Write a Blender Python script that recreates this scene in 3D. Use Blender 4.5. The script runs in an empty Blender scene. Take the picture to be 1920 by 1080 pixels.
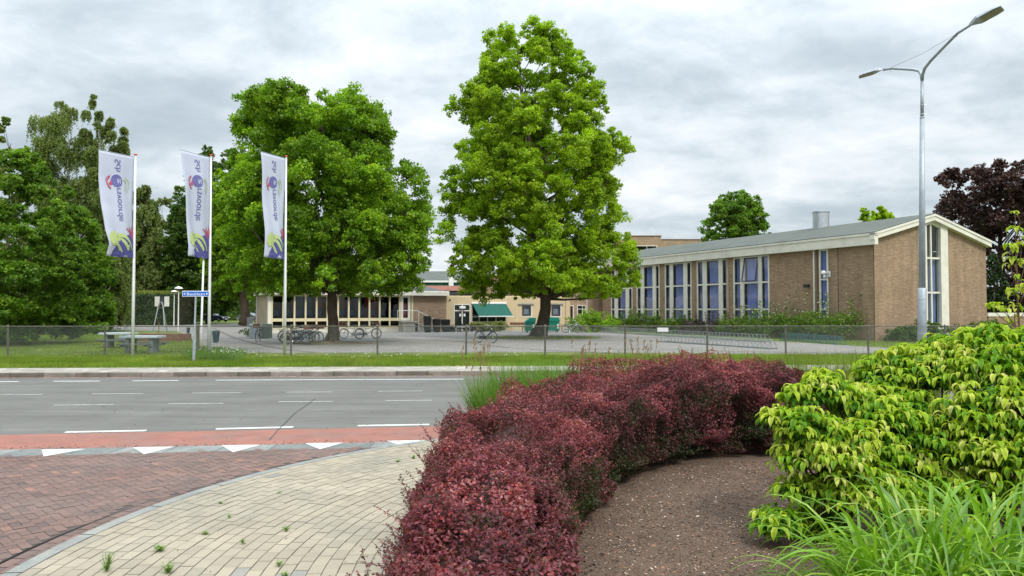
import bpy, math, random
import numpy as np
from mathutils import Vector, Matrix, noise as mnoise
random.seed(7); RNG = np.random.default_rng(11)
R = math.radians; PI = math.pi
scene = bpy.context.scene
COL = scene.collection
# ---------------------------------------------------------------- camera maths (authoring helper: pixel of the photo -> real place)
F = 1400.0; H = 2.1; TH = math.atan(40.5/1400.0); CT, ST = math.cos(TH), math.sin(TH)
ZY = 0.12                                     # level of the verge and school yard (kerb height)
def ray(px, py):
    a = (px-960)/F; b = (540-py)/F
    return a, CT-ST*b, ST+CT*b
def G(px, py, z=0.0):
    x, y, w = ray(px, py); t = (z-H)/w
    return (x*t, y*t, z)
def P(px, py, D):
    x, y, w = ray(px, py); t = D/y
    return (x*t, D, H+w*t)
def Zp(py, D): return P(960, py, D)[2]
def Xp(px, D): return (px-960)/F*D

# ---------------------------------------------------------------- object helpers
def tag(o, label=None, cat=None, group=None, kind=None):
    if label: o['label'] = label
    if cat: o['category'] = cat
    if group: o['group'] = group
    if kind: o['kind'] = kind
    return o
def empty(name, label, cat, loc=(0,0,0), rz=0.0, group=None):
    o = bpy.data.objects.new(name, None); COL.objects.link(o)
    o.location = loc; o.rotation_euler = (0,0,rz); o.empty_display_size = .2
    return tag(o, label, cat, group)
def children(o): return [c for c in bpy.data.objects if c.parent == o]
KIDS = {}
def copy_tree(o, parent=None, mats=None):
    c = o.copy(); COL.objects.link(c); c.parent = parent
    if mats and o.type == 'MESH' and o.data.materials and o.data.materials[0].name in mats:
        c.data = o.data.copy(); c.data.materials[0] = mats[o.data.materials[0].name]
    KIDS[c.name] = []
    for ch in KIDS.get(o.name, []):
        KIDS[c.name].append(copy_tree(ch, c, mats))
    return c

class MB:
    def __init__(s): s.v = []; s.f = []; s.t = []; s.n = 0
    def add(s, vs, fs, tint=None):
        b = s.n; s.v.extend(vs); s.n += len(vs)
        s.f.extend([tuple(i+b for i in f) for f in fs])
        s.t.extend([0.5 if tint is None else tint]*len(vs))
    def box(s, x0,x1,y0,y1,z0,z1, tint=None):
        if x0>x1: x0,x1=x1,x0
        if y0>y1: y0,y1=y1,y0
        if z0>z1: z0,z1=z1,z0
        s.add([(x0,y0,z0),(x1,y0,z0),(x1,y1,z0),(x0,y1,z0),(x0,y0,z1),(x1,y0,z1),(x1,y1,z1),(x0,y1,z1)],
              [(0,3,2,1),(4,5,6,7),(0,1,5,4),(1,2,6,5),(2,3,7,6),(3,0,4,7)], tint)
    def bbox(s, x0,x1,y0,y1,z0,z1, b=.01):      # box with chamfered vertical and top edges
        if x0>x1: x0,x1=x1,x0
        if y0>y1: y0,y1=y1,y0
        def ring(i,z): return [(x0+b+i,y0+i,z),(x1-b-i,y0+i,z),(x1-i,y0+b+i,z),(x1-i,y1-b-i,z),(x1-b-i,y1-i,z),(x0+b+i,y1-i,z),(x0+i,y1-b-i,z),(x0+i,y0+b+i,z)]
        vs = ring(0,z0)+ring(0,z1-b)+ring(b,z1)
        fs = [tuple(range(7,-1,-1)), tuple(range(16,24))]
        for k in (0,8):
            for i in range(8): fs.append((k+i, k+(i+1)%8, k+8+(i+1)%8, k+8+i))
        s.add(vs, fs)
    def obox(s, c, ax, ay, az, tint=None):       # oriented box, half vectors
        c=Vector(c); ax=Vector(ax); ay=Vector(ay); az=Vector(az)
        vs=[tuple(c+ax*i+ay*j+az*k) for k in (-1,1) for j in (-1,1) for i in (-1,1)]
        s.add(vs, [(0,2,3,1),(4,5,7,6),(0,1,5,4),(1,3,7,5),(3,2,6,7),(2,0,4,6)], tint)
    def tube(s, pts, rad, n=8, cap=True):
        pts=[Vector(p) for p in pts]
        if not hasattr(rad,'__len__'): rad=[rad]*len(pts)
        vs=[]; fs=[]; pu=None
        for i,p in enumerate(pts):
            d=(pts[min(i+1,len(pts)-1)]-pts[max(i-1,0)]).normalized()
            if pu is None:
                pu = d.orthogonal().normalized()
            else:
                pu = (pu - d*pu.dot(d)); pu = pu.normalized() if pu.length>1e-6 else d.orthogonal().normalized()
            w=d.cross(pu)
            for k in range(n):
                a=2*PI*k/n; vs.append(tuple(p+(pu*math.cos(a)+w*math.sin(a))*rad[i]))
        for i in range(len(pts)-1):
            for k in range(n):
                fs.append((i*n+k,i*n+(k+1)%n,(i+1)*n+(k+1)%n,(i+1)*n+k))
        if cap:
            fs.append(tuple(range(n-1,-1,-1))); fs.append(tuple((len(pts)-1)*n+k for k in range(n)))
        s.add(vs,fs)
    def torus(s, c, ax, Rr, r, n=28, m=6, a0=0, a1=2*PI):
        c=Vector(c); ax=Vector(ax).normalized(); u=ax.orthogonal().normalized() if abs(ax.z)>.9 else Vector((0,0,1)).cross(ax).normalized(); w=ax.cross(u)
        full = abs(a1-a0-2*PI)<1e-6; N = n if full else n+1
        vs=[];fs=[]
        for i in range(N):
            a=a0+(a1-a0)*i/n; d=u*math.cos(a)+w*math.sin(a)
            for k in range(m):
                b=2*PI*k/m; vs.append(tuple(c+d*(Rr+r*math.cos(b))+ax*(r*math.sin(b))))
        for i in range(n):
            j=(i+1)%N
            for k in range(m): fs.append((i*m+k,j*m+k,j*m+(k+1)%m,i*m+(k+1)%m))
        s.add(vs,fs)
    def lathe(s, c, prof, n=16):                 # prof: (r,z) pairs, axis z
        cx,cy,cz=c; vs=[];fs=[]
        for r,z in prof:
            for k in range(n):
                a=2*PI*k/n; vs.append((cx+r*math.cos(a),cy+r*math.sin(a),cz+z))
        for i in range(len(prof)-1):
            for k in range(n): fs.append((i*n+k,i*n+(k+1)%n,(i+1)*n+(k+1)%n,(i+1)*n+k))
        fs.append(tuple(range(n-1,-1,-1))); fs.append(tuple((len(prof)-1)*n+k for k in range(n)))
        s.add(vs,fs)
    def prism(s, poly, z0, z1, tint=None):
        n=len(poly); vs=[(x,y,z0) for x,y in poly]+[(x,y,z1) for x,y in poly]
        fs=[tuple(range(n-1,-1,-1)),tuple(range(n,2*n))]+[(i,(i+1)%n,n+(i+1)%n,n+i) for i in range(n)]
        s.add(vs,fs,tint)
    def sheet(s, poly, z, tint=None):
        s.add([(x,y,z) for x,y in poly],[tuple(range(len(poly)))],tint)
    def hprism(s, prof, a, axis='y', t=None):    # profile in (x,z) swept between a=(y0,y1)
        n=len(prof); y0,y1=a
        vs=[(x,y0,z) for x,z in prof]+[(x,y1,z) for x,z in prof]
        if axis=='x': vs=[(y,x,z) for x,y,z in vs]
        fs=[tuple(range(n)),tuple(range(2*n-1,n-1,-1))]+[(i,n+i,n+(i+1)%n,(i+1)%n) for i in range(n)]
        s.add(vs,fs,t)
    def blob(s, c, rx, ry, rz, seg=10, ring=6):
        vs=[];fs=[]
        for i in range(ring+1):
            t=PI*i/ring
            for k in range(seg):
                a=2*PI*k/seg; vs.append((c[0]+rx*math.sin(t)*math.cos(a),c[1]+ry*math.sin(t)*math.sin(a),c[2]+rz*math.cos(t)))
        for i in range(ring):
            for k in range(seg): fs.append((i*seg+k,(i+1)*seg+k,(i+1)*seg+(k+1)%seg,i*seg+(k+1)%seg))
        s.add(vs,fs)
    def build(s, name, mat, parent=None, smooth=False, loc=None, fix=True):
        me=bpy.data.meshes.new(name); me.from_pydata(s.v,[],s.f); 
        at=me.attributes.new('tint','FLOAT','POINT'); at.data.foreach_set('value',s.t)
        if fix:
            import bmesh
            bm=bmesh.new(); bm.from_mesh(me); bmesh.ops.recalc_face_normals(bm,faces=bm.faces); bm.to_mesh(me); bm.free()
        me.materials.append(mat)
        if smooth: me.polygons.foreach_set('use_smooth',[True]*len(me.polygons))
        me.update()
        o=bpy.data.objects.new(name,me); COL.objects.link(o)
        if parent: o.parent=parent; KIDS.setdefault(parent.name,[]).append(o)
        if loc: o.location=loc
        return o

def npmesh(name, V, nper, F_, T, mat, parent=None, smooth=False):
    """V (N*nper,3); F_ list of face index tuples inside one leaf (equal sizes); T tint per leaf or per vert"""
    n=len(V)//nper; fs=np.array(F_,dtype=np.int64); k=fs.shape[1]
    idx=(fs[None,:,:]+(np.arange(n)*nper)[:,None,None]).reshape(-1)
    nf=n*len(F_)
    me=bpy.data.meshes.new(name)
    me.vertices.add(len(V)); me.vertices.foreach_set('co',np.ascontiguousarray(V,dtype=np.float32).ravel())
    me.loops.add(len(idx)); me.loops.foreach_set('vertex_index',idx.astype(np.int32))
    me.polygons.add(nf); me.polygons.foreach_set('loop_start',(np.arange(nf)*k).astype(np.int32))
    if hasattr(me.polygons[0] if nf else None,'loop_total'):
        try: me.polygons.foreach_set('loop_total',np.full(nf,k,dtype=np.int32))
        except Exception: pass
    me.update(calc_edges=True)
    at=me.attributes.new('tint','FLOAT','POINT')
    T=np.asarray(T,dtype=np.float32)
    if len(T)==n: T=np.repeat(T,nper)
    at.data.foreach_set('value',T)
    if smooth: me.polygons.foreach_set('use_smooth',np.ones(nf,dtype=bool))
    me.materials.append(mat)
    o=bpy.data.objects.new(name,me); COL.objects.link(o)
    if parent: o.parent=parent; KIDS.setdefault(parent.name,[]).append(o)
    return o

def nrm(a): return a/np.maximum(np.linalg.norm(a,axis=1,keepdims=True),1e-9)
def randdir(n): return nrm(RNG.normal(size=(n,3)))

# ---------------------------------------------------------------- materials
MATS={}
def newmat(name):
    m=bpy.data.materials.new(name); m.use_nodes=True; nt=m.node_tree; nt.nodes.clear()
    out=nt.nodes.new('ShaderNodeOutputMaterial'); return m,nt,out
def N(nt,typ,**kw):
    n=nt.nodes.new(typ)
    for k,v in kw.items():
        if k.startswith('i_'): n.inputs[k[2:].replace('_',' ')].default_value=v
        else: setattr(n,k,v)
    return n
def L(nt,a,b): nt.links.new(a,b)
def rgba(c): return (c[0],c[1],c[2],1)
def ramp(nt,stops,interp='LINEAR'):
    r=nt.nodes.new('ShaderNodeValToRGB'); cr=r.color_ramp; cr.interpolation=interp
    while len(cr.elements)<len(stops): cr.elements.new(.5)
    for e,(p,c) in zip(cr.elements,stops): e.position=p; e.color=rgba(c)
    return r
def mixc(nt,blend,fac,a,b):
    m=nt.nodes.new('ShaderNodeMix'); m.data_type='RGBA'; m.blend_type=blend
    for s,v in ((m.inputs[0],fac),(m.inputs[6],a),(m.inputs[7],b)):
        if isinstance(v,(int,float)): s.default_value=v
        elif isinstance(v,tuple): s.default_value=rgba(v)
        else: L(nt,v,s)
    return m.outputs[2]
def mulv(nt,col,val):     # colour * scalar socket
    m=nt.nodes.new('ShaderNodeVectorMath'); m.operation='SCALE'; L(nt,col,m.inputs[0]); L(nt,val,m.inputs[3]); return m.outputs[0]
def noiseval(nt,co,scale,detail=4,rough=.6,lo=.8,hi=1.2):
    n=N(nt,'ShaderNodeTexNoise'); n.inputs['Scale'].default_value=scale; n.inputs['Detail'].default_value=detail; n.inputs['Roughness'].default_value=rough
    L(nt,co,n.inputs['Vector'])
    mr=N(nt,'ShaderNodeMapRange'); mr.inputs[1].default_value=.3; mr.inputs[2].default_value=.7; mr.inputs[3].default_value=lo; mr.inputs[4].default_value=hi
    L(nt,n.outputs['Fac'],mr.inputs[0]); return mr.outputs[0]
def mat(name,col,rough=.6,var=.12,scale=6,fine=60,finevar=.08,bump=.15,metal=0,spec=.4,bscale=None,dirt=None):
    if name in MATS: return MATS[name]
    m,nt,out=newmat(name); tc=N(nt,'ShaderNodeTexCoord'); co=tc.outputs['Object']
    a=noiseval(nt,co,scale,4,.6,1-var,1+var); b=noiseval(nt,co,fine,3,.6,1-finevar,1+finevar)
    rgb=N(nt,'ShaderNodeRGB'); rgb.outputs[0].default_value=rgba(col)
    c=rgb.outputs[0]
    if dirt:
        dn=N(nt,'ShaderNodeTexNoise'); dn.inputs['Scale'].default_value=dirt[1]; dn.inputs['Detail'].default_value=6; L(nt,co,dn.inputs['Vector'])
        rr=ramp(nt,[(.5,(0,0,0)),(.72,(1,1,1))]); L(nt,dn.outputs['Fac'],rr.inputs[0])
        mm=N(nt,'ShaderNodeMath',operation='MULTIPLY'); mm.inputs[1].default_value=dirt[2]; L(nt,rr.outputs[0],mm.inputs[0])
        c=mixc(nt,'MIX',mm.outputs[0],c,dirt[0])
    c=mulv(nt,mulv(nt,c,a),b)
    p=N(nt,'ShaderNodeBsdfPrincipled'); L(nt,c,p.inputs['Base Color'])
    p.inputs['Roughness'].default_value=rough; p.inputs['Metallic'].default_value=metal; p.inputs['Specular IOR Level'].default_value=spec
    if bump:
        bn=N(nt,'ShaderNodeTexNoise'); bn.inputs['Scale'].default_value=bscale or fine; bn.inputs['Detail'].default_value=4; L(nt,co,bn.inputs['Vector'])
        bp=N(nt,'ShaderNodeBump'); bp.inputs['Strength'].default_value=bump; bp.inputs['Distance'].default_value=.01; L(nt,bn.outputs['Fac'],bp.inputs['Height']); L(nt,bp.outputs[0],p.inputs['Normal'])
    L(nt,p.outputs[0],out.inputs[0]); MATS[name]=m; return m
def leafmat(name,stops,transl=.35,gloss=.05,clump=None,grough=.45,cl=(.75,1.25)):
    m,nt,out=newmat(name); at=N(nt,'ShaderNodeAttribute'); at.attribute_name='tint'
    r=ramp(nt,stops); L(nt,at.outputs['Fac'],r.inputs[0]); c=r.outputs[0]
    if clump:
        tc=N(nt,'ShaderNodeTexCoord'); c=mulv(nt,c,noiseval(nt,tc.outputs['Object'],clump,3,.5,cl[0],cl[1]))
    d=N(nt,'ShaderNodeBsdfDiffuse'); t=N(nt,'ShaderNodeBsdfTranslucent'); g=N(nt,'ShaderNodeBsdfGlossy'); g.inputs['Roughness'].default_value=grough
    L(nt,c,d.inputs[0]); tcx=mixc(nt,'MULTIPLY',1.0,c,(1.1,1.15,.6)); L(nt,tcx,t.inputs[0])
    m1=N(nt,'ShaderNodeMixShader'); m1.inputs[0].default_value=transl; L(nt,d.outputs[0],m1.inputs[1]); L(nt,t.outputs[0],m1.inputs[2])
    m2=N(nt,'ShaderNodeMixShader'); m2.inputs[0].default_value=gloss; L(nt,m1.outputs[0],m2.inputs[1]); L(nt,g.outputs[0],m2.inputs[2])
    L(nt,m2.outputs[0],out.inputs[0]); MATS[name]=m; return m
def tintmat(name,stops,rough=.8,var=.1,scale=3,fine=150,finevar=.12,bump=.3,bscale=200,stain=None,spec=.3):
    """solid material whose colour per piece comes from the tint attribute"""
    m,nt,out=newmat(name); tc=N(nt,'ShaderNodeTexCoord'); co=tc.outputs['Object']
    at=N(nt,'ShaderNodeAttribute'); at.attribute_name='tint'; r=ramp(nt,stops); L(nt,at.outputs['Fac'],r.inputs[0]); c=r.outputs[0]
    if stain:
        dn=N(nt,'ShaderNodeTexNoise'); dn.inputs['Scale'].default_value=stain[1]; dn.inputs['Detail'].default_value=5; L(nt,co,dn.inputs['Vector'])
        rr=ramp(nt,[(.42,(0,0,0)),(.68,(1,1,1))]); L(nt,dn.outputs['Fac'],rr.inputs[0])
        mm=N(nt,'ShaderNodeMath',operation='MULTIPLY'); mm.inputs[1].default_value=stain[2]; L(nt,rr.outputs[0],mm.inputs[0]); c=mixc(nt,'MIX',mm.outputs[0],c,stain[0])
    c=mulv(nt,mulv(nt,c,noiseval(nt,co,scale,4,.6,1-var,1+var)),noiseval(nt,co,fine,3,.7,1-finevar,1+finevar))
    p=N(nt,'ShaderNodeBsdfPrincipled'); L(nt,c,p.inputs['Base Color']); p.inputs['Roughness'].default_value=rough; p.inputs['Specular IOR Level'].default_value=spec
    bn=N(nt,'ShaderNodeTexNoise'); bn.inputs['Scale'].default_value=bscale; L(nt,co,bn.inputs['Vector'])
    bp=N(nt,'ShaderNodeBump'); bp.inputs['Strength'].default_value=bump; bp.inputs['Distance'].default_value=.004; L(nt,bn.outputs['Fac'],bp.inputs['Height']); L(nt,bp.outputs[0],p.inputs['Normal'])
    L(nt,p.outputs[0],out.inputs[0]); MATS[name]=m; return m
def brickmat(name,c1,c2,mortar,bw=.22,bh=.065,ms=.012,soil=None):
    m,nt,out=newmat(name); tc=N(nt,'ShaderNodeTexCoord'); sp=N(nt,'ShaderNodeSeparateXYZ'); L(nt,tc.outputs['Object'],sp.inputs[0])
    ad=N(nt,'ShaderNodeMath',operation='ADD'); L(nt,sp.outputs[0],ad.inputs[0]); L(nt,sp.outputs[1],ad.inputs[1])
    cb=N(nt,'ShaderNodeCombineXYZ'); L(nt,ad.outputs[0],cb.inputs[0]); L(nt,sp.outputs[2],cb.inputs[1])
    b=N(nt,'ShaderNodeTexBrick'); L(nt,cb.outputs[0],b.inputs['Vector']); b.inputs['Scale'].default_value=1; b.inputs['Brick Width'].default_value=bw; b.inputs['Row Height'].default_value=bh
    b.inputs['Mortar Size'].default_value=ms*.5; b.inputs['Color1'].default_value=rgba(c1); b.inputs['Color2'].default_value=rgba(c2); b.inputs['Mortar'].default_value=rgba(mortar); b.inputs['Bias'].default_value=-.1
    c=mulv(nt,b.outputs[0],noiseval(nt,tc.outputs['Object'],.5,5,.65,.86,1.14))
    # per-course streaks
    mp=N(nt,'ShaderNodeMapping'); mp.inputs['Scale'].default_value=(1.2,1.2,14); L(nt,tc.outputs['Object'],mp.inputs[0])
    c=mulv(nt,c,noiseval(nt,mp.outputs[0],1.0,4,.8,.70,1.28))
    mp2=N(nt,'ShaderNodeMapping'); mp2.inputs['Scale'].default_value=(2.2,2.2,.22); L(nt,tc.outputs['Object'],mp2.inputs[0]); c=mulv(nt,c,noiseval(nt,mp2.outputs[0],1.0,5,.7,.82,1.12))
    p=N(nt,'ShaderNodeBsdfPrincipled'); L(nt,c,p.inputs['Base Color']); p.inputs['Roughness'].default_value=.9; p.inputs['Specular IOR Level'].default_value=.2
    bp=N(nt,'ShaderNodeBump'); bp.inputs['Strength'].default_value=.5; bp.inputs['Distance'].default_value=.006; bp.invert=True; L(nt,b.outputs['Fac'],bp.inputs['Height']); L(nt,bp.outputs[0],p.inputs['Normal'])
    L(nt,p.outputs[0],out.inputs[0]); MATS[name]=m; return m
def glassmat(name,tint=(.75,.8,.8),refl=.0,rough=.02,vis=1.0):
    m,nt,out=newmat(name); t=N(nt,'ShaderNodeBsdfTransparent'); t.inputs[0].default_value=rgba(tint)
    g=N(nt,'ShaderNodeBsdfGlossy'); g.inputs['Roughness'].default_value=rough; g.inputs[0].default_value=(1,1,1,1)
    tc=N(nt,'ShaderNodeTexCoord'); bn=N(nt,'ShaderNodeTexNoise'); bn.inputs['Scale'].default_value=1.3; L(nt,tc.outputs['Object'],bn.inputs['Vector'])
    bp=N(nt,'ShaderNodeBump'); bp.inputs['Strength'].default_value=.15; bp.inputs['Distance'].default_value=.02; L(nt,bn.outputs['Fac'],bp.inputs['Height']); L(nt,bp.outputs[0],g.inputs['Normal'])
    fr=N(nt,'ShaderNodeLayerWeight'); fr.inputs[0].default_value=.5
    pw=N(nt,'ShaderNodeMath',operation='POWER'); L(nt,fr.outputs['Facing'],pw.inputs[0]); pw.inputs[1].default_value=4
    ma=N(nt,'ShaderNodeMath',operation='MULTIPLY_ADD'); L(nt,pw.outputs[0],ma.inputs[0]); ma.inputs[1].default_value=.9; ma.inputs[2].default_value=.07+refl
    mx=N(nt,'ShaderNodeMixShader'); L(nt,ma.outputs[0],mx.inputs[0]); L(nt,t.outputs[0],mx.inputs[1]); L(nt,g.outputs[0],mx.inputs[2]); L(nt,mx.outputs[0],out.inputs[0]); MATS[name]=m; return m

# ---------------------------------------------------------------- world, sun, camera
SUN_EL, SUN_AZ = R(48), R(150)      # azimuth clockwise from +Y (the viewing direction): behind the camera, to the right
w=bpy.data.worlds.new("World"); scene.world=w; w.use_nodes=True; nt=w.node_tree; nt.nodes.clear()
out=nt.nodes.new('ShaderNodeOutputWorld'); bg=nt.nodes.new('ShaderNodeBackground'); bg.inputs[1].default_value=0.1
sky=nt.nodes.new('ShaderNodeTexSky'); sky.sky_type='NISHITA'; sky.sun_disc=False; sky.sun_elevation=SUN_EL; sky.sun_rotation=SUN_AZ; sky.air_density=1.2; sky.dust_density=2.5
tc=nt.nodes.new('ShaderNodeTexCoord'); sp=N(nt,'ShaderNodeSeparateXYZ'); L(nt,tc.outputs['Generated'],sp.inputs[0])
def M(op,a,b=None,c=None,clamp=False):
    n=N(nt,'ShaderNodeMath',operation=op,use_clamp=clamp)
    for i,v in enumerate((a,b,c)):
        if v is None: continue
        if isinstance(v,(int,float)): n.inputs[i].default_value=v
        else: L(nt,v,n.inputs[i])
    return n.outputs[0]
zc=M('MAXIMUM',sp.outputs[2],0.0); den=M('ADD',zc,.26)
cb=N(nt,'ShaderNodeCombineXYZ'); L(nt,M('DIVIDE',sp.outputs[0],den),cb.inputs[0]); L(nt,M('DIVIDE',sp.outputs[1],den),cb.inputs[1]); cb.inputs[2].default_value=3.7
def cn(scale,detail,rough,dist=.3,off=(0,0,0)):
    mp=N(nt,'ShaderNodeMapping'); mp.inputs['Location'].default_value=off; mp.inputs['Rotation'].default_value=(0,0,.5); mp.inputs['Scale'].default_value=(1,1.2,1); L(nt,cb.outputs[0],mp.inputs[0])
    n=N(nt,'ShaderNodeTexNoise'); n.inputs['Scale'].default_value=scale; n.inputs['Detail'].default_value=detail; n.inputs['Roughness'].default_value=rough; n.inputs['Distortion'].default_value=dist; L(nt,mp.outputs[0],n.inputs['Vector']); return n.outputs['Fac']
n1=cn(1.15,9,.56,.15,(2.1,.7,0)); n2=cn(3.2,9,.64,.3,(5,3,1))
nn=M('ADD',M('MULTIPLY',n1,.6),M('MULTIPLY',n2,.4))
cr=ramp(nt,SKY_STOPS:=[(.34,(.44,.525,.59)),(.43,(.54,.62,.68)),(.49,(.66,.735,.79)),(.545,(.79,.85,.90)),(.63,(.97,.99,1.0))]); L(nt,nn,cr.inputs[0])
dome=M('MULTIPLY_ADD',M('POWER',zc,2.8),SKY_ZEN:=4.0,1.0)      # overcast dome: brighter overhead
cc=mulv(nt,cr.outputs[0],M('MULTIPLY',dome,10.0*(SKY_GAIN:=.655)))
mx=mixc(nt,'MIX',.93,sky.outputs[0],cc)
L(nt,mx,bg.inputs[0]); L(nt,bg.outputs[0],out.inputs[0])
sl=bpy.data.lights.new('sun','SUN'); sl.energy=1.5; sl.angle=R(14); sl.color=(1,.955,.88)
so=bpy.data.objects.new('sun',sl); COL.objects.link(so)
sd=Vector((math.sin(SUN_AZ)*math.cos(SUN_EL),math.cos(SUN_AZ)*math.cos(SUN_EL),math.sin(SUN_EL)))
so.rotation_euler=sd.to_track_quat('Z','Y').to_euler(); so.location=(0,-5,30)
cam=bpy.data.cameras.new('camera'); cam.sensor_width=36; cam.lens=36*F/1920; cam.clip_start=.05; cam.clip_end=3000
co=bpy.data.objects.new('camera',cam); COL.objects.link(co); co.location=(0,0,H); co.rotation_euler=(R(90)+TH,0,0); scene.camera=co
vs=scene.view_settings; vs.view_transform='Standard'; vs.look='None'; vs.gamma=1; vs.exposure=0.68; vs.use_curve_mapping=False
scene.render.resolution_x=1024; scene.render.resolution_y=576
cy=scene.cycles; cy.max_bounces=8; cy.diffuse_bounces=3; cy.glossy_bounces=3; cy.transmission_bounces=4; cy.transparent_max_bounces=12; cy.use_denoising=True
cy.caustics_reflective=False; cy.caustics_refractive=False; cy.use_adaptive_sampling=True; cy.adaptive_threshold=.01
# ================================================================ GROUND AND ROADS
m_grass_ground=tintmat('grass_ground',[(0,(.09,.13,.02)),(1,(.13,.18,.03))],rough=.95,var=.35,scale=.7,fine=40,finevar=.4,bump=.8,bscale=60,stain=((.22,.2,.07),.35,.5))
m_far=tintmat('far_ground',[(0,(.08,.12,.03)),(1,(.08,.12,.03))],rough=.95,var=.3,scale=.1,fine=5,finevar=.2)
def structure(name,mb,m): return tag(mb.build(name,m),kind='structure')
g=MB(); g.sheet([(-700,-30),(700,-30),(700,900),(-700,900)],-.03); structure('ground',g,m_far)
# asphalt road
m,nt,out=newmat('asphalt'); tc=N(nt,'ShaderNodeTexCoord'); co_=tc.outputs['Object']
mp=N(nt,'ShaderNodeMapping'); mp.inputs['Scale'].default_value=(.15,1.6,1); mp.inputs['Rotation'].default_value=(0,0,-.05); L(nt,co_,mp.inputs[0])
c=mulv(nt,mixc(nt,'MIX',0.0,(.138,.133,.119),(0,0,0)),noiseval(nt,mp.outputs[0],1,5,.65,.80,1.2))
c=mulv(nt,c,noiseval(nt,co_,.7,6,.75,.84,1.14)); c=mulv(nt,c,noiseval(nt,co_,70,3,.8,.62,1.38))
p=N(nt,'ShaderNodeBsdfPrincipled'); L(nt,c,p.inputs['Base Color']); p.inputs['Roughness'].default_value=.8; p.inputs['Specular IOR Level'].default_value=.3
bn=N(nt,'ShaderNodeTexNoise'); bn.inputs['Scale'].default_value=160; L(nt,co_,bn.inputs['Vector']); bp=N(nt,'ShaderNodeBump'); bp.inputs['Strength'].default_value=.6; bp.inputs['Distance'].default_value=.005; L(nt,bn.outputs['Fac'],bp.inputs['Height']); L(nt,bp.outputs[0],p.inputs['Normal']); L(nt,p.outputs[0],out.inputs[0]); m_asph=m
def ext(a,b,x):      # line through two ground points, y at x
    return a[1]+(b[1]-a[1])*(x-a[0])/(b[0]-a[0])
K0=G(0,708); K1=G(870,704)                       # far kerb foot
def ykerb(x): return ext(K0,K1,x)
r0=G(0,816); r1=G(840,799.5); r2=G(0,844); r3=G(840,827.5); r4=G(0,857.5); r5=G(700,839.5)
rd=MB(); rd.sheet([(-70,ext(r0,r1,-70)*.5+1),(-70,-20),(70,-20),(70,ykerb(70)),(-70,ykerb(-70))],0.0); structure('road',rd,m_asph)
# red cycle strip
m_red=tintmat('red_asphalt',[(0,(.29,.125,.095)),(1,(.29,.125,.095))],rough=.85,var=.14,scale=2.5,fine=90,finevar=.3,bump=.5,bscale=150,stain=((.20,.13,.11),1.4,.6))
XR=14
c_=MB(); c_.sheet([(-30,ext(r2,r3,-30)),(XR,ext(r2,r3,XR)),(XR,ext(r0,r1,XR)),(-30,ext(r0,r1,-30))],.004); structure('cycle_strip',c_,m_red)
# smooth pink gutter line under the far kerb
m_gut=tintmat('gutter_brick',[(0,(.2,.13,.11)),(1,(.27,.18,.15))],rough=.9)
c_=MB(); 
for i in range(330):
    x0=-55+i*.3; x1=x0+.285; off=.02
    c_.sheet([(x0,ykerb(x0)-.32),(x1,ykerb(x1)-.32),(x1,ykerb(x1)-off),(x0,ykerb(x0)-off)],.004,random.random())
structure('far_gutter',c_,m_gut)
# concrete strip holding the give way teeth
m_strip=tintmat('concrete_strip',[(0,(.16,.17,.16)),(1,(.24,.25,.235))],rough=.9,var=.2,scale=3,fine=70,finevar=.3)
c_=MB(); xx=-14.0
while xx<0.3:
    x1=xx+.74; f=lambda x: ext(r2,r3,x); gq=lambda x: ext(r4,r5,x)
    c_.sheet([(xx,gq(xx)),(x1-.012,gq(x1-.012)),(x1-.012,f(x1-.012)),(xx,f(xx))],.006,random.random()); xx=x1
structure('concrete_strip',c_,m_strip)
m_paint=mat('road_paint',(.62,.62,.58),rough=.7,var=.1,scale=5,fine=60,finevar=.22,dirt=((.3,.3,.28),9,.55))
m_fade=mat('worn_road_paint',(.36,.36,.335),rough=.7,var=.15,scale=6,fine=70,finevar=.35,dirt=((.17,.17,.16),7,.9))
tr=MB()
for a,b,cx in (((-92,845.5),(-10,845.2),(-90,859)),((78,844.3),(160,843),(82,857)),((250,840),(326,838.5),(270,853)),((415,836),(489,835),(437,849)),((571,832),(643,831),(600,843.5)),((725,827.5),(797,826.5),(757,839))):
    A=G(*a);B=G(*b);C=G(*cx); tr.sheet([A[:2],C[:2],B[:2]],.010)
structure('give_way_teeth',tr,m_paint)
def dash(mb,x0,y0,x1,y1,w=.11,z=.004):
    A=Vector(G(x0,y0)[:2]);B=Vector(G(x1,y1)[:2]); d=(B-A).normalized(); n=Vector((-d.y,d.x))*w/2
    mb.sheet([tuple(A-n),tuple(B-n),tuple(B+n),tuple(A+n)],z)
d1=MB()
for q in ((-60,810.5+5,-10,814),(122,810.5,274,807.5),(405,804.5,550,801),(671,798.5,805,796.2)): dash(d1,*q,w=.15)
for q in ((-20,716,35,715.6),(100,715,187,714.7),(248,714.2,335,713.7),(405,713,869,711),(-200,717,-120,716.4)): dash(d1,*q,w=.15)
structure('white_road_marking',d1,m_paint)
d2=MB()
for q in ((0,740,80,739.6),(-190,743,-90,742),(173,738.6,269,738),(360,737.2,452,736.6),(537,735.6,623,735),(708,733.8,792,733.2),(100,760,213,758.6),(316,757.2,419,756.4),(522,753.5,625,752.8),(722,751.4,810,750.6),(-130,764,-20,762)): dash(d2,*q,w=.11)
structure('worn_road_marking',d2,m_fade)
m_crack=mat('tar_seam',(.05,.05,.05),rough=.6)
cr_=MB(); pts=[(590,748),(575,760),(553,775),(535,793),(520,808),(505,826)]
for a,b in zip(pts,pts[1:]): dash(cr_,*a,*b,w=.02,z=.0065)
structure('tar_seam',cr_,m_crack)
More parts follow.
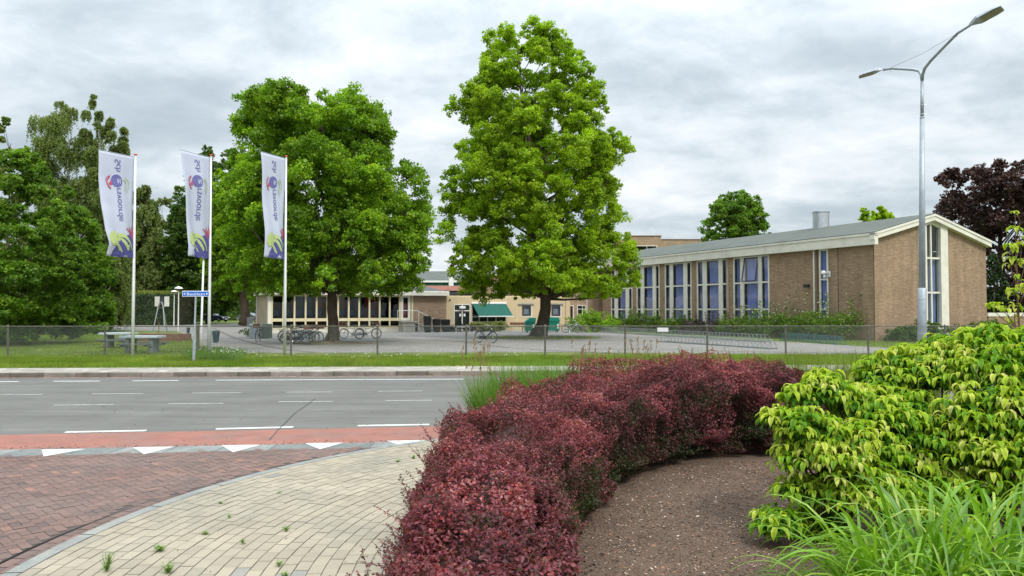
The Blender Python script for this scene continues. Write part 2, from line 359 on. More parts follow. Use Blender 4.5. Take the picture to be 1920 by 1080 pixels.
# patched lengthwise seams and dark stains in the asphalt
m_patch=tintmat('asphalt_patch',[(0,(.12,.118,.11)),(1,(.18,.176,.165))],rough=.8,var=.1,scale=3,fine=70,finevar=.4,bump=.5,bscale=160)
pt=MB()
for a,b,wd in (((-100,791),(260,786),.05),((600,770),(868,764),.04),((-50,748),(300,745),.03)): dash(pt,*a,*b,w=wd,z=.002)
structure('asphalt_patch',pt,m_patch)
# grit and leaf crumbs gathered along the kerb and on the strips
m_grit=tintmat('grit',[(0,(.06,.05,.03)),(.6,(.16,.13,.09)),(1,(.33,.30,.25))],rough=1)
gm=MB()
for _ in range(2600):
    x=random.uniform(-16,8); m_=random.random()
    y_=ykerb(x)-abs(random.gauss(0,.12))-.01 if m_<.55 else (ext(r2,r3,x)+abs(random.gauss(0,.12)) if m_<.8 else random.uniform(8,17)); s_=random.uniform(.004,.014); a=random.uniform(0,3)
    gm.obox((x,y_,.009),(math.cos(a)*s_,math.sin(a)*s_,0),(-math.sin(a)*s_*.5,math.cos(a)*s_*.5,0),(0,0,.003),random.random())
tag(gm.build('road_grit',m_grit,fix=False),kind='stuff')

# far kerb stones and pavement
m_kerb=tintmat('kerb_stone',[(0,(.13,.11,.095)),(1,(.24,.205,.18))],rough=.9,var=.2,scale=3,fine=60,finevar=.2,stain=((.07,.075,.045),2.2,.5))
kb=MB(); x=-58.0
while x<60:
    x1=x+.98; y0=ykerb(x); y1=ykerb(x1)
    kb.add([(x+.006,y0,-.02),(x1-.006,y1,-.02),(x1-.006,y1+.012,.125),(x+.006,y0+.012,.125),(x1-.006,y1+.03,.14),(x+.006,y0+.03,.14),(x1-.006,y1+.16,.14),(x+.006,y0+.16,.14)],
           [(0,1,2,3),(3,2,4,5),(5,4,6,7),(1,6,4,2),(0,3,5,7)],random.random()); x=x1+.008
structure('kerb',kb,m_kerb)
m_slab=tintmat('pavement_slab',[(0,(.30,.275,.235)),(1,(.42,.385,.335))],rough=.9,var=.16,scale=2,fine=60,finevar=.15,stain=((.2,.19,.14),1.3,.4))
m_joint=mat('joint_sand',(.15,.135,.105),rough=1,var=.25,scale=6)
VW0=25.75                                          # back of the pavement
def yback(x): return ykerb(x)+ (G(400,688,.14)[1]-ykerb(G(400,688,.14)[0]))
pv=MB(); pv.sheet([(-58,ykerb(-58)+.1),(60,ykerb(60)+.1),(60,yback(60)),(-58,yback(-58))],.128); structure('joint_sand',pv,m_joint)
pv=MB()
nrow=int((yback(0)-ykerb(0)-.17)/.30)
for j in range(nrow):
    for i in range(390):
        x0=-58+i*.302+(j%2)*.15; x1=x0+.296; ya=ykerb(x0)+.17+j*.302; yb=ykerb(x1)+.17+j*.302; h=random.uniform(0,.003)
        pv.sheet([(x0,ya),(x1,yb),(x1,yb+.296),(x0,ya+.296)],.137+h,random.random())
structure('pavement',pv,m_slab)

# verge + lawn sheet
lw=MB(); 
lw.sheet([(-300,yback(-300)-.0),(300,yback(300)),(300,500),(-300,500)],ZY); structure('lawn',lw,m_grass_ground)
# school yard paving
m,nt,out=newmat('yard_paving'); tc=N(nt,'ShaderNodeTexCoord'); co_=tc.outputs['Object']
mp=N(nt,'ShaderNodeMapping'); mp.inputs['Rotation'].default_value=(0,0,-R(25.4)); L(nt,co_,mp.inputs[0])
b=N(nt,'ShaderNodeTexBrick'); L(nt,mp.outputs[0],b.inputs['Vector']); b.inputs['Scale'].default_value=1; b.inputs['Brick Width'].default_value=.3; b.inputs['Row Height'].default_value=.3; b.inputs['Mortar Size'].default_value=.008
b.inputs['Color1'].default_value=(.275,.255,.235,1); b.inputs['Color2'].default_value=(.235,.215,.2,1); b.inputs['Mortar'].default_value=(.15,.14,.12,1)
c=mulv(nt,b.outputs[0],noiseval(nt,co_,.25,7,.72,.74,1.2)); c=mulv(nt,c,noiseval(nt,co_,25,3,.7,.85,1.15))
dn=N(nt,'ShaderNodeTexNoise'); dn.inputs['Scale'].default_value=.5; dn.inputs['Detail'].default_value=8; L(nt,co_,dn.inputs['Vector']); rr=ramp(nt,[(.55,(0,0,0)),(.7,(.5,.5,.5))]); L(nt,dn.outputs['Fac'],rr.inputs[0]); c=mixc(nt,'MIX',rr.outputs[0],c,(.17,.16,.13))
p=N(nt,'ShaderNodeBsdfPrincipled'); L(nt,c,p.inputs['Base Color']); p.inputs['Roughness'].default_value=.9; p.inputs['Specular IOR Level'].default_value=.2; L(nt,p.outputs[0],out.inputs[0]); m_yard=m
yd=MB()
poly=[G(432,662,ZY),G(700,661,ZY),G(1000,660,ZY),G(1300,662,ZY),G(1640,667,ZY),G(1700,655,ZY),G(1590,648,ZY),G(1490,642,ZY),G(1340,634,ZY),G(1150,624,ZY),G(1146,617,ZY),G(850,616,ZY),G(500,610,ZY),G(440,606.5,ZY),G(240,607,ZY),G(150,610,ZY),G(190,619,ZY),G(330,621,ZY),G(352,628,ZY),G(368,645,ZY)]
yd.sheet([q[:2] for q in poly],ZY+.004); structure('yard',yd,m_yard)
# raised edging lines in the yard (dark bands of stones)
m_band=tintmat('edging_band',[(0,(.10,.09,.075)),(1,(.16,.14,.12))],rough=.9,var=.2,scale=2)
bd=MB()
for pl in ([(400,616),(440,634),(480,645),(540,657),(590,661)],[(700,634),(860,640),(950,652),(1020,657),(1180,664)],[(590,633),(760,630),(860,632)],[(1100,655),(1250,656),(1420,660),(1700,664)],[(1232,641),(1450,655)],[(430,634),(530,637)]):
    for a,b_ in zip(pl,pl[1:]):
        A=Vector(G(*a,ZY)[:2]);B=Vector(G(*b_,ZY)[:2]); d=(B-A).normalized(); n=Vector((-d.y,d.x))*.12; A-=d*.05
        bd.sheet([tuple(A-n),tuple(B-n),tuple(B+n),tuple(A+n)],ZY+.010+random.random()*.003,random.random())
structure('edging_band',bd,m_band)

# side street of herringbone bricks
m_brk=tintmat('street_brick',[(0,(.13,.09,.08)),(.45,(.175,.112,.094)),(.8,(.21,.13,.105)),(1,(.28,.15,.11))],rough=.88,var=.12,scale=1.2,fine=120,finevar=.22,bump=.4,bscale=140,stain=((.165,.125,.11),.8,.5))
m_bed=mat('brick_joint',(.085,.068,.06),rough=1,var=.2)
KP=[(10,1076),(79,1045),(165,1010),(258,974),(375,926),(417,909.6),(471,897),(542,878),(625,857.5),(708,846)]
kp=np.array([G(*q)[:2] for q in KP]); 
A_=np.c_[2*kp,np.ones(len(kp))]; sol=np.linalg.lstsq(A_,(kp**2).sum(1),rcond=None)[0]; CX,CY=sol[0],sol[1]; RK=math.sqrt(sol[2]+CX*CX+CY*CY)
print('kerb circle',CX,CY,RK)
st=MB(); st.sheet([(-30,-20),(4,-20),(4,ext(r4,r5,4)),(-30,ext(r4,r5,-30))],.002); structure('street_bed',st,m_bed)
bw=.092; ca,sa=math.cos(R(45)),math.sin(R(45)); br=MB(); GP=.0028
for i in range(-170,170):
    for j in range(-170,170):
        k=(i-j)%4
        if k==0: x0,x1,y0,y1=i,i+2,j,j+1
        elif k==3: x0,x1,y0,y1=i,i+1,j,j+2
        else: continue
        mx_,my_=(x0+x1)/2*bw,(y0+y1)/2*bw; X=-5+mx_*ca-my_*sa; Y=6+mx_*sa+my_*ca
        if Y<3.4 or Y>ext(r4,r5,X)+.06 or X<-9.2 or X>-.3 or math.hypot(X-CX,Y-CY)<RK+(.31 if Y<8.4 else .20): continue
        h=random.uniform(0,.004); q=[]
        for (a,b_) in ((x0*bw+GP,y0*bw+GP),(x1*bw-GP,y0*bw+GP),(x1*bw-GP,y1*bw-GP),(x0*bw+GP,y1*bw-GP)): q.append((-5+a*ca-b_*sa,6+a*sa+b_*ca))
        z=.004; tn=min(1,max(0,random.gauss(.45,.2)))
        br.add([(u,v_,z+h) for u,v_ in q],[(0,1,2,3)],tn)
structure('brick_street',br,m_brk)
# gutter course and kerb band along the arc
def arcq(mb,r0_,r1_,a0,a1,z,t): mb.add([(CX+r*math.cos(a),CY+r*math.sin(a),z) for r,a in ((r0_,a0),(r1_,a0),(r1_,a1),(r0_,a1))],[(0,1,2,3)],t)
gb=MB(); a=R(60)
while a<R(230):
    da=.205/RK; arcq(gb,RK+.03,RK+.132,a+.0008,a+da-.0008,.008,random.random())
    if CY+RK*math.sin(a)<8.45: arcq(gb,RK+.136,RK+.24,a+.01,a+da+.0084,.008,random.random()*.8)
    a+=da
structure('gutter_course',gb,m_brk)
gc=MB(); a=R(100)
while a<R(230):
    ya=CY+RK*math.sin(a); w_=.028*min(1,max(0,(8.2-ya)/1.5))*(.7+.6*mnoise.noise(Vector((a*25,0,0)))+.3)
    if w_>.003: arcq(gc,RK+.246,RK+.246+w_,a,a+.006,.0125,0)
    a+=.006
structure('open_joint',gc,mat('open_joint',(.012,.011,.01),rough=1))
fl_=MB()
for _ in range(520):
    tq=random.random()
    if tq<.5: x=random.gauss(-.85,.28); y=random.uniform(4.6,9)
    elif tq<.7: x=random.uniform(-4,-.6); y=random.uniform(5,9.5)
    else: x=random.uniform(.7,3.4); y=random.uniform(5.2,9.3)
    if tq<.7 and math.hypot(x-CX,y-CY)>RK-.1: continue
    s_=random.uniform(.006,.014); a_=random.uniform(0,6.28); z_=.052 if tq<.7 else .092; c_2,s_2=math.cos(a_)*s_,math.sin(a_)*s_
    fl_.add([(x-c_2,y-s_2,z_),(x-s_2*.5,y+c_2*.5,z_+random.uniform(0,.006)),(x+c_2,y+s_2,z_+random.uniform(0,.004)),(x+s_2*.5,y-c_2*.5,z_)],[(0,1,2,3)],random.random())
tag(fl_.build('fallen_leaves',tintmat('fallen_leaf',[(0,(.06,.03,.02)),(.5,(.16,.05,.035)),(.8,(.28,.17,.07)),(1,(.2,.25,.06))],rough=.8),fix=False),kind='stuff')
gk=MB(); a=R(40); m_kb=tintmat('flush_kerb',[(0,(.19,.20,.19)),(1,(.27,.275,.255))],rough=.9,var=.15,scale=4,fine=80,finevar=.2,stain=((.29,.27,.225),2,.5))
while a<R(235):
    da=1.0/RK; n=6
    for s in range(n):
        u=a+da*s/n; v_=a+da*(s+1)/n-(.002 if s==n-1 else 0)
        gk.add([(CX+r*math.cos(q),CY+r*math.sin(q),z) for q in (u,v_) for r,z in ((RK+.03,-.01),(RK+.025,.035),(RK+.01,.045),(RK-.12,.045))],[(0,1,5,4),(1,2,6,5),(2,3,7,6)],.5)
    a+=da
structure('flush_kerb',gk,m_kb)
m_pav=tintmat('concrete_paver',[(0,(.30,.258,.192)),(.8,(.37,.315,.232)),(.86,(.27,.255,.22)),(1,(.225,.218,.20))],rough=.9,var=.1,scale=1.3,fine=160,finevar=.16,bump=.4,bscale=200,stain=((.25,.235,.19),.8,.6))
pb=MB(); pb.sheet([(CX+(RK-.05)*math.cos(R(t)),CY+(RK-.05)*math.sin(R(t))) for t in range(20,250,2)],.036); structure('paver_joint',pb,m_joint)
pv=MB(); row=0; r=RK-.125
while r>2.0:
    rin=r-.113; da=.215/(r-.05); a=R(60)+random.random()*da
    while a<R(230):
        mx_=CX+r*math.cos(a); my_=CY+r*math.sin(a)
        if my_>3 and mx_<(-.25 if my_<7 else .1) and mx_>-5:
            h=random.uniform(0,.003); t=random.random()*.8
            if random.random()<(.035 if my_<6.8 else .006): t=random.uniform(.86,1)
            e=.003/r
            arcq(pv,rin,r-.003-(.003 if random.random()<.3 else 0),a+e,a+da-e,.043+h,t)
        a+=da
    r-=.117; row+=1
structure('pavement',pv,m_pav)
# planting bed soil
m_soil=tintmat('bark_soil',[(0,(.098,.066,.046)),(1,(.098,.066,.046))],rough=1,var=.12,scale=1.5,fine=90,finevar=.5,bump=.8,bscale=110,stain=((.135,.09,.062),4,.5))
def soilz(x,y): return .076+.010*mnoise.noise(Vector((x*.9,y*.9,0)))
nx,ny=90,90; X=np.linspace(-.9,14,nx); Y=np.linspace(1.2,13.9,ny); V=[];Fs=[]
for j in range(ny):
    for i in range(nx):
        x=X[i];y=Y[j]; z=soilz(x,y)
        lo=float(np.interp(y,[1,5,7,8.5,10,14],[-.55,-.5,-.35,-.1,-.5,-.9])); x=lo+(x+.9)*(14-lo)/14.9
        V.append((x,y,z))
for j in range(ny-1):
    for i in range(nx-1): Fs.append((j*nx+i,j*nx+i+1,(j+1)*nx+i+1,(j+1)*nx+i))
so_=MB(); so_.add(V,Fs); structure('planting_bed',so_,m_soil)
ek=MB()
for a,b_ in (((-.93,10.6),(-.93,13.9)),((-.93,13.98),(14,14.6))):
    A=Vector(a);B=Vector(b_);d=(B-A).normalized();n=Vector((-d.y,d.x))*.06
    ek.obox(((A.x+B.x)/2,(A.y+B.y)/2,.03),(d.x*(B-A).length/2,d.y*(B-A).length/2,0),(n.x,n.y,0),(0,0,.09),.5)
structure('bed_kerb',ek,m_kb)
# bark chips on the bed
n=42000; xs=RNG.uniform(.2,5.0,n); ys=RNG.uniform(4.6,10,n); L_=RNG.uniform(.003,.010,n)*(1+1.0*(RNG.random(n)<.05)); Wd=L_*RNG.uniform(.3,.7,n); an=RNG.uniform(0,2*PI,n)
t=np.c_[np.cos(an),np.sin(an),RNG.uniform(-.3,.3,n)]; bq=np.c_[-np.sin(an),np.cos(an),RNG.uniform(-.4,.4,n)]
c0=np.c_[xs,ys,np.array([soilz(a,b_) for a,b_ in zip(xs,ys)])+.006]
V=np.stack([c0-t*L_[:,None]-bq*Wd[:,None],c0+t*L_[:,None]-bq*Wd[:,None],c0+t*L_[:,None]+bq*Wd[:,None],c0-t*L_[:,None]+bq*Wd[:,None]],1).reshape(-1,3)
m_chip=tintmat('bark_chip',[(0,(.03,.018,.013)),(.5,(.13,.07,.045)),(.88,(.27,.145,.09)),(1,(.55,.46,.36))],rough=.95)
o=npmesh('bark_chips',V,4,[(0,1,2,3)],RNG.random(n),m_chip); tag(o,kind='stuff')

# grass blades on verge and lawn
def blades(name,pts,h0,h1,wd,mt,lean=.5):
    n=len(pts); hh=RNG.uniform(h0,h1,n); an=RNG.uniform(0,2*PI,n); ln=RNG.uniform(0,lean,n)
    d=np.c_[np.cos(an),np.sin(an),np.zeros(n)]; s=np.c_[-np.sin(an+1.2),np.cos(an+1.2),np.zeros(n)]*wd/2
    top=pts+np.c_[d[:,0]*ln*hh,d[:,1]*ln*hh,hh]
    V=np.stack([pts-s,pts+s,top],1).reshape(-1,3)
    tt=RNG.random(n)*.5+.5*np.array([.5+.5*mnoise.noise(Vector((p_[0]*.45,p_[1]*.45,2))) for p_ in pts])
    return tag(npmesh(name,V,3,[(0,1,2)],tt,mt),kind='stuff')
m_blade=leafmat('grass_blade',[(0,(.085,.15,.015)),(.4,(.15,.245,.025)),(.7,(.25,.31,.05)),(1,(.38,.34,.12))],.4,.02,.6,cl=(.7,1.3))
n=110000; xs=RNG.uniform(-24,26,n); f=RNG.random(n); yb=np.array([yback(x) for x in xs]); ys=yb+.03+f**.9*5.2
pts=np.c_[xs,ys,np.full(n,ZY)]
yp=[q[:2] for q in poly]
def inpoly(x,y,pl):
    c=False; j=len(pl)-1
    for i in range(len(pl)):
        if (pl[i][1]>y)!=(pl[j][1]>y) and x<(pl[j][0]-pl[i][0])*(y-pl[i][1])/(pl[j][1]-pl[i][1])+pl[i][0]: c=not c
        j=i
    return c
pts=np.array([p_ for p_ in pts if not inpoly(p_[0],p_[1],yp)])
blades('verge_grass',pts,.06,.17,.022,m_blade)
n=60000; xs=RNG.uniform(-36,-11,n); ys=RNG.uniform(29.5,60,n); pts=np.c_[xs,ys,np.full(n,ZY)]
pts=np.array([p_ for p_ in pts if not inpoly(p_[0],p_[1],yp)])
blades('lawn_grass',pts,.05,.12,.03,m_blade)
n=16000; xs=RNG.uniform(15,34,n); ys=RNG.uniform(30,48,n); pts=np.c_[xs,ys,np.full(n,ZY)]
pts=np.array([p_ for p_ in pts if not inpoly(p_[0],p_[1],yp)])
blades('hall_lawn_grass',pts,.06,.14,.03,m_blade)
# daisies in the verge
pts=[]
for _ in range(170):
    px=random.gauss(420,22) if random.random()<.75 else random.uniform(430,1000); q=G(px,random.uniform(661,676),ZY); pts.append((q[0],q[1],ZY+random.uniform(.1,.2)+(.15 if px<470 and random.random()<.6 else 0)))
dm=MB()
for q in pts:
    dm.lathe((q[0],q[1],q[2]),[(.002,-.01),(.028,0),(.002,.012)],6)
tag(dm.build('daisies',mat('petal',(.75,.75,.68),rough=.8)),kind='stuff')
n=5000; q=np.array([G(random.gauss(405,22),random.uniform(662,679),ZY) for _ in range(n)]); blades('verge_weeds',q,.15,.42,.03,leafmat('weed_leaf',[(0,(.05,.12,.02)),(1,(.2,.3,.07))],.35,.03),.8)
# ================================================================ VEGETATION
m_bark=tintmat('bark',[(0,(.055,.04,.028)),(1,(.11,.085,.06))],rough=.95,var=.3,scale=3,fine=30,finevar=.4,bump=1,bscale=25)
m_birch=tintmat('birch_bark',[(0,(.3,.3,.27)),(1,(.4,.4,.36))],rough=.9,var=.4,scale=5,fine=20,finevar=.3)
LM={}
LM['plane']=leafmat('broad_leaf',[(0,(.085,.18,.010)),(.4,(.17,.32,.014)),(.75,(.29,.46,.02)),(1,(.43,.56,.03))],.52,.02,.35,cl=(.72,1.28))
LM['bright']=leafmat('bright_leaf',[(0,(.14,.25,.010)),(.4,(.27,.42,.014)),(.75,(.40,.56,.02)),(1,(.55,.68,.035))],.52,.02,.3,cl=(.75,1.25))
LM['dark']=leafmat('dark_leaf',[(0,(.045,.10,.016)),(.5,(.09,.17,.024)),(1,(.18,.26,.04))],.45,.02,.35,cl=(.65,1.3))
LM['feather']=leafmat('feather_leaf',[(0,(.06,.135,.014)),(.5,(.135,.255,.02)),(1,(.27,.40,.035))],.5,.02,.5,cl=(.65,1.35))
LM['birch']=leafmat('birch_leaf',[(0,(.10,.15,.035)),(.5,(.175,.235,.06)),(1,(.28,.33,.09))],.48,.02,.4,cl=(.7,1.3))
LM['beech']=leafmat('copper_leaf',[(0,(.03,.017,.016)),(.6,(.075,.036,.033)),(1,(.14,.075,.055))],.3,.03,.5)
LM['conifer']=leafmat('conifer_leaf',[(0,(.02,.045,.014)),(.6,(.04,.075,.02)),(1,(.08,.12,.025))],.2,.04,.6)
LM['yellowtip']=leafmat('hedge_tip_leaf',[(0,(.12,.17,.02)),(1,(.28,.30,.05))],.3,.03)
LM['shrub']=leafmat('shrub_leaf',[(0,(.05,.11,.012)),(.6,(.12,.21,.02)),(1,(.25,.33,.05))],.4,.02,1.2)
LM['purple']=leafmat('purple_shrub_leaf',[(0,(.03,.04,.02)),(.6,(.08,.05,.045)),(1,(.12,.09,.05))],.3,.05,1.2)

def leafquads(C,Nn,Ln,Wd,fold=.25,T=None):
    """one folded diamond per leaf"""
    n=len(C); r=randdir(n); t=nrm(r-Nn*(r*Nn).sum(1,keepdims=True)); b=np.cross(Nn,t)
    Ln=np.asarray(Ln).reshape(-1,1)/2; Wd=np.asarray(Wd).reshape(-1,1)/2
    return np.stack([C-t*Ln,C+b*Wd+Nn*Wd*fold-t*Ln*.1,C+t*Ln,C-b*Wd+Nn*Wd*fold-t*Ln*.1],1).reshape(-1,3)

def crown_from_blobs(name,blobs,lpb,ls,mt,parent,weep=False,flat=1.0,up=.5,extra=.0,tintbias=None,sub=13,tight=.26):
    """leaves gathered in small twig clusters that sit in the outer shell of every limb's clump"""
    Cs=[];Ns=[];T=[]
    tot=sum(b[3]**2 for b in blobs)
    for (x,y,z,r) in blobs:
        n=int(lpb*len(blobs)*r*r/tot)+1
        o=np.array([x,y,z]); bt=RNG.uniform(-.13,.13)
        if weep:
            k=16; m=max(1,n//k); dd=randdir(m); dd[:,2]=np.abs(dd[:,2])*.9-.1
            top=o+dd*np.array([1,1,.8])*(r*RNG.uniform(.35,1.1,m))[:,None]
            ln=RNG.uniform(.5,2.6,m)*r*(.6+.5*np.linalg.norm(dd[:,:2],axis=1)); s=RNG.random((m,k))
            drift=dd[:,None,:]*np.array([1,1,0])*(s*.25*r)[:,:,None]
            c=(top[:,None,:]+drift+np.stack([np.zeros((m,k)),np.zeros((m,k)),-s*ln[:,None]],2)+RNG.normal(size=(m,k,3))*.05).reshape(-1,3); d=np.repeat(dd,k,0); n=m*k
            tt=.5+bt+np.repeat(RNG.normal(size=m)*.16,k)+RNG.normal(size=n)*.12
            nn=nrm(d*np.array([1,1,.2])+RNG.normal(size=(n,3))*.7)
        else:
            m=max(3,int(sub*(.7+.6*random.random()))); sd=randdir(m); sd[sd[:,2]<-.75,2]*=-.5; sd=nrm(sd)
            sc=o+sd*(r*(.45+.62*RNG.random(m)**.7))[:,None]*np.array([1,1,flat]); sr=r*tight*RNG.uniform(.7,1.35,m)
            k=RNG.integers(0,m,n); g=RNG.normal(size=(n,3)); g=nrm(g)*(RNG.random(n)**.45)[:,None]*1.45
            c=sc[k]+g*sr[k][:,None]*np.array([1.1,1.1,.75 if flat==1 else .5]); d=nrm(sd[k]*.6+g*.8)
            st_=RNG.normal(size=m)*.13
            tt=.46+bt+st_[k]+RNG.normal(size=n)*.15
            nn=nrm(d*.4+np.array([0,0,up*.6])+RNG.normal(size=(n,3))*.75)
        Cs.append(c);Ns.append(nn);T.append(np.clip(tt,0,1))
    C=np.concatenate(Cs);Nn=np.concatenate(Ns);T=np.concatenate(T)
    n=len(C); Ln=ls*RNG.uniform(.6,1.35,n)
    V=leafquads(C,Nn,Ln,Ln*(.78 if not weep else .5))
    return npmesh(name,V,4,[(0,1,2,3)],T,mt,parent)

def branch(mb,a,b,r0,r1,sag=.12,n=5,seg=6):
    a=Vector(a);b=Vector(b); d=(b-a); L0=d.length; pts=[];rs=[]
    off=Vector((random.uniform(-1,1),random.uniform(-1,1),random.uniform(-.3,.8)))*L0*sag
    for i in range(n+1):
        t=i/n; p=a.lerp(b,t)+off*math.sin(PI*t)+Vector((random.uniform(-1,1),random.uniform(-1,1),random.uniform(-1,1)))*L0*.015
        pts.append(p); rs.append(r0+(r1-r0)*t**.8)
    mb.tube(pts,rs,seg)

def tree(name,label,base,D,rows,tr,nblob,lpb,ls,lm,group=None,cat='tree',br=(.09,.17),weep=False,flat=1,trunk_top=.85,bark=None,nbranch=26,up=.5,depth=1.0,zlow=None,flare=1.5,holes=0,extra=None,sub_=13,tight=.26,keep=None,fork=None):
    """rows: (photo row, left edge, right edge) of the crown; the crown is a solid of revolution-like body of real depth"""
    bx,by=base; root=empty(name,label,cat,(bx,by,ZY),0,group)
    rr=[(Zp(py,D)-ZY,(Xp((a+b)/2,D)-bx),max(.1,(b-a)/2/F*D)) for py,a,b in rows]; rr.sort()
    zs=np.array([q[0] for q in rr]);xc=np.array([q[1] for q in rr]);Rr=np.array([q[2] for q in rr]); Rm=Rr.max()
    blobs=[]; tries=0; zz=np.linspace(zs[0],zs[-1],60); wts=np.interp(zz,zs,Rr)**1.3+.2*Rm; wts/=wts.sum()
    while len(blobs)<nblob and tries<nblob*30:
        tries+=1
        z=RNG.choice(zz,p=wts)+RNG.uniform(-.1,.1); rb=random.uniform(*br)*Rm
        z=min(max(z,zs[0]+rb*.55),zs[-1]-min(rb*.9,Rm*.16))
        Rz=float(np.interp(z,zs,Rr)); rb=min(rb*(.5+.5*Rz/Rm),max(Rz*.62,.3))*random.uniform(.75,1.1); ph=random.uniform(0,2*PI)
        q=math.sqrt(random.uniform(.15,1.05))*max(Rz-rb*.55,0)
        x=float(np.interp(z,zs,xc))+q*math.cos(ph); y=q*math.sin(ph)*depth
        if keep and not keep(x,y,z): continue
        blobs.append((x,y,z,rb))
    for (epx,epy,er) in (extra or []):
        q=P(epx,epy,D); blobs.append((q[0]-bx,random.uniform(-.8,.8),q[2]-ZY,er/F*D))
    # trunk with limbs
    mb=MB(); tz=zs[0]+(zs[-1]-zs[0])*trunk_top
    ax=lambda z: float(np.interp(z,[0,zs[0],zs[-1]],[0,xc[0]*.3,xc[-1]])) 
    pts=[];rs=[]; n=16
    for i in range(n+1):
        z=tz*(i/n)**1.1; w_=.25*tr*math.sin(i*1.3); pts.append((ax(z)+w_,w_*.6,z)); 
        fl=1+(flare-1)*math.exp(-z/(tr*1.4)); rs.append(max(.03,tr*fl*(1-.92*(z/tz))**1.15))
    mb.tube(pts,rs,14)
    # buttress roots
    if flare>1.3:
        for k in range(7):
            a=2*PI*k/7+random.uniform(-.3,.3); mb.tube([(math.cos(a)*tr*.7,math.sin(a)*tr*.7,tr*1.6),(math.cos(a)*tr*1.25,math.sin(a)*tr*1.25,tr*.45),(math.cos(a)*tr*2.0,math.sin(a)*tr*2.0,-.03)],[tr*.3,tr*.33,tr*.15],7)
    sel=random.sample(blobs,min(nbranch,len(blobs)))
    for (x,y,z,rb) in sel:
        hz=max(zs[0]*1.0, z-math.hypot(x-ax(z),y)*random.uniform(.5,1.0)-.4); hz=min(hz,tz*.97)
        r0=max(.03,tr*(1-.9*hz/tz)**.8*random.uniform(.22,.42)); branch(mb,(ax(hz),0,hz),(x,y,z),r0,.012,seg=6)
    for (x,y,z,rb) in blobs:
        for _ in range(3):
            d=Vector(randdir(1)[0])*rb*.9; branch(mb,(x-d.x*.3,y-d.y*.3,z-abs(d.z)*.3-.05),(x+d.x,y+d.y,z+abs(d.z)),.022,.005,n=2,seg=3)
    mb.build('trunk',bark or m_bark,root,smooth=True,fix=False)
    crown_from_blobs('crown',blobs,lpb,ls,LM[lm] if isinstance(lm,str) else lm,root,weep,flat,up,sub=sub_,tight=tight)
    return root

# --- the two big yard trees
bA=G(622,644,ZY); 
tree('broadleaf_tree','broad dense green tree with flat topped crown in front of the low glazed building',bA[:2],bA[1],
 [(180,500,690),(192,455,712),(230,440,730),(280,432,735),(330,435,790),(380,430,800),(430,428,798),(480,430,798),(520,430,790),(540,480,765),(550,560,700)],.33,330,900,.145,'plane',group='big trees in the school yard',br=(.10,.17),sub_=20,tight=.29,extra=[(482,236,24),(500,226,22),(695,226,22),(690,242,26),(465,262,26),(715,270,26),(540,216,22),(575,206,18),(630,218,22),(668,212,20),(770,335,26),(780,400,26),(780,450,26),(500,240,26),(735,542,18),(690,544,18),(640,540,18),(590,540,18),(540,542,18),(490,540,18),(470,215,16),(465,235,16),(500,214,14),(565,196,11),(600,210,14),(660,212,14),(682,198,11),(715,235,14),(712,260,16),(760,310,16),(785,330,16),(790,370,18),(785,420,20),(795,470,16),(790,500,18),(775,535,18),(740,545,16),(560,545,12),(520,545,14),(460,535,18),(440,500,18),(430,440,18),(430,380,18),(455,300,20)],nbranch=40,flare=1.35)
bB=G(1009,634,ZY)
tree('tulip_tree','tallest bright green tree with pointed crown and thick trunk at the yard middle',bB[:2],bB[1],
 [(58,945,985),(72,915,1060),(100,905,1098),(150,888,1115),(200,858,1130),(230,860,1130),(270,870,1185),(310,850,1185),(350,830,1160),(400,835,1155),(440,850,1165),(480,850,1190),(520,860,1195),(545,885,1180),(560,1000,1130)],.42,470,820,.15,'bright',group='big trees in the school yard',br=(.08,.155),sub_=16,tight=.27,extra=[(955,66,9),(950,82,14),(1046,76,10),(1042,92,16),(930,95,18),(915,120,16),(1080,105,16),(1100,130,18),(1120,170,18),(1128,195,15),(880,165,16),(860,200,18),(846,212,12),(880,195,20),(1150,262,20),(1170,275,16),(1182,278,10),(1140,290,20),(850,330,20),(838,355,16),(835,400,20),(840,440,22),(1160,400,20),(1150,350,18),(1165,455,22),(1180,500,22),(1188,530,16),(1150,535,22),(1100,545,20),(1060,548,20),(880,540,22),(930,548,20),(900,560,14),(980,545,20),(860,500,22)],nbranch=60,flare=1.5,trunk_top=.93)
# root mounds
m_dirt=tintmat('bare_earth',[(0,(.14,.105,.075)),(1,(.2,.16,.11))],rough=1,var=.3,scale=1.5,fine=20,finevar=.3,bump=.8,stain=((.10,.14,.04),.7,.6))
for (b,rx,ry,n_) in ((bA,2.9,1.5,0),(bB,4.2,2.0,1)):
    mb=MB(); vs=[];fs=[]; ns=40; nr=8
    for i in range(nr+1):
        for k in range(ns):
            a=2*PI*k/ns; q=(i/nr); e=1+.22*mnoise.noise(Vector((math.cos(a)*2+n_*5,math.sin(a)*2,0)))
            vs.append((b[0]+math.cos(a)*rx*q*e,b[1]+math.sin(a)*ry*q*e,ZY+.006+.24*(1-q)**1.6+.02*mnoise.noise(Vector((math.cos(a)*q*6,math.sin(a)*q*6,n_)))*(1-q)))
    for i in range(nr):
        for k in range(ns): fs.append((i*ns+k,(i+1)*ns+k,(i+1)*ns+(k+1)%ns,i*ns+(k+1)%ns))
    mb.add(vs,fs); tag(mb.build('tree_pit_soil',m_dirt,smooth=True),kind='structure')
n=3500; a=RNG.uniform(0,2*PI,n); q=np.sqrt(RNG.uniform(.25,1.1,n)); blades('tree_pit_grass',np.c_[bB[0]+np.cos(a)*q*4.2,bB[1]+np.sin(a)*q*2,ZY+.22*np.clip(1-q,0,1)**1.6],.05,.16,.03,m_blade)

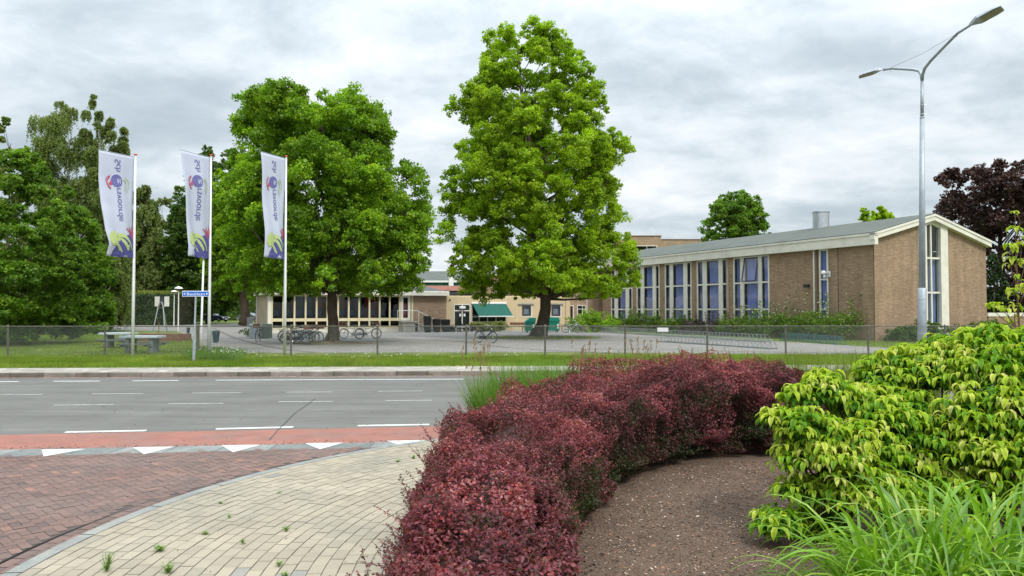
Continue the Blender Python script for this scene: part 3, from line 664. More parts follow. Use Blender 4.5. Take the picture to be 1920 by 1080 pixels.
# --- left shrub-trees
def tr2(*a,**k): return tree(*a,**k)
tr2('broadleaf_tree','bushy mid green tree filling the left edge beside the lawn',(Xp(-20,42),42),42,[(272,-60,50),(300,-110,75),(360,-140,120),(440,-150,165),(520,-150,180),(580,-150,175),(625,-150,130),(643,-140,90)],.22,330,620,.14,'feather',group='trees beside the lawn',br=(.07,.13),sub_=20,tight=.31,nbranch=20,flare=1,up=.8)
tr2('broadleaf_tree','lower bushy tree with layered twigs left of the first flagpole',(Xp(120,60),60),60,[(395,80,150),(430,70,188),(480,65,205),(540,60,212),(590,40,210),(624,20,190)],.18,170,700,.16,'feather',group='trees beside the lawn',br=(.10,.18),sub_=20,tight=.31,nbranch=14,flare=1,up=.8)
tr2('conifer_tree','slim dark conifer with thin bare tip at the far left edge',(Xp(12,72),72),72,[(218,2,24),(240,-10,34),(270,-25,55),(330,-50,80),(450,-60,90),(560,-60,90)],.2,70,300,.3,'birch',group='trees beside the lawn',br=(.1,.2),nbranch=20,flare=1)
tr2('weeping_birch','tall weeping birch with several airy tops behind the lawn trees',(Xp(120,68),68),68,[(175,105,135),(200,95,150),(230,58,165),(260,50,175),(330,55,190),(420,60,220),(520,60,240),(590,80,240)],.22,150,1100,.2,'birch',group='trees beside the lawn',br=(.15,.27),weep=True,nbranch=30,flare=1,bark=m_birch)
tr2('weeping_birch','second weeping birch crown reaching behind the leftmost flag',(Xp(195,66),66),66,[(175,170,180),(205,150,200),(225,150,226),(270,150,231),(350,150,230),(450,155,240),(560,165,245),(600,180,240)],.2,110,1100,.2,'birch',group='trees beside the lawn',br=(.15,.26),weep=True,nbranch=24,flare=1,bark=m_birch)
tr2('weeping_birch','low weeping tree just right of the first flagpole',(Xp(262,100),100),100,[(345,262,276),(370,240,290),(420,230,300),(500,230,305),(560,235,300)],.2,90,700,.3,'birch',group='trees beside the lawn',br=(.2,.34),weep=True,nbranch=20,flare=1)
tr2('broadleaf_tree','pale olive tree in the gap between first and second flags',(Xp(305,110),110),110,[(372,285,320),(400,268,345),(460,260,360),(540,260,360),(590,265,355)],.2,110,320,.28,'birch',group='trees behind the flags',br=(.15,.27),flare=1)
tr2('broadleaf_tree','dark green tree rising behind the second flag',(Xp(390,104),104),104,[(275,385,425),(295,365,450),(350,335,475),(420,318,480),(500,310,480),(560,305,470),(590,330,450)],.28,210,380,.3,'dark',group='trees behind the flags',br=(.13,.22),flare=1.2)
bT=G(457,607,ZY)
tr2('broadleaf_tree','mid green tree with dark trunk left of the glazed building',(Xp(457,90),90),90,[(300,430,480),(330,400,510),(400,380,530),(470,375,540),(530,380,545),(560,410,520)],.6,180,380,.32,'plane',group='trees behind the flags',br=(.13,.24),flare=1.1)
for i,(px,top,wd,D,lab,mm_) in enumerate(((300,520,60,110,'small dark round tree behind the clipped conifer hedge','dark'),(360,500,60,135,'dark tree behind the street name sign','dark'),(420,505,70,150,'dark tree behind the far parked cars','dark'),(490,500,70,150,'dark tree left behind the glazed building corner','dark'),(560,500,60,150,'dark tree hidden behind the glazed building roof','dark'))):
    tr2('broadleaf_tree',lab,(Xp(px,D),D),D,[(top-70,px-12,px+12),(top-40,px-wd*.5,px+wd*.5),(top,px-wd*.8,px+wd*.8),(560,px-wd*.8,px+wd*.8),(594,px-wd*.7,px+wd*.7)],.3,50,260,.45,mm_,group='far trees behind the yard',br=(.2,.35),flare=1,nbranch=8)
for px,top,wd,D,lab,mm_ in ((795,480,14,140,'small sunlit tree just right of the broad yard tree','plane'),(850,478,9,160,'small thin dark tree against the sky left of the tulip tree','beech'),(70,470,70,95,'dark tree far behind the left birches','dark'),(-40,420,80,90,'dark tree behind the far left bushes','dark'),(205,470,60,100,'dark tree far behind the first flagpole','dark')):
    tr2('broadleaf_tree',lab,(Xp(px,D),D),D,[(top,px-4,px+4),(top+12,px-wd*.6,px+wd*.6),(top+40,px-wd,px+wd),(580,px-wd,px+wd),(590,px-wd*.7,px+wd*.7)],.25,40,260,.4,mm_,group='far trees behind the yard',br=(.22,.38),flare=1,nbranch=8)
# --- trees behind the hall
tr2('broadleaf_tree','rounded green tree standing behind the hall roof',(Xp(1378,95),95),95,[(358,1365,1400),(375,1340,1425),(400,1315,1442),(425,1312,1445),(450,1316,1440),(480,1325,1430)],.3,110,520,.22,'feather',group='trees behind the hall',br=(.15,.26),flare=1)
tr2('broadleaf_tree','small yellow green treetop showing over the hall roof right of the flue',(Xp(1637,80),80),80,[(390,1628,1645),(400,1605,1665),(415,1600,1673),(440,1605,1668),(470,1610,1660)],.16,34,240,.28,'bright',group='trees behind the hall',br=(.2,.32),flare=1)
tr2('copper_beech','large dark purple beech at the right edge behind the hall gable',(Xp(1870,66),66),66,[(306,1830,1905),(325,1775,1960),(350,1752,2000),(400,1760,2030),(460,1790,2040),(520,1810,2040),(580,1820,2030),(604,1840,2000)],.45,260,420,.2,'beech',group='trees behind the hall',br=(.09,.17),flare=1.2,nbranch=50)
tr2('conifer_tree','dark green conifer squeezed between hall gable and copper beech',(Xp(1862,60),60),60,[(475,1858,1868),(510,1850,1885),(560,1845,1895),(602,1845,1900)],.12,40,380,.16,'conifer',group='trees behind the hall',br=(.2,.35),flare=1)

# --- box shaped hedges
def boxhedge(name,label,px0,px1,ytop,ybase,dep,lm,ls=.1,tip=None,n=9000,group=None):
    A=G(px0,ybase,ZY);B=G(px1,ybase,ZY); D=A[1]; h=Zp(ytop,D)-ZY; w_=B[0]-A[0]
    root=empty(name,label,'hedge',(A[0],A[1],ZY),0,group)
    C=[];Nn=[]
    f=RNG.random(n); u=RNG.random(n); v=RNG.random(n); p_=np.zeros((n,3)); q=np.zeros((n,3))
    fr=f<.5; tp=(f>=.5)&(f<.8); sd=f>=.8
    p_[fr]=np.c_[u[fr]*w_,-RNG.random(fr.sum())*.0,v[fr]*h]; q[fr]=(0,-1,.3)
    p_[tp]=np.c_[u[tp]*w_,v[tp]*dep,np.full(tp.sum(),h)]; q[tp]=(0,0,1)
    sg=np.where(RNG.random(sd.sum())<.5,0,w_); p_[sd]=np.c_[sg,u[sd]*dep,v[sd]*h]; q[sd]=np.c_[np.where(sg>0,1,-1),np.zeros(sd.sum()),np.full(sd.sum(),.3)]
    p_+=RNG.normal(size=(n,3))*np.array([.06,.06,.05]); bump=np.array([mnoise.noise(Vector((a*1.2,b_*1.2,c_*1.2))) for a,b_,c_ in p_]); p_+=q*bump[:,None]*.18
    V=leafquads(p_,nrm(q+RNG.normal(size=(n,3))*.6),ls*RNG.uniform(.7,1.4,n),ls*.6*np.ones(n))
    npmesh('foliage',V,4,[(0,1,2,3)],np.clip(.5+RNG.normal(size=n)*.25,0,1),LM[lm],root)
    mb=MB(); mb.box(.12,w_-.12,.15,dep-.1,0,h-.12); mb.build('twigs',m_bark,root)
    if tip:
        m_=3500; p_=np.c_[RNG.random(m_)*w_,RNG.random(m_)*dep,h+RNG.random(m_)**2*.55]; V=leafquads(p_,randdir(m_),np.full(m_,ls*1.3),np.full(m_,ls*.5)); npmesh('young_shoots',V,4,[(0,1,2,3)],RNG.random(m_),LM[tip],root)
    return root
boxhedge('conifer_hedge','tall clipped dark conifer hedge with yellow new growth behind the basketball board',236,330,552,610,6,'conifer',.16,'yellowtip',16000)
boxhedge('low_hedge','low clipped hedge left of the far parked cars',332,362,589,604,4,'shrub',.2,None,2500)
boxhedge('tall_hedge','long dark hedge closing the view behind the parked cars',335,565,556,601,5,'dark',.35,None,14000)
boxhedge('tall_hedge','long dark hedge far behind the trees beside the lawn',-120,240,540,606,5,'dark',.35,None,16000)
boxhedge('low_hedge','low trimmed hedge far behind beyond the left lamp posts',150,240,585,604,4,'dark',.2,None,4000)

# --- leafy shrubs
def shrub(name,label,x,y,z0,w_,d_,h,n,ls,lm,group=None,flowers=0,cat='shrub',spiky=0):
    root=empty(name,label,cat,(x,y,z0),0,group)
    nb=max(5,int(w_*d_*4)); blobs=[]
    for _ in range(nb):
        a=random.uniform(0,2*PI); q=math.sqrt(random.random()); rb=random.uniform(.22,.36)*min(w_,h,d_); 
        zz=random.uniform(.35,1)*h*(1-.35*q)-rb*.6
        blobs.append((math.cos(a)*q*(w_/2-rb*.6),math.sin(a)*q*(d_/2-rb*.6),max(zz,rb*.6),rb))
    mb=MB()
    for b in blobs: branch(mb,(b[0]*.2,b[1]*.2,0),(b[0],b[1],b[2]),.015,.005,n=3,seg=4)
    if spiky:
        for _ in range(spiky):
            a=random.uniform(0,2*PI); q=math.sqrt(random.random()); X_=math.cos(a)*q*w_*.45; Y_=math.sin(a)*q*d_*.45; hh=h*random.uniform(.9,1.25); mb.tube([(X_*.6,Y_*.6,0),(X_,Y_,hh)],[.008,.004],3)
            for k in range(5): blobs.append((X_+random.uniform(-.05,.05),Y_+random.uniform(-.05,.05),hh*(.6+.1*k),.09))
    mb.build('stems',m_bark,root,fix=False)
    crown_from_blobs('foliage',blobs,n/len(blobs),ls,LM[lm],root)
    if flowers:
        mb=MB()
        for _ in range(flowers):
            b=random.choice(blobs); d=randdir(1)[0]; mb.blob((b[0]+d[0]*b[3]*1.05,b[1]+d[1]*b[3]*1.05,b[2]+abs(d[2])*b[3]*1.05),.035,.035,.03,6,4)
        mb.build('blossoms',MATS.get('blossom') or mat('blossom',(.6,.62,.5),rough=.8),root)
    return root
# hall frame
E=G(1640,640,ZY)[1]/10.0; HP=Vector((4.857*E,10*E,0)); HU=Vector((2.15,1.02,0)).normalized(); HV=Vector((-HU.y,HU.x,0)); HANG=math.atan2(HU.y,HU.x)
def hallpt(a,b,z=0): q=HP+HU*a+HV*b; return (q.x,q.y,z)
def hall_s(px):      # distance along the long side for a photo column
    k=(px-960)/F; t=(HP.x-k*HP.y)/(k*HV.y-HV.x); return t
def hall_g(px):
    k=(px-960)/F; return (k*HP.y-HP.x)/(HU.x-k*HU.y)
SH=[(1455,1.5,1.6,'rose bush with pale flowers below the open hall window',26,'shrub'),(1500,1.5,1.5,'flowering bush right of the last window bay',24,'shrub'),(1545,1.7,1.9,'bush with white blossoms under the narrow hall window',30,'shrub'),(1598,1.7,1.9,'tall flowering bush at the hall corner',28,'shrub'),(1415,1.5,1.5,'white flowered bush under the rightmost window bay',22,'shrub'),
    (1378,1.5,1.1,'dark reddish bush under the hall window bays',0,'purple'),(1340,1.6,1.1,'purple leaved bush left of the rightmost window bay',0,'purple'),(1300,1.5,1.2,'green bush between hall window bays',5,'shrub'),(1262,1.4,1.3,'green bush right of the small white sign',8,'shrub'),(1218,1.4,1.5,'upright bush left of the small white sign',6,'shrub'),(1180,1.4,1.0,'low green bush at the second window bay',0,'shrub')]
for px,wd,h,lab,fl,lm in SH:
    s=hall_s(px); q=hallpt(-1.5,s); shrub('shrub',lab,q[0],q[1],ZY,wd*2.2,2.1,h*1.3,3600,.11,lm,'shrubs along the hall wall',fl,spiky=10)
for a,wd,h,lab in ((1.2,2.6,.9,'low dark bush at the hall corner left of the lamp post'),(3.4,2.6,1.15,'dark rounded bush under the gable wall left of the lamp post'),(8.0,2.6,1.05,'dark bush under the gable wall right of the tall window'),(10.2,2.4,1.0,'dark bush at the right end of the gable wall')):
    q=hallpt(a,-1.3); shrub('shrub',lab,q[0],q[1],ZY,wd*1.15,1.6,h*1.3,3600,.12,'dark','shrubs under the gable wall')
q=G(1110,608,ZY); shrub('shrub','large rounded green bush in front of the brick wing door',Xp(1110,66),66,ZY,4.9,3,2.1,5200,.14,'plane')
q=G(1020,600); shrub('shrub','yellowish low bush under the green awning',Xp(905,67.5),67.5,ZY,3.2,1.4,1.2,2200,.13,'yellowtip','bushes before the cream building'); 
shrub('shrub','brownish clipped bush left of the awning window',Xp(868,67),67,ZY,2.6,1.2,.95,1500,.12,'purple','bushes before the cream building')
shrub('shrub','yellow flowered bush right of the parked black bicycle',Xp(935,68),68,ZY,2.0,1.2,1.0,1500,.12,'yellowtip','bushes before the cream building')
q=G(455,633,ZY); shrub('shrub','small round bush by the planter at the yard entrance',q[0],q[1]+1,ZY,1.5,1.3,.95,1500,.09,'shrub')

# ================================================================ FOREGROUND PLANTS
# --- barberry hedge
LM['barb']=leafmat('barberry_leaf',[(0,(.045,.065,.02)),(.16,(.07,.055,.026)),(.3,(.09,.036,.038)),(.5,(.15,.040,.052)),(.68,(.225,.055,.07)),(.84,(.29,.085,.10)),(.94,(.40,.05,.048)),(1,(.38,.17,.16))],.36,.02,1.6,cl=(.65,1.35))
HC=np.array([(-.17,3.3,.52,.84),(-.17,4.6,.54,.92),(-.14,5.9,.58,1.0),(.08,7.4,.74,1.10),(.58,9.0,.86,1.16),(1.55,10.3,.92,1.34),(2.8,11.0,.95,1.38),(3.7,11.25,.9,1.25),(4.5,11.3,.6,1.1)])
def spline(Pn,t):
    n=len(Pn); k=np.clip(np.floor(t).astype(int),0,n-2); f=(t-k)[:,None]
    p0=Pn[np.maximum(k-1,0)];p1=Pn[k];p2=Pn[k+1];p3=Pn[np.minimum(k+2,n-1)]
    return .5*((2*p1)+(-p0+p2)*f+(2*p0-5*p1+4*p2-p3)*f**2+(-p0+3*p1-3*p2+p3)*f**3)
hroot=empty('barberry_hedge','curved dark red barberry hedge along the planting bed in the foreground','hedge',(.5,8,0.04))
HO=np.array([.5,8,.04])
def hedgesurf(t,th,rf):
    """t along, th angle 0..pi over the section (0 right, pi left), rf radial factor"""
    q=spline(HC,t); q2=spline(HC,np.minimum(t+.02,len(HC)-1.001)); q1=spline(HC,np.maximum(t-.02,0))
    tg=nrm(np.c_[(q2-q1)[:,:2],np.zeros(len(t))]); rt=np.c_[tg[:,1],-tg[:,0],np.zeros(len(t))]
    c_,s_=np.cos(th),np.sin(th); e=.62
    cx=np.sign(c_)*np.abs(c_)**e; sz=np.abs(s_)**e
    lump=np.array([.96+.24*mnoise.noise(Vector((a*1.9,b*1.5,3)))+.15*mnoise.noise(Vector((a*5,b*4,9)))+.05*mnoise.noise(Vector((a*12,b*9,1))) for a,b in zip(t,th)])
    r_=rf*lump
    pk=np.array([mnoise.noise(Vector((a*3.1+7,b*2.6,4))) for a,b in zip(t,th)]); r_=r_*(1-.30*np.clip((pk-.28)/.2,0,1))
    zc=.38*q[:,3]
    pos=np.c_[q[:,:2],np.zeros(len(t))]+rt*(cx*q[:,2]*r_)[:,None]
    pos[:,2]=zc+(q[:,3]-zc)*sz*r_*np.where(s_>0,1,0)-np.where(s_<0,1,0)*zc*sz*np.minimum(r_,1.0)*.9
    nn=nrm(rt*(cx)[:,None]+np.array([0,0,1])*(np.sign(s_)*sz)[:,None])
    return pos,nn,tg
n=390000; t=RNG.uniform(0,1,n)**1.0*(len(HC)-1.01); th=RNG.uniform(-.75,PI+.75,n); rf=1.03-.30*RNG.random(n)**1.7
pos,nn,tg=hedgesurf(t,th,rf)
# colour: young red growth on top, older greenish leaves low on the side; clump noise
cn_=np.array([.9*mnoise.noise(Vector((p_[0]*1.1,p_[1]*1.1,p_[2]*1.3+5)))+.8*mnoise.noise(Vector((p_[0]*2.4,p_[1]*2.4,p_[2]*2.8)))+.6*mnoise.noise(Vector((p_[0]*6,p_[1]*6,p_[2]*6))) for p_ in pos])
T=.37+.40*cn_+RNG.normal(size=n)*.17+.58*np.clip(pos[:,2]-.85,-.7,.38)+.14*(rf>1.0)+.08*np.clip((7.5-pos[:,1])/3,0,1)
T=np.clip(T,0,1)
dist=np.hypot(pos[:,0],pos[:,1])
Ln=RNG.uniform(.014,.030,n)*np.clip(1.0+.22*(6.5-dist)/2,0.95,1.25)
nl=nrm(nn*.5+np.array([0,0,.45])+RNG.normal(size=(n,3))*.6)
off=HO
near=dist<7.0
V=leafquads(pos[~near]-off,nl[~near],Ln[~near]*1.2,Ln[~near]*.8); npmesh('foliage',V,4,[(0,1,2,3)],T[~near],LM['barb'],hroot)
def leaf6(C,Nn,Ln,Wd,cup=.25,dirv=None):
    """obovate 7 vert leaf, base at C"""
    n=len(C); r=randdir(n) if dirv is None else dirv; t=nrm(r-Nn*(r*Nn).sum(1,keepdims=True)); b=np.cross(Nn,t); L_=np.asarray(Ln).reshape(-1,1); W=np.asarray(Wd).reshape(-1,1)/2
    P_=[C, C+t*L_*.4+b*W*.75+Nn*W*cup, C+t*L_*.75+b*W*1.0+Nn*W*cup, C+t*L_, C+t*L_*.75-b*W*1.0+Nn*W*cup, C+t*L_*.4-b*W*.75+Nn*W*cup, C+t*L_*.55]
    return np.stack(P_,1).reshape(-1,3),[(0,1,6),(1,2,6),(2,3,6),(3,4,6),(4,5,6),(5,0,6)]
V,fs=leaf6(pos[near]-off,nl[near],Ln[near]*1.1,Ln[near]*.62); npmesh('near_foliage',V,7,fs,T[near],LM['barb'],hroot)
# sprigs that stick out
ns=1900; t=RNG.uniform(0,len(HC)-1.01,ns); th=RNG.uniform(-.1,PI+.25,ns); th[:420]=RNG.uniform(PI*.66,PI*1.08,420); pos,nn,tg=hedgesurf(t,th,np.full(ns,.97))
mb=MB(); LC=[];LN=[];LD=[];LT=[];LL=[]
for i in range(ns):
    p0=Vector(pos[i]); d=(Vector(nn[i])*.9+Vector((0,0,.55))+Vector(randdir(1)[0])*.55).normalized(); ln=random.uniform(.05,.17)*(1.7 if i<420 else 1); p1=p0+d*ln*.5; d2=(d+Vector((0,0,random.uniform(-.35,.25)))).normalized(); p2=p1+d2*ln*.5
    mb.tube([p0-Vector(off),p1-Vector(off),p2-Vector(off)],[.0022,.0018,.001],3,False)
    k=int(ln/.008); tb=random.uniform(.3,.95) if i>=420 else random.uniform(.25,.7)
    for j in range(k):
        f=(j+.5)/k; q=p0.lerp(p1,f*2) if f<.5 else p1.lerp(p2,f*2-1); LC.append(q-Vector(off)); rd_=Vector(randdir(1)[0]); LD.append((rd_*.9+d*.6).normalized()); LN.append((Vector(randdir(1)[0])*.6+Vector((0,0,.8))).normalized()); LT.append(min(1,max(0,tb+random.gauss(0,.1)))); LL.append(random.uniform(.018,.032)*(1-.3*f))
V,fs=leaf6(np.array(LC),np.array(LN),np.array(LL),np.array(LL)*.6,dirv=np.array(LD)); npmesh('sprigs',V,7,fs,LT,LM['barb'],hroot)
m_twig=tintmat('barberry_twig',[(0,(.10,.045,.03)),(1,(.2,.12,.07))],rough=.8)
for _ in range(700):
    t0=random.uniform(0,len(HC)-1.02); q=spline(HC,np.array([t0]))[0]; th=random.uniform(.1,PI-.1); e,_a,_b=hedgesurf(np.array([t0]),np.array([th]),np.array([.9]))
    branch(mb,(q[0]-off[0]+random.uniform(-.2,.2),q[1]-off[1]+random.uniform(-.2,.2),-.02),tuple(e[0]-off),.006,.002,n=3,seg=3)
mb.build('twigs',m_twig,hroot,fix=False)
# inner mass of the hedge (dense shaded wood and leaves)
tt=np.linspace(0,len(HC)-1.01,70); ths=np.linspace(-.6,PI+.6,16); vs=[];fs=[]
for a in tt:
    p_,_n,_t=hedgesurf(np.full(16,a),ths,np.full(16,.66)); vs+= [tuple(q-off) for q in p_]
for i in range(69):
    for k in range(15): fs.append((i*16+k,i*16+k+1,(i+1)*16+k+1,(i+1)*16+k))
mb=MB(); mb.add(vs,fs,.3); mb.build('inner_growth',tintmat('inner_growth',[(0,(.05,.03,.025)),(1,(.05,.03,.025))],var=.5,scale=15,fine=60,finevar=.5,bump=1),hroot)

# --- yellow green dogwood shrubs with drooping leaves
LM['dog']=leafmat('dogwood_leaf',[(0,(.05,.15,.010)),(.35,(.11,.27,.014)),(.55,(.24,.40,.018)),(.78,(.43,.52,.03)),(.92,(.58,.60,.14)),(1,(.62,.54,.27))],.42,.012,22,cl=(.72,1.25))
def droop_leaves(C,D,Ln,Wd,T,curl):
    """leaf strips: 5 stations x 3 verts, starts at C heading D and bends down; edges folded up"""
    n=len(C); up=np.array([0,0,1.0]); P_=[]; TT=[]; d=D.copy(); p_=C.copy(); L_=Ln[:,None]; prof=[.12,.78,1.0,.66,.05]; side=nrm(np.cross(d,up)+1e-4)
    for i in range(5):
        w_=(Wd*prof[i])[:,None]/2; nn=nrm(np.cross(side,d)); fo=w_*.55
        P_ += [p_+side*w_+nn*fo, p_, p_-side*w_+nn*fo]
        TT += [np.clip(T+.16,0,1),np.clip(T-.12,0,1),np.clip(T+.16,0,1)]
        p_=p_+d*L_/4; d=nrm(d+np.array([0,0,-1.0])*curl[:,None])
    V=np.stack(P_,1).reshape(-1,3); TV=np.stack(TT,1).reshape(-1)
    fs=[]
    for i in range(4):
        for k in range(2): a=i*3+k; fs.append((a,a+1,a+4,a+3))
    return V,TV,fs
def dogwood(name,label,base,blobs,tips,ll,lw,group=None,inner=.5,stem=True):
    root=empty(name,label,'shrub',base,0,group); O=np.array(base); C=[];D=[];T=[];Ls=[];cu=[]; mb=MB(); tot=sum(b[3]**2 for b in blobs)
    for (x,y,z,r) in blobs:
        n=int(2.2*tips*r*r/tot)
        bt=random.uniform(-.1,.12)
        branch(mb,(0+(x-O[0])*.15,(y-O[1])*.15,0),(x-O[0],y-O[1],z-O[2]),.018,.008,n=4,seg=5)
        for _ in range(n):
            d=randdir(1)[0]; 
            if d[2]<-.2: d[2]*=-1
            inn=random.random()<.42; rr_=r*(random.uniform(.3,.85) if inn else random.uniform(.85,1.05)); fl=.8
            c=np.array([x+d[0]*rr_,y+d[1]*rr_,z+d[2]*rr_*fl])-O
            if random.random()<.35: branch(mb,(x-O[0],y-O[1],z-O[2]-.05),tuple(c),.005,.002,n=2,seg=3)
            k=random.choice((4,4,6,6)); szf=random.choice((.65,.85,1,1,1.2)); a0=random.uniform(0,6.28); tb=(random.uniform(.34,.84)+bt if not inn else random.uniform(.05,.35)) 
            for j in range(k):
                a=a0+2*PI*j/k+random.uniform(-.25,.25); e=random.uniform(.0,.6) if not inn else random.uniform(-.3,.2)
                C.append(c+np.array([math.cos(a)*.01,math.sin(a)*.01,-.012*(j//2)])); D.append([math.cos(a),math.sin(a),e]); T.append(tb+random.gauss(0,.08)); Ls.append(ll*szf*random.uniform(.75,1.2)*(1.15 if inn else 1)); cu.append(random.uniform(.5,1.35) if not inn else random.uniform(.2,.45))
    C=np.array(C);D=nrm(np.array(D));T=np.clip(np.array(T),0,1);Ls=np.array(Ls);cu=np.array(cu)
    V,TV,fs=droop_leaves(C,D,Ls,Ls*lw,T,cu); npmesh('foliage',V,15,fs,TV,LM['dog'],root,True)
    mb.build('stems',m_twig,root,fix=False); return root
def PB(px,py,D,r): q=P(px,py,D); return (q[0],q[1],q[2],r)
bl=[PB(*q) for q in ((1460,985,6.5,.20),(1500,925,6.6,.2),(1530,985,6.8,.25),(1500,860,6.7,.24),(1475,790,6.9,.22),(1520,810,6.7,.28),(1545,745,7.0,.26),(1500,745,7.0,.16),(1590,760,7.1,.28),(1560,870,6.6,.35),(1610,850,6.7,.38),(1580,930,6.6,.32),(1640,930,6.5,.32),(1650,800,6.9,.35),(1545,715,7.2,.16))]
dogwood('dogwood_shrub','yellow green dogwood bush with drooping leaves overhanging the bark soil','' or (2.95,6.8,.05),bl,760,.105,.36,'dogwood bushes in the bed')
bl=[PB(*q) for q in ((1665,760,7.5,.36),(1650,705,7.7,.26),(1700,690,7.6,.30),(1740,720,7.4,.38),(1720,800,7.1,.42),(1790,690,7.5,.36),(1770,660,7.8,.24),(1700,900,6.8,.4),(1780,850,6.8,.45),(1740,960,6.6,.4),(1630,725,7.8,.2))]
dogwood('dogwood_shrub','middle dogwood bush with pale curled leaves below the lamp post',(4.2,7.6,.05),bl,860,.11,.36,'dogwood bushes in the bed')
bl=[PB(*q) for q in ((1850,650,7.3,.28),(1840,700,7.1,.36),(1900,700,6.9,.36),(1950,660,7.2,.35),(1880,770,6.7,.42),(1830,800,6.7,.38),(1940,790,6.5,.42),(1830,630,7.5,.13),(1870,860,6.5,.42),(1960,870,6.3,.4),(1850,950,6.4,.42),(1990,720,7,.4))]
dogwood('dogwood_shrub','rightmost dogwood bush, tallest of the three, at the right edge',(4.7,7.0,.05),bl,900,.11,.36,'dogwood bushes in the bed')
# young dogwood tree with stake at the right edge
def young_tree():
    D=8.0; base=(Xp(1912,D),D,.05); root=empty('young_tree','slim young tree with curled yellow green leaves tied to a stake at the right edge','tree',base); O=np.array(base)
    mb=MB(); top=P(1903,395,D); pts=[(0,0,0),(.01,0,.8),(.0,0,1.6),tuple(np.array(P(1908,560,D))-O),tuple(np.array(P(1905,460,D))-O),tuple(np.array(top)-O)]; mb.tube(pts,[.016,.014,.012,.009,.006,.002],6)
    C=[];D_=[];T=[];Ls=[];cu=[]
    for (px,py,n,sp) in ((1903,398,8,.02),(1905,430,6,.03),(1898,465,8,.06),(1912,455,8,.05),(1895,490,8,.06),(1915,490,8,.06),(1908,520,7,.05),(1900,545,9,.06),(1918,540,8,.06),(1905,575,6,.04),(1903,600,8,.05),(1915,625,7,.05),(1868,572,6,.03),(1885,575,8,.04),(1858,570,4,.02),(1950,600,8,.1),(1948,500,8,.08),(1945,430,7,.07),(1940,560,8,.08)):
        q=np.array(P(px,py,D+random.uniform(-.1,.1)))-O; stem=np.array(P(1907,min(py+45,640),D))-O
        branch(mb,tuple(stem),tuple(q),.006,.002,n=3,seg=4)
        for j in range(n):
            a=2*PI*j/n+random.uniform(-.3,.3); C.append(q+RNG.normal(size=3)*sp*.5); D_.append([math.cos(a),math.sin(a),random.uniform(.1,.8)]); T.append(random.uniform(.5,.95)); Ls.append(random.uniform(.07,.115) if py>405 else .05); cu.append(random.uniform(.7,1.1))
    C=np.array(C);D_=nrm(np.array(D_)); Ls=np.array(Ls); V,TV,fs=droop_leaves(C,D_,Ls,Ls*.5,np.array(T),np.array(cu)); npmesh('crown',V,15,fs,TV,LM['dog'],root,True); mb.build('trunk',m_twig,root,fix=False)
    s=MB(); s.tube([(-.03,-.04,0),(-.035,-.045,1.75)],[.016,.016],8); s.build('stake',mat('grey_stake',(.33,.34,.34),rough=.7),root); return root
young_tree()

# --- tall ornamental grass bottom right: every clump is a plant
LM['misc']=leafmat('grass_strap',[(0,(.08,.20,.012)),(.5,(.18,.36,.02)),(.8,(.29,.46,.04)),(.97,(.45,.54,.13)),(1,(.55,.45,.22))],.42,.04)
def strap_grass(name,label,x,y,z0,n,l0,l1,wd,lm,group,spread=.18,curl=(.25,.6),upr=(.5,1.2),amask=None):
    root=empty(name,label,'ornamental grass',(x,y,z0),0,group); K=10
    a=RNG.uniform(0,2*PI,n) if amask is None else RNG.uniform(amask[0],amask[1],n); q=np.sqrt(RNG.random(n))*spread; base=np.c_[np.cos(a)*q,np.sin(a)*q,np.zeros(n)]
    a2=a+RNG.normal(size=n)*.5; el=RNG.uniform(*upr,n); d=np.c_[np.cos(a2)*np.cos(el),np.sin(a2)*np.cos(el),np.sin(el)]; Ln=RNG.uniform(l0,l1,n); cv=RNG.uniform(*curl,n)
    side=nrm(np.cross(d,[0,0,1.0])+1e-4); P_=[];TT=[]; p_=base.copy(); W=wd*RNG.uniform(.6,1.25,n); T=np.clip(.45+RNG.normal(size=n)*.22,0,1)
    tw=RNG.normal(size=n)*.12
    for i in range(K+1):
        f=i/K; w_=(W*min(1,(.35+f*2.2))*(1-f**2.2)**.8)[:,None]/2+.0004; nn=nrm(np.cross(side,d))
        P_+=[p_+side*w_+nn*w_*.35,p_,p_-side*w_+nn*w_*.35]; TT+=[T,np.clip(T+.18,0,1),T]
        p_=p_+d*(Ln/K)[:,None]; d=nrm(d+np.c_[np.zeros(n),np.zeros(n),-cv*(.12+f*.5)]+RNG.normal(size=(n,3))*.015); side=nrm(side+nn*tw[:,None]*.6)
    V=np.stack(P_,1).reshape(-1,3);TV=np.stack(TT,1).reshape(-1); fs=[]
    for i in range(K):
        for k in range(2): aa=i*3+k; fs.append((aa,aa+1,aa+4,aa+3))
    npmesh('blades',V,3*(K+1),fs,TV,LM[lm],root,True); return root
for x,y,n,lab,l0,l1 in ((2.38,4.75,150,'leftmost clump of broad bladed grass arching over the bark soil',.8,1.25),(2.75,4.9,170,'tall grass clump in front of the middle dogwood bush',.9,1.45),(3.35,5.1,170,'broad bladed grass clump at the bottom right corner',.9,1.5),(2.7,4.25,160,'nearest grass clump at the bottom edge of the picture',.7,1.15)):
    strap_grass('ornamental_grass',lab,x,y,.05,n,l0,l1,.034,'misc','broad bladed grass clumps',.22,(.55,1.5),(.8,1.45))
# single sweeping blades
strap_grass('ornamental_grass','thin outlying grass tuft with long blades bowing to the left',2.12,4.7,.05,12,.8,1.1,.014,'misc','broad bladed grass clumps',.05,(.6,1.0),(.7,1.1),(2.4,3.6))
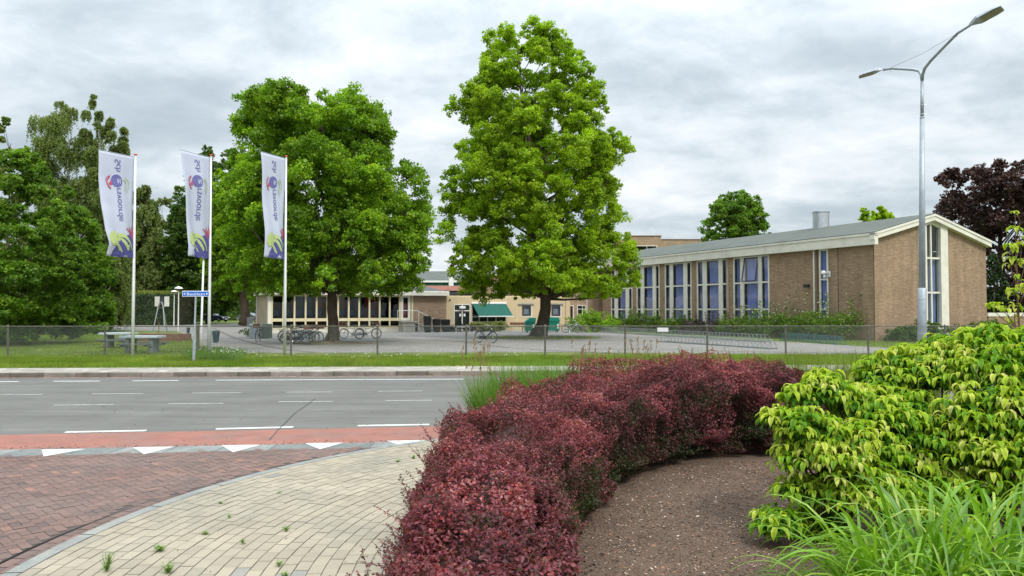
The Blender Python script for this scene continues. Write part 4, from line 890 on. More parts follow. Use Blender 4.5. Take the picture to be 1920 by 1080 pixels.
# --- fine feathery grasses behind the hedge
LM['fine']=leafmat('fine_grass',[(0,(.07,.17,.018)),(.6,(.14,.28,.03)),(1,(.25,.36,.07))],.4,.03)
LM['olive']=leafmat('olive_grass',[(0,(.09,.16,.02)),(.6,(.18,.26,.035)),(1,(.32,.33,.09))],.4,.02)
LM['straw']=leafmat('grass_plume',[(0,(.26,.19,.08)),(.6,(.38,.26,.14)),(1,(.45,.24,.19))],.4,.02)
spots=[(-.42,12.5),(.0,12.8),(.4,12.5),(.85,12.8),(1.25,12.4),(-.15,12.1),(.65,12.1),(1.8,12.8),(2.2,13.2),(2.75,12.9),(3.25,13.2),(3.75,12.9),(4.2,13.2),(4.7,12.9),(5.15,13.2),(5.6,12.9),(6.1,13.2),(6.6,12.9),(7.2,13.2)]
nm_=['leftmost','second','third','fourth','fifth','small front','front middle','eighth','ninth','tenth','eleventh','twelfth','thirteenth','fourteenth','fifteenth','sixteenth','seventeenth','eighteenth','last']
for i,(x,y) in enumerate(spots):
    r_=strap_grass('feather_grass','fine feathery grass tuft behind the barberry hedge, %s from the left'%nm_[i] if i not in (5,6) else ('small feathery grass tuft just in front of the leftmost tufts behind the hedge' if i==5 else 'small feathery grass tuft in front of the middle tufts behind the hedge'),x,y,.05,760 if i<7 else 360,.6 if i in (0,5) else .75 if i<7 else 1.0,1.1 if i in (0,5) else 1.3 if i<7 else 1.45,.007 if i<7 else .009,'fine' if i<7 else 'olive','feathery grass tufts behind the hedge',.2,(.05,.35),(1.15,1.52))
    if i in (0,4,8):
        k=18; xs=RNG.normal(size=k)*.16; V=[]; mb=MB()
        for j in range(k):
            b=Vector((random.gauss(0,.12),random.gauss(0,.12),.3)); tp=b+Vector((random.gauss(0,.15),random.gauss(0,.12),random.uniform(.9,1.3))); mb.tube([b,b.lerp(tp,.5),tp],[.0025,.0018,.001],3,False)
            for s in range(6): q=tp+Vector((random.gauss(0,.012),random.gauss(0,.012),-random.uniform(0,.18))); mb.obox(q,(.006,0,0),(0,.004,0),(0,0,.02))
        mb.build('seed_plumes',LM['straw'],r_,fix=False)
# little weeds in the paving joints
LM['weed']=leafmat('pavement_weed_leaf',[(0,(.12,.24,.03)),(1,(.30,.42,.10))],.35,.05)
def weed(px,py,h,r,n,lab):
    x,y,_=G(px,py,.045); root=empty('weed',lab,'weed',(x,y,.044),0,'weeds in the paving joints'); C=[];D=[];Ls=[]; mb=MB()
    for _ in range(max(1,n//9)):
        a=random.uniform(0,6.28); tp=Vector((math.cos(a)*r*random.random(),math.sin(a)*r*random.random(),h*random.uniform(.5,1))); mb.tube([(0,0,-.005),tuple(tp*.5+Vector((0,0,h*.06))),tuple(tp)],[.0022,.0018,.001],4,False)
        for k in range(9): f=(k+1)/9; b=random.uniform(0,6.28); C.append(tp*f); D.append([math.cos(b),math.sin(b),random.uniform(.2,1.1)]); Ls.append(random.uniform(.022,.04)*(1.1-.4*f))
    C=np.array(C);D=nrm(np.array(D));Ls=np.array(Ls); V,TV,fs=droop_leaves(C,D,Ls,Ls*.28,RNG.random(len(C))*.8,np.full(len(C),.15)); npmesh('leaves',V,15,fs,TV,LM['weed'],root,True); mb.build('stem',LM['weed'],root,fix=False)
weed(200,1072,.16,.07,150,'tallest pale green weed in the paving near the bottom left')
weed(302,1033,.055,.08,150,'flat rosette weed in the paving, upper of the bottom left group')
weed(316,1075,.09,.07,110,'bushy small weed beside the tallest one at the bottom edge')
weed(537,996,.05,.05,60,'single small weed in the middle of the beige paving')
weed(456,1020,.06,.02,30,'thin upright weed between the middle and bottom left weeds')
weed(385,1002,.03,.05,50,'dark flat weed right of the kerb in the paving')
weed(522,1062,.05,.05,45,'pale sprawling weed near the bottom edge left of the hedge')
weed(535,1082,.05,.04,45,'weed cut by the bottom edge of the picture')
weed(745,866,.03,.06,40,'weed by the far tip of the beige paving')
weed(775,860,.06,.05,60,'dark green tuft against the hedge at the far paving end')
weed(430,971,.035,.02,20,'tiny weed left of the paving centre')
weed(520,925,.02,.05,25,'tiny flat weed in the upper paving')
weed(412,944,.02,.05,30,'tiny flat weed next to the kerb bend')
# ================================================================ BUILDINGS
m_brickA=brickmat('tan_brick',(.35,.235,.15),(.25,.165,.105),(.31,.25,.18))
m_brickB=brickmat('pale_brick',(.36,.25,.165),(.29,.195,.13),(.36,.29,.22))
m_white=mat('cream_white_paint',(.70,.67,.58),rough=.5,var=.06,scale=2,fine=20,finevar=.04,bump=.05,dirt=((.42,.39,.31),1.1,.35))
m_cream=mat('cream_panel',(.56,.44,.27),rough=.7,var=.07,scale=.8,fine=20,finevar=.05,dirt=((.42,.34,.22),.8,.4))
m_roof=mat('bitumen_roof',(.098,.11,.095),rough=.9,var=.16,scale=.5,fine=12,finevar=.15,dirt=((.09,.095,.085),.6,.5))
m_roofd=mat('dark_roof',(.10,.10,.10),rough=.85,var=.15,scale=.6,fine=14,finevar=.15)
m_zinc=mat('galvanised_metal',(.5,.53,.55),rough=.42,var=.12,scale=4,metal=.75,bump=.08)
m_dark=mat('dark_plastic',(.025,.025,.027),rough=.5)
m_darkfr=mat('dark_window_frame',(.05,.05,.065),rough=.45)
m_wplastic=mat('white_plastic',(.75,.75,.73),rough=.4,var=.04)
m_green=mat('green_canvas',(.003,.085,.062),rough=.75,var=.12,scale=2)
m_greenp=mat('green_panel',(.01,.11,.09),rough=.5,var=.12,scale=1.5)
m_teal=mat('green_container_paint',(.006,.19,.13),rough=.45,var=.16,scale=2,dirt=((.02,.10,.08),1.5,.5))
m_inner=mat('dark_interior',(.05,.045,.04),rough=.9)
m_intfloor=mat('interior_floor',(.12,.10,.08),rough=.6)
m_glass=glassmat('window_glass',(.70,.76,.76),-.035)
m_glass2=glassmat('hall_glass',(.96,.97,1.0),.0)
m_concrete=mat('light_concrete',(.42,.40,.35),rough=.9,var=.15,scale=2,dirt=((.25,.24,.2),1.5,.5))
# curtain: folds are real geometry
m,nt,out=newmat('blue_curtain'); tcn=N(nt,'ShaderNodeTexCoord'); at=N(nt,'ShaderNodeAttribute'); at.attribute_name='tint'
r_=ramp(nt,[(0,(.10,.145,.40)),(.5,(.25,.31,.60)),(1,(.46,.52,.80))]); L(nt,at.outputs['Fac'],r_.inputs[0]); d_=N(nt,'ShaderNodeBsdfDiffuse'); L(nt,mulv(nt,r_.outputs[0],noiseval(nt,tcn.outputs['Object'],2,3,.5,.9,1.1)),d_.inputs[0]); L(nt,d_.outputs[0],out.inputs[0]); m_curt=m
class Wall:
    """local wall frame: s along the wall, d outward, z up"""
    def __init__(s,o,a,n): s.o=Vector((o[0],o[1],0)); s.a=Vector((a[0],a[1],0)).normalized(); s.n=Vector((n[0],n[1],0)).normalized()
    def p(s,u,d,z): q=s.o+s.a*u+s.n*d; return (q.x,q.y,z)
    def box(s,mb,u0,u1,d0,d1,z0,z1,tint=None):
        c=s.o+s.a*(u0+u1)/2+s.n*(d0+d1)/2; mb.obox((c.x,c.y,(z0+z1)/2),s.a*abs(u1-u0)/2,s.n*abs(d1-d0)/2,(0,0,abs(z1-z0)/2),tint)
    def solid(s,mb,u0,u1,z0,z1,th,openings):
        cuts=sorted(set([u0,u1]+[v for o in openings for v in o[:2] if u0<v<u1]))
        for a,b in zip(cuts,cuts[1:]):
            m_=(a+b)/2; op=sorted([(o[2],o[3]) for o in openings if o[0]<m_<o[1]]); z=z0
            for p0,p1 in op:
                if p0>z+1e-4: s.box(mb,a,b,-th,0,z,p0)
                z=max(z,p1)
            if z<z1-1e-4: s.box(mb,a,b,-th,0,z,z1)
    def quad(s,mb,u0,u1,d,z0,z1): mb.add([s.p(u0,d,z0),s.p(u1,d,z0),s.p(u1,d,z1),s.p(u0,d,z1)],[(0,1,2,3)])
    def curtain(s,mb,u0,u1,d,z0,z1,pitch=.13,amp=.035):
        n=max(6,int((u1-u0)/pitch*6)); vs=[];fs=[]; ph=random.random()*6; tn=[]
        for i in range(n+1):
            u=u0+(u1-u0)*i/n; t=u/pitch*2*PI+ph+.8*math.sin(u*5+ph); o_=d+amp*math.sin(t)
            b=s.p(u,o_,z0);c=s.p(u,o_*1.0,z1); vs+= [b,c]
        for i in range(n): fs.append((2*i,2*i+2,2*i+3,2*i+1))
        mb.add(vs,fs,random.uniform(.35,.65))
def win(W,parent,u0,u1,z0,z1,fr=.07,d=-.08,mull=(),trans=(),m_f=None,m_g=None,depth=.08,curt=None,name='window',fw=.06,label=None,dark=False):
    f=MB(); W.box(f,u0,u0+fr,d,d+depth,z0,z1); W.box(f,u1-fr,u1,d,d+depth,z0,z1); W.box(f,u0+fr,u1-fr,d,d+depth,z0,z0+fr); W.box(f,u0+fr,u1-fr,d,d+depth,z1-fr,z1)
    for m_ in mull: W.box(f,m_-fw/2,m_+fw/2,d+.003,d+depth-.003,z0+fr,z1-fr)
    ms=sorted([u0+fr]+list(mull)+[u1-fr])
    for t_ in trans:
        for a,b in zip(ms,ms[1:]): W.box(f,a+(fw/2 if a in mull else 0),b-(fw/2 if b in mull else 0),d+.004,d+depth-.004,t_-fw/2,t_+fw/2)
    w_=f.build(name,m_f or m_white,parent)
    if label: w_['label']=label
    g=MB(); W.quad(g,u0+fr*.5,u1-fr*.5,d+depth*.4,z0+fr*.5,z1-fr*.5); g.build('pane',m_g or m_glass,w_,fix=False)
    if curt: c=MB(); W.curtain(c,u0+fr,u1-fr,d-.12,z0+fr*.5,z1-fr*.5); c.build('curtain',m_curt,w_,fix=False)
    if dark: c=MB(); W.quad(c,u0+fr,u1-fr,d-.3,z0+fr*.5,z1-fr*.5); c.build('dark_room',m_inner,w_,fix=False)
    return w_

# ---------------------------------------------------------------- the school hall (right)
hall=empty('school_hall','long brick school hall with blue curtained windows and white roof edge on the right','building',(HP.x,HP.y,ZY),HANG)
hall.rotation_euler=(0,0,HANG)
eD=HP.y; zf0=Zp(459,HP.y)-ZY; zf1=Zp(437.5,HP.y)-ZY     # fascia bottom and top at the corner
LEN=hall_s(1145)+1.5; Wd_=hall_g(1850); 
def zpl(px,py): # height on the long side plane for a photo point
    s=hall_s(px); D=HP.y+HV.y*s; return Zp(py,D)-ZY
def zpg(px,py): s=hall_g(px); D=HP.y+HU.y*s; return Zp(py,D)-ZY
LW=Wall((0,0),(0,1),(-1,0)); GW=Wall((0,0),(1,0),(0,-1))
print('hall',HP,LEN,Wd_,zf0,zf1)
ridx=hall_g(1746); zr=zpg(1746,402); zer=zpg(1850,452.5)
bays=[(1375.5,1443,(1388.6,1395.5),(1422,1429)),(1307,1365.5,(1318,1325.5),(1348,1355.5)),(1247,1297,(1256,1262.5),(1282,1289)),(1194,1237,(1201.7,1208),(1224,1230.3)),(1146,1186,(1152.5,1158.9),(1173.3,1179.7))]
zt=zpl(1409,483); z1t=zpl(1409,530); z2t=zpl(1409,580); zb=.55
ops=[]
for b in bays: s0,s1=hall_s(b[1]),hall_s(b[0]); ops.append((s0,s1,zb,zf0))
n0,n1=hall_s(1554),hall_s(1537); zn0=.6; znt=zpl(1545,467)
ops.append((n0,n1,zn0,znt))
wl=MB(); LW.solid(wl,.0,LEN,0,zf0+.05,.3,ops)
# gable wall
gw0,gw1=hall_g(1722),hall_g(1775.5); 
def gtop(u): return (zf1+(zr-zf1)*((u+.4)/(ridx+.4)))-.405 if u<ridx else zr+(zer-zr)*((u-ridx)/(Wd_+.12-ridx))-.405
for a,b in ((0.3,gw0),(gw1,Wd_)):
    q=[(a,0),(b,0),(b,gtop(b)),(a,gtop(a))]; wl.hprism(q,(0,.3))
gwin_bot=zpg(1747,612)
wl.box(gw0,gw1,.02,.3,0,zpg(1747,629))
wl.box(Wd_-.3,Wd_,.3,LEN,0,zer-.5); wl.box(.3,Wd_-.3,LEN-.3,LEN,0,zf0)
wl.build('wall',m_brickA,hall)
# joint / projecting return at the corner: slightly recessed narrow strip
jj=MB(); s_=hall_s(1572); LW.box(jj,s_-.03,s_+.03,.0,.004,0,zf0); LW.box(jj,.0,.05,.0,.004,0,zf0)
jj.build('expansion_joint',mat('dark_joint',(.08,.06,.045),rough=.9),hall)
# fascia boards with a drip step, cream white
fa=MB(); ov=.35
def fascia(mb,pts_out,t0,t1): pass
fa.box(-ov,-.05+.0,-ov,LEN,zf0,zf1-.14); fa.box(-ov-.05,-.05,-ov-.05,LEN,zf1-.137,zf1)
def gab(mb,y0,y1,zo0,zo1):
    a=(-ov,zf1+zo0,zf1+zo1); pk=ridx
    for (x0,zA,x1,zB) in ((-ov-.05,zf1,ridx,zr),(ridx,zr,Wd_+ov*.3,zer)):
        mb.hprism([(x0,zA+zo0),(x1,zB+zo0),(x1,zB+zo1),(x0,zA+zo1)],(y0,y1))
gab(fa,-ov-.002,-.0,-.42,-.14); gab(fa,-ov-.05,-.0,-.137,.0)
fa.box(Wd_,Wd_+.1,0.01,LEN,zer-.42,zer)
fa.build('fascia',m_white,hall)
rf=MB()
for (x0,zA,x1,zB) in ((-ov-.03,zf1,ridx,zr),(ridx,zr,Wd_+ov*.3,zer)):
    rf.hprism([(x0,zA+.004),(x1,zB+.004),(x1,zB+.05),(x0,zA+.05)],(-ov-.02,LEN))
roof=rf.build('roof',m_roof,hall)
fl=MB(); k=(1541-960)/F; q0=HP+HU*ridx; tt_=(k*q0.y-q0.x)/(HV.x-k*HV.y); Dc=q0.y+HV.y*tt_
ztop=Zp(396,Dc)-ZY; rr_=15/F*Dc
fl.lathe((ridx,tt_,0),[(rr_*.97,zr-.25),(rr_*.97,ztop-.13),(rr_*1.03,ztop-.13),(rr_*1.03,ztop-.02),(rr_*.98,ztop),(rr_*.9,ztop-.05),(rr_*.88,zr)],28)
fl.build('flue',m_zinc,roof,smooth=False)
# bays
for i,b in enumerate(bays):
    s0,s1=hall_s(b[1]),hall_s(b[0]); pa=sorted((hall_s(b[2][0]),hall_s(b[2][1]))); pb_=sorted((hall_s(b[3][0]),hall_s(b[3][1]))) 
    f=MB()
    for (u0,u1,dd) in ((s0,s0+.13,.02),(s1-.13,s1,.02),(pa[0],pa[1],.03),(pb_[0],pb_[1],.03)): LW.box(f,u0,u1,-.12,dd,zb,zf0-.02)
    segs=[(s0+.13,pb_[0]),(pb_[1],pa[0]),(pa[1],s1-.13)]
    for (a,c) in segs:
        for z_ in (z1t,z2t): LW.box(f,a,c,-.12,.0,z_-.06,z_+.06)
        LW.box(f,a,c,-.14,.0,zt,zf0-.02); LW.box(f,a,c,-.12,.02,zb,zb+.16)
    w_=f.build('window_bay',m_white,hall)
    g=MB(); cu=MB(); fr=MB()
    for (a,c) in segs:
        for k_,(z0_,z1_) in enumerate(((zb+.16,z2t-.06),(z2t+.06,z1t-.06),(z1t+.06,zt))):
            if i==0 and k_==2 and (a,c)==segs[1]: continue
            for q in ((a,a+.04),(c-.04,c)): LW.box(fr,q[0],q[1],-.1,-.04,z0_,z1_)
            LW.box(fr,a+.04,c-.04,-.1,-.04,z0_,z0_+.04); LW.box(fr,a+.04,c-.04,-.1,-.04,z1_-.04,z1_)
            LW.quad(g,a+.02,c-.02,-.075,z0_+.02,z1_-.02)
        cw=c-a
        LW.curtain(cu,a+(.0 if i%2 else .12*cw),c-.02,-.30,zb+.1,zt,.19,.085)
    fr.build('sash',m_darkfr,w_); g.build('pane',m_glass2,w_,fix=False); cu.build('curtain',m_curt,w_,smooth=True,fix=False)
    if i==0:   # open top-hung window
        a,c=segs[1]; z0_,z1_=z1t+.06,zt; f=MB(); hh=z1_-z0_; tx=math.sin(R(10)); tz=math.cos(R(10))
        def tp(u,v,off=0): return LW.p(u,-.04+v*tx+off*tz,z1_-v*tz+off*tx)
        def tb(mb,u0,u1,v0,v1,o0=-.03,o1=.03): mb.add([tp(u0,v0,o0),tp(u1,v0,o0),tp(u1,v1,o0),tp(u0,v1,o0),tp(u0,v0,o1),tp(u1,v0,o1),tp(u1,v1,o1),tp(u0,v1,o1)],[(0,3,2,1),(4,5,6,7),(0,1,5,4),(1,2,6,5),(2,3,7,6),(3,0,4,7)])
        tb(f,a,a+.07,0,hh); tb(f,c-.07,c,0,hh); tb(f,a+.07,c-.07,0,.07); tb(f,a+.07,c-.07,hh-.07,hh)
        f.build('open_sash',m_darkfr,w_)['label']='top hung sash standing open'
        g=MB(); g.add([tp(a+.05,.05),tp(c-.05,.05),tp(c-.05,hh-.05),tp(a+.05,hh-.05)],[(0,1,2,3)]); g.build('pane',m_glass2,w_,fix=False)
# dark room behind curtains
rm=MB(); rm.box(1.2,1.25,.5,LEN-.5,.3,zf0-.1); rm.build('room_back',m_inner,hall)
# narrow window
wn=win(LW,hall,n0,n1,zn0,znt,fr=.12,d=-.06,trans=(zpl(1545,524),zpl(1545,580)),depth=.1,m_g=m_glass2,curt=True,fw=.1,name='narrow_window')
# gable window with pillar
f=MB(); pl0=hall_g(1762)
for (u0,u1,dd) in ((gw0,gw0+(gw1-pl0),.14),(pl0,gw1,.14)):
    q=[(u0,zpg(1747,636)),(u1,zpg(1747,636)),(u1,gtop(u1)+.02),(u0,gtop(u0)+.02)]; f.hprism(q,(-dd,.2))
wa,wb=gw0+(gw1-pl0),pl0; mu=hall_g(1746.7)
f.hprism([(wa,gtop(wa)-.25),(mu,gtop(mu)-.22),(wb,gtop(wb)-.25),(wb,gtop(wb)+.02),(mu,min(gtop(mu),gtop(ridx))+.02),(wa,gtop(wa)+.02)],(-.06,.15))
f.hprism([(mu-.06,gwin_bot+.1),(mu+.06,gwin_bot+.1),(mu+.06,gtop(mu)-.23),(mu-.06,gtop(mu)-.23)],(-.03,.12))
for a,c in ((wa,mu-.06),(mu+.06,wb)):
    for py in (484,548.6): z_=zpg(1747,py); f.box(a,c,-.02,.1,z_-.06,z_+.06)
f.box(wa,wb,-.08,.15,gwin_bot,gwin_bot+.1)
w_=f.build('gable_window',m_white,hall)
g=MB(); g.add([(wa,.05,gwin_bot+.05),(wb,.05,gwin_bot+.05),(wb,.05,gtop(wb)-.2),(mu,.05,gtop(mu)-.2),(wa,.05,gtop(wa)-.2)],[(0,1,2,3,4)]); g.build('pane',m_glass,w_,fix=False)
cu=MB()
for a,c in ((wa+.1,mu-.1),(mu+.12,wb-.05)): GW.curtain(cu,a,c,-.3,gwin_bot+.05,zpg(1747,486),.16,.04)
cu.build('curtain',m_curt,w_,smooth=True,fix=False)
g=MB(); g.box(gw0+.05,gw1-.05,.9,.92,0.3,zr-.3); g.build('dark_room',m_inner,w_)
f=MB(); f.box(wa,wb,-.05,.15,zpg(1747,628),gwin_bot-.004); f.build('sill_panel',m_white,w_)
dp=MB(); 
for px in (1364,): s_=hall_s(px); dp.tube([LW.p(s_,.06,.1),LW.p(s_,.06,zf0)],.045,8)
dp.build('downpipe',m_brickB if False else mat('tan_pipe',(.42,.30,.2),rough=.6),hall)
s_=hall_s(1528); f=MB(); f.tube([LW.p(s_,.07,.1),LW.p(s_,.07,zf0+.05)],.055,8); f.build('downpipe',m_white,hall)
f=MB(); LW.box(f,hall_s(1530.5)-.02-.28,hall_s(1530.5)-.02,.0,.006,0,zf0); f.build('painted_recess_shade',mat('recess_shade_paint',(.13,.085,.055),rough=.9),hall)  # recess by the downpipe not modelled; its shade painted as a dark flat strip
# flood light and camera on the long wall
q=LW.p(hall_s(1518),0,zpl(1518,536)); o=empty('floodlight','small black floodlight on the plain brick wall of the hall','floodlight',hallpt(-.0,q[1],q[2]+ZY),HANG)
f=MB(); f.bbox(-.42,-.14,-.18,.18,-.12,.12,.03); f.build('housing',m_dark,o); f=MB(); f.box(-.14,0,-.04,.04,-.05,.05); f.build('bracket',m_dark,o)
q=LW.p(hall_s(1555),0,zpl(1555,514)); o=empty('security_camera','white dome security camera beside the narrow hall window','camera',hallpt(0,q[1],q[2]+ZY),HANG)
f=MB(); f.box(-.5,0,-.07,.07,.02,.12); f.box(-.06,0,-.14,.14,-.2,.2); f.build('bracket',m_wplastic,o); f=MB(); f.blob((-.5,0,.08),.17,.17,.16,14,10); f.build('dome',m_wplastic,o,smooth=True); f=MB(); f.blob((-.44,0,-.16),.10,.10,.12,12,8); f.build('lens_dome',m_wplastic,o,smooth=True)
f=MB(); f.box(0,.02,-.3,.3,-.12,.12)
# low wall right of the hall
q=P(1850,606,58); o=empty('garden_wall','low brown garden wall with white coping right of the hall','wall',(Xp(1853,58),58,ZY),.1); f=MB(); f.box(0,14,0,.2,0,Zp(592,58)-ZY-.05); f.build('wall',m_brickA,o); f=MB(); f.box(-.05,14.05,-.05,.25,Zp(592,58)-ZY-.05,Zp(590,58)-ZY+.15); f.build('coping',m_white,o)
# ---------------------------------------------------------------- far brick building over the roof
D=130; o=empty('flat_roofed_building','tall tan brick building showing over the left end of the hall roof','building',(Xp(1172,D),D,ZY),.0)
w1=Xp(1240,D)-Xp(1172,D); w2=Xp(1330,D)-Xp(1172,D); z1=Zp(443,D)-ZY; z2=Zp(449.5,D)-ZY
f=MB(); W=Wall((0,0),(1,0),(0,-1)); W.solid(f,0,w1,0,z1,.4,[(.6,Xp(1233,D)-Xp(1172,D),Zp(476,D),Zp(461.5,D))]); f.box(w1,w2,-.0,14,0,z2); f.box(0,w1,6,14,0,z1); f.build('wall',m_brickB,o)
win(W,o,.6,Xp(1233,D)-Xp(1172,D),Zp(476,D),Zp(461.5,D),fr=.12,d=-.2,depth=.2,mull=(2.0+Xp(1192,D)-Xp(1172,D),),m_f=m_white,dark=True)
f=MB(); f.box(-.1,w1+.1,-.1,0.3,z1,z1+.14); f.box(w1+.1,w2+.1,-.1,.3,z2,z2+.12); f.build('parapet',mat('brown_coping',(.18,.11,.08),rough=.8),o)
# ---------------------------------------------------------------- glazed pavilion
P0=Vector((*G(502,625,ZY)[:2],0)); ANG=HANG
U=Vector((math.cos(ANG),math.sin(ANG),0)); Vv=Vector((-math.sin(ANG),math.cos(ANG),0))
def fs_(px,off=0): # s along facade line
    k=(px-960)/F; o=P0+Vv*off; return (k*o.y-o.x)/(U.x-k*U.y)
def ZF(px,py,off=0): s=fs_(px,off); D=(P0+U*s+Vv*off).y; return Zp(py,D)-ZY
pav=empty('glazed_pavilion','low glazed building with cream posts and grey hipped roof behind the yard','building',(P0.x,P0.y,ZY),ANG)
FW=Wall((0,0),(1,0),(0,-1)); SW=Wall((0,0),(0,1),(-1,0))
s_d0,s_d1=fs_(749.5),fs_(769.5); s_end=fs_(837); dep=8.2; ZTt=ZF(520,552); ZFa=ZF(520,543); z_s=ZF(520,600); z_b=.35
zt_=ZTt
f=MB(); FW.box(f,0.0,fs_(510),-.3,0,0,zt_); f.box(0.0,s_d0,.02,.3,0,z_b)  # corner pier, plinth
f.build('corner_pier',m_white,pav)
wf=MB(); n_=12; s0=fs_(510); mod=(s_d0-s0)/n_
for i in range(n_+1): FW.box(wf,s0+i*mod-.07,s0+i*mod+.07,-.12,.03,z_b,zt_)
for i in range(n_):
    a,b=s0+i*mod+.07,s0+(i+1)*mod-.07
    FW.box(wf,a,b,-.1,.02,z_s-.13,z_s+.13); FW.box(wf,a,b,-.1,.0,zt_-.14,zt_); FW.box(wf,a,b,-.1,.0,z_b,z_b+.1)
m_post=mat('pale_yellow_paint',(.64,.56,.36),rough=.5,var=.06,scale=2)
glz=wf.build('glazing_frame',m_post,pav)
g=MB(); FW.quad(g,s0,s_d0,-.05,z_b,zt_); g.build('pane',m_glass,glz,fix=False)
# interior
it=MB(); it.box(0.3,s_end-.3,5.0,5.1,0,zt_); it.build('interior_wall',m_inner,pav); it=MB(); it.box(.3,s_end-.3,.35,5,z_s-.1,z_s-.04); it.build('interior_floor',m_intfloor,pav)
m_tealc=mat('teal_fabric',(.02,.12,.13),rough=.8); m_redc=mat('red_fabric',(.25,.03,.03),rough=.8); m_bluec=mat('blue_seat',(.04,.10,.19),rough=.5); m_brc=mat('wooden_door',(.22,.10,.04),rough=.6)
for px,mt,w__ in ((545,m_tealc,.9),(566,m_tealc,.5),(594,m_brc,1.2),(663,m_tealc,.6),(685,m_redc,1.0),(630,m_brc,.5)):
    s=fs_(px); it=MB(); it.box(s+.9-w__/2,s+.9+w__/2,1.8,1.86,z_s,zt_-.1); it.build('hanging_panel',mt,pav)
for i in range(13):
    s=s0+.5+i*.93; it=MB(); it.box(s-.22,s+.22,.9,1.3,z_s+.40,z_s+.45); it.box(s-.2,s+.2,1.26,1.3,z_s+.45,z_s+.85)
    for a in (-.2,.18):
        for b in (.92,1.26): it.box(s+a,s+a+.02,b,b+.02,z_s-.04,z_s+.40)
    it.build('indoor_chair',m_bluec,pav)
# side wall: vertical cream boards
sw=MB(); SW.box(sw,.3,dep,-.1,-.03,0,zt_); 
for i in range(9): SW.box(sw,.35+i*.88,.45+i*.88,-.03,.03,0,zt_)
sw.build('side_boarding',mat('weathered_cream_board',(.44,.38,.27),rough=.8,var=.15,scale=2,dirt=((.22,.22,.15),1,.5)),pav)
# glazed door up the steps
zl=ZF(760,601); zd1=ZF(760,553)
dw=win(FW,pav,s_d0+.08,s_d1-.0,zl,zd1,fr=.24,d=-.05,depth=.1,m_f=m_white,name='glazed_door',dark=True)
f=MB(); FW.box(f,s_d0+.4,s_d1-.35,-.12,-.1,zl+.3,zl+1.6); f.build('red_panel',m_redc,dw)
bw_=MB(); FW.box(bw_,s_d1+.28,s_end,-.3,0,0,zt_); FW.box(bw_,s_d0,s_d1+.1,-.3,-.06,0,zl-.12); FW.box(bw_,s_d0+.07,s_d1,-.3,-.1,zd1,zt_); bw_.box(s_end-.3,s_end,.3,dep,0,zt_); bw_.build('brick_wall',m_brickB,pav)
f=MB(); FW.box(f,s_d1+.08,s_d1+.26,-.3,.04,0,zt_); f.build('door_post',m_post,pav)
f=MB(); f.bbox(-.25,s_end+.1,-.55,dep,zt_,ZFa,.03); f.build('fascia',m_white,pav)
# hipped roofs
zp=ZF(600,530,3)+.5
rf=MB(); 
def hip(mb,x0,x1,y0,y1,z0,z1,r=1.6): mb.add([(x0,y0,z0),(x1,y0,z0),(x1,y1,z0),(x0,y1,z0),(x0+r*1.2,(y0+y1)/2,z1),(x1-r*1.2,(y0+y1)/2,z1)],[(0,1,5,4),(1,2,5),(2,3,4,5),(3,0,4),(0,3,2,1)])
hip(rf,.0,s_end-.2,-.3,dep-.2,ZFa+.004,ZF(768,522,4),3.2); rf.build('roof',m_roofd,pav)
# steps with railing
st=MB(); sx=s_d0-.1; FW.box(st,sx,s_d1+.35,.05,1.25,zl-.14,zl-.02); FW.box(st,sx+.1,s_d1+.1,.1,1.15,0,zl-.145)
ns_=5; 
stp=empty('entrance_steps','cream concrete steps with white handrail beside the brick wall','steps',(P0+U*(s_d1+.35)).to_tuple()[:2]+(ZY,),ANG)
stl=st; stl_o=stl.build('landing',m_concrete,pav)
f=MB()
for i in range(ns_):
    z=zl-.14-(i+1)*(zl-.14)/(ns_+1); f.box(i*.36,(i+1)*.36+.05,-1.2,-.05,z-.07,z); f.box(i*.36+.02,(i+1)*.36,-1.1,-.15,0,z-.072)
f.build('treads',m_concrete,stp)
f=MB(); run=ns_*.36
f.tube([(-1.9,-1.2,zl+.9),(-.1,-1.2,zl+.9),(run,-1.2,.98),(run+.05,-1.2,.0)],.025,6); f.tube([(.05,-1.2,0),(.05,-1.2,zl+.85)],.022,6); f.tube([(run*.55,-1.2,0),(run*.55,-1.2,zl*.45+.93)],.022,6)
f.tube([(-1.9,-1.2,zl),(-1.9,-1.2,zl+.9)],.022,6); f.build('handrail',m_wplastic,stp)
# ---------------------------------------------------------------- cream wing
cr_a=s_end; cr_b=fs_(1060); OFF=.0
crw=empty('cream_wing','flat cream school wing with green awning and glass entrance doors','building',(P0+U*cr_a).to_tuple()[:2]+(ZY,),ANG)
def cs(px): return fs_(px)-cr_a
zc_=ZF(900,557); CW=Wall((0,0),(1,0),(0,-1)); Lc=cr_b-cr_a
def zc(px,py): return ZF(px,py)
ops=[(cs(850.5),cs(882),0.02,zc(866,570)),(cs(884),cs(949),zc(915,604),zc(915,571)),(cs(979),cs(995.5),zc(987,592.5),zc(987,573)),(cs(1034),cs(1050.5),zc(1042,592.5),zc(1042,573.5))]
f=MB(); CW.solid(f,0,Lc,0,zc_,.25,ops); f.box(Lc-.25,Lc,.25,7,0,zc_); f.build('wall',m_cream,crw)
f=MB(); f.box(.0,Lc,.1,7,zc_,zc_+.12); f.build('roof_edge',mat('pale_trim',(.6,.5,.33),rough=.7),crw)
f=MB(); CW.box(f,cs(850.5),cs(882),-.24,-.22,0,zc(866,570)); CW.box(f,cs(884),cs(949),-.24,-.22,zc(915,604),zc(915,571)); f.build('dark_room',m_inner,crw)
d_=win(CW,crw,cs(850.5),cs(882),.02,zc(866,570),fr=.1,d=-.05,depth=.09,mull=(cs(866.5),),trans=(zc(866,582.5),),name='entrance_doors',fw=.1)
f=MB(); 
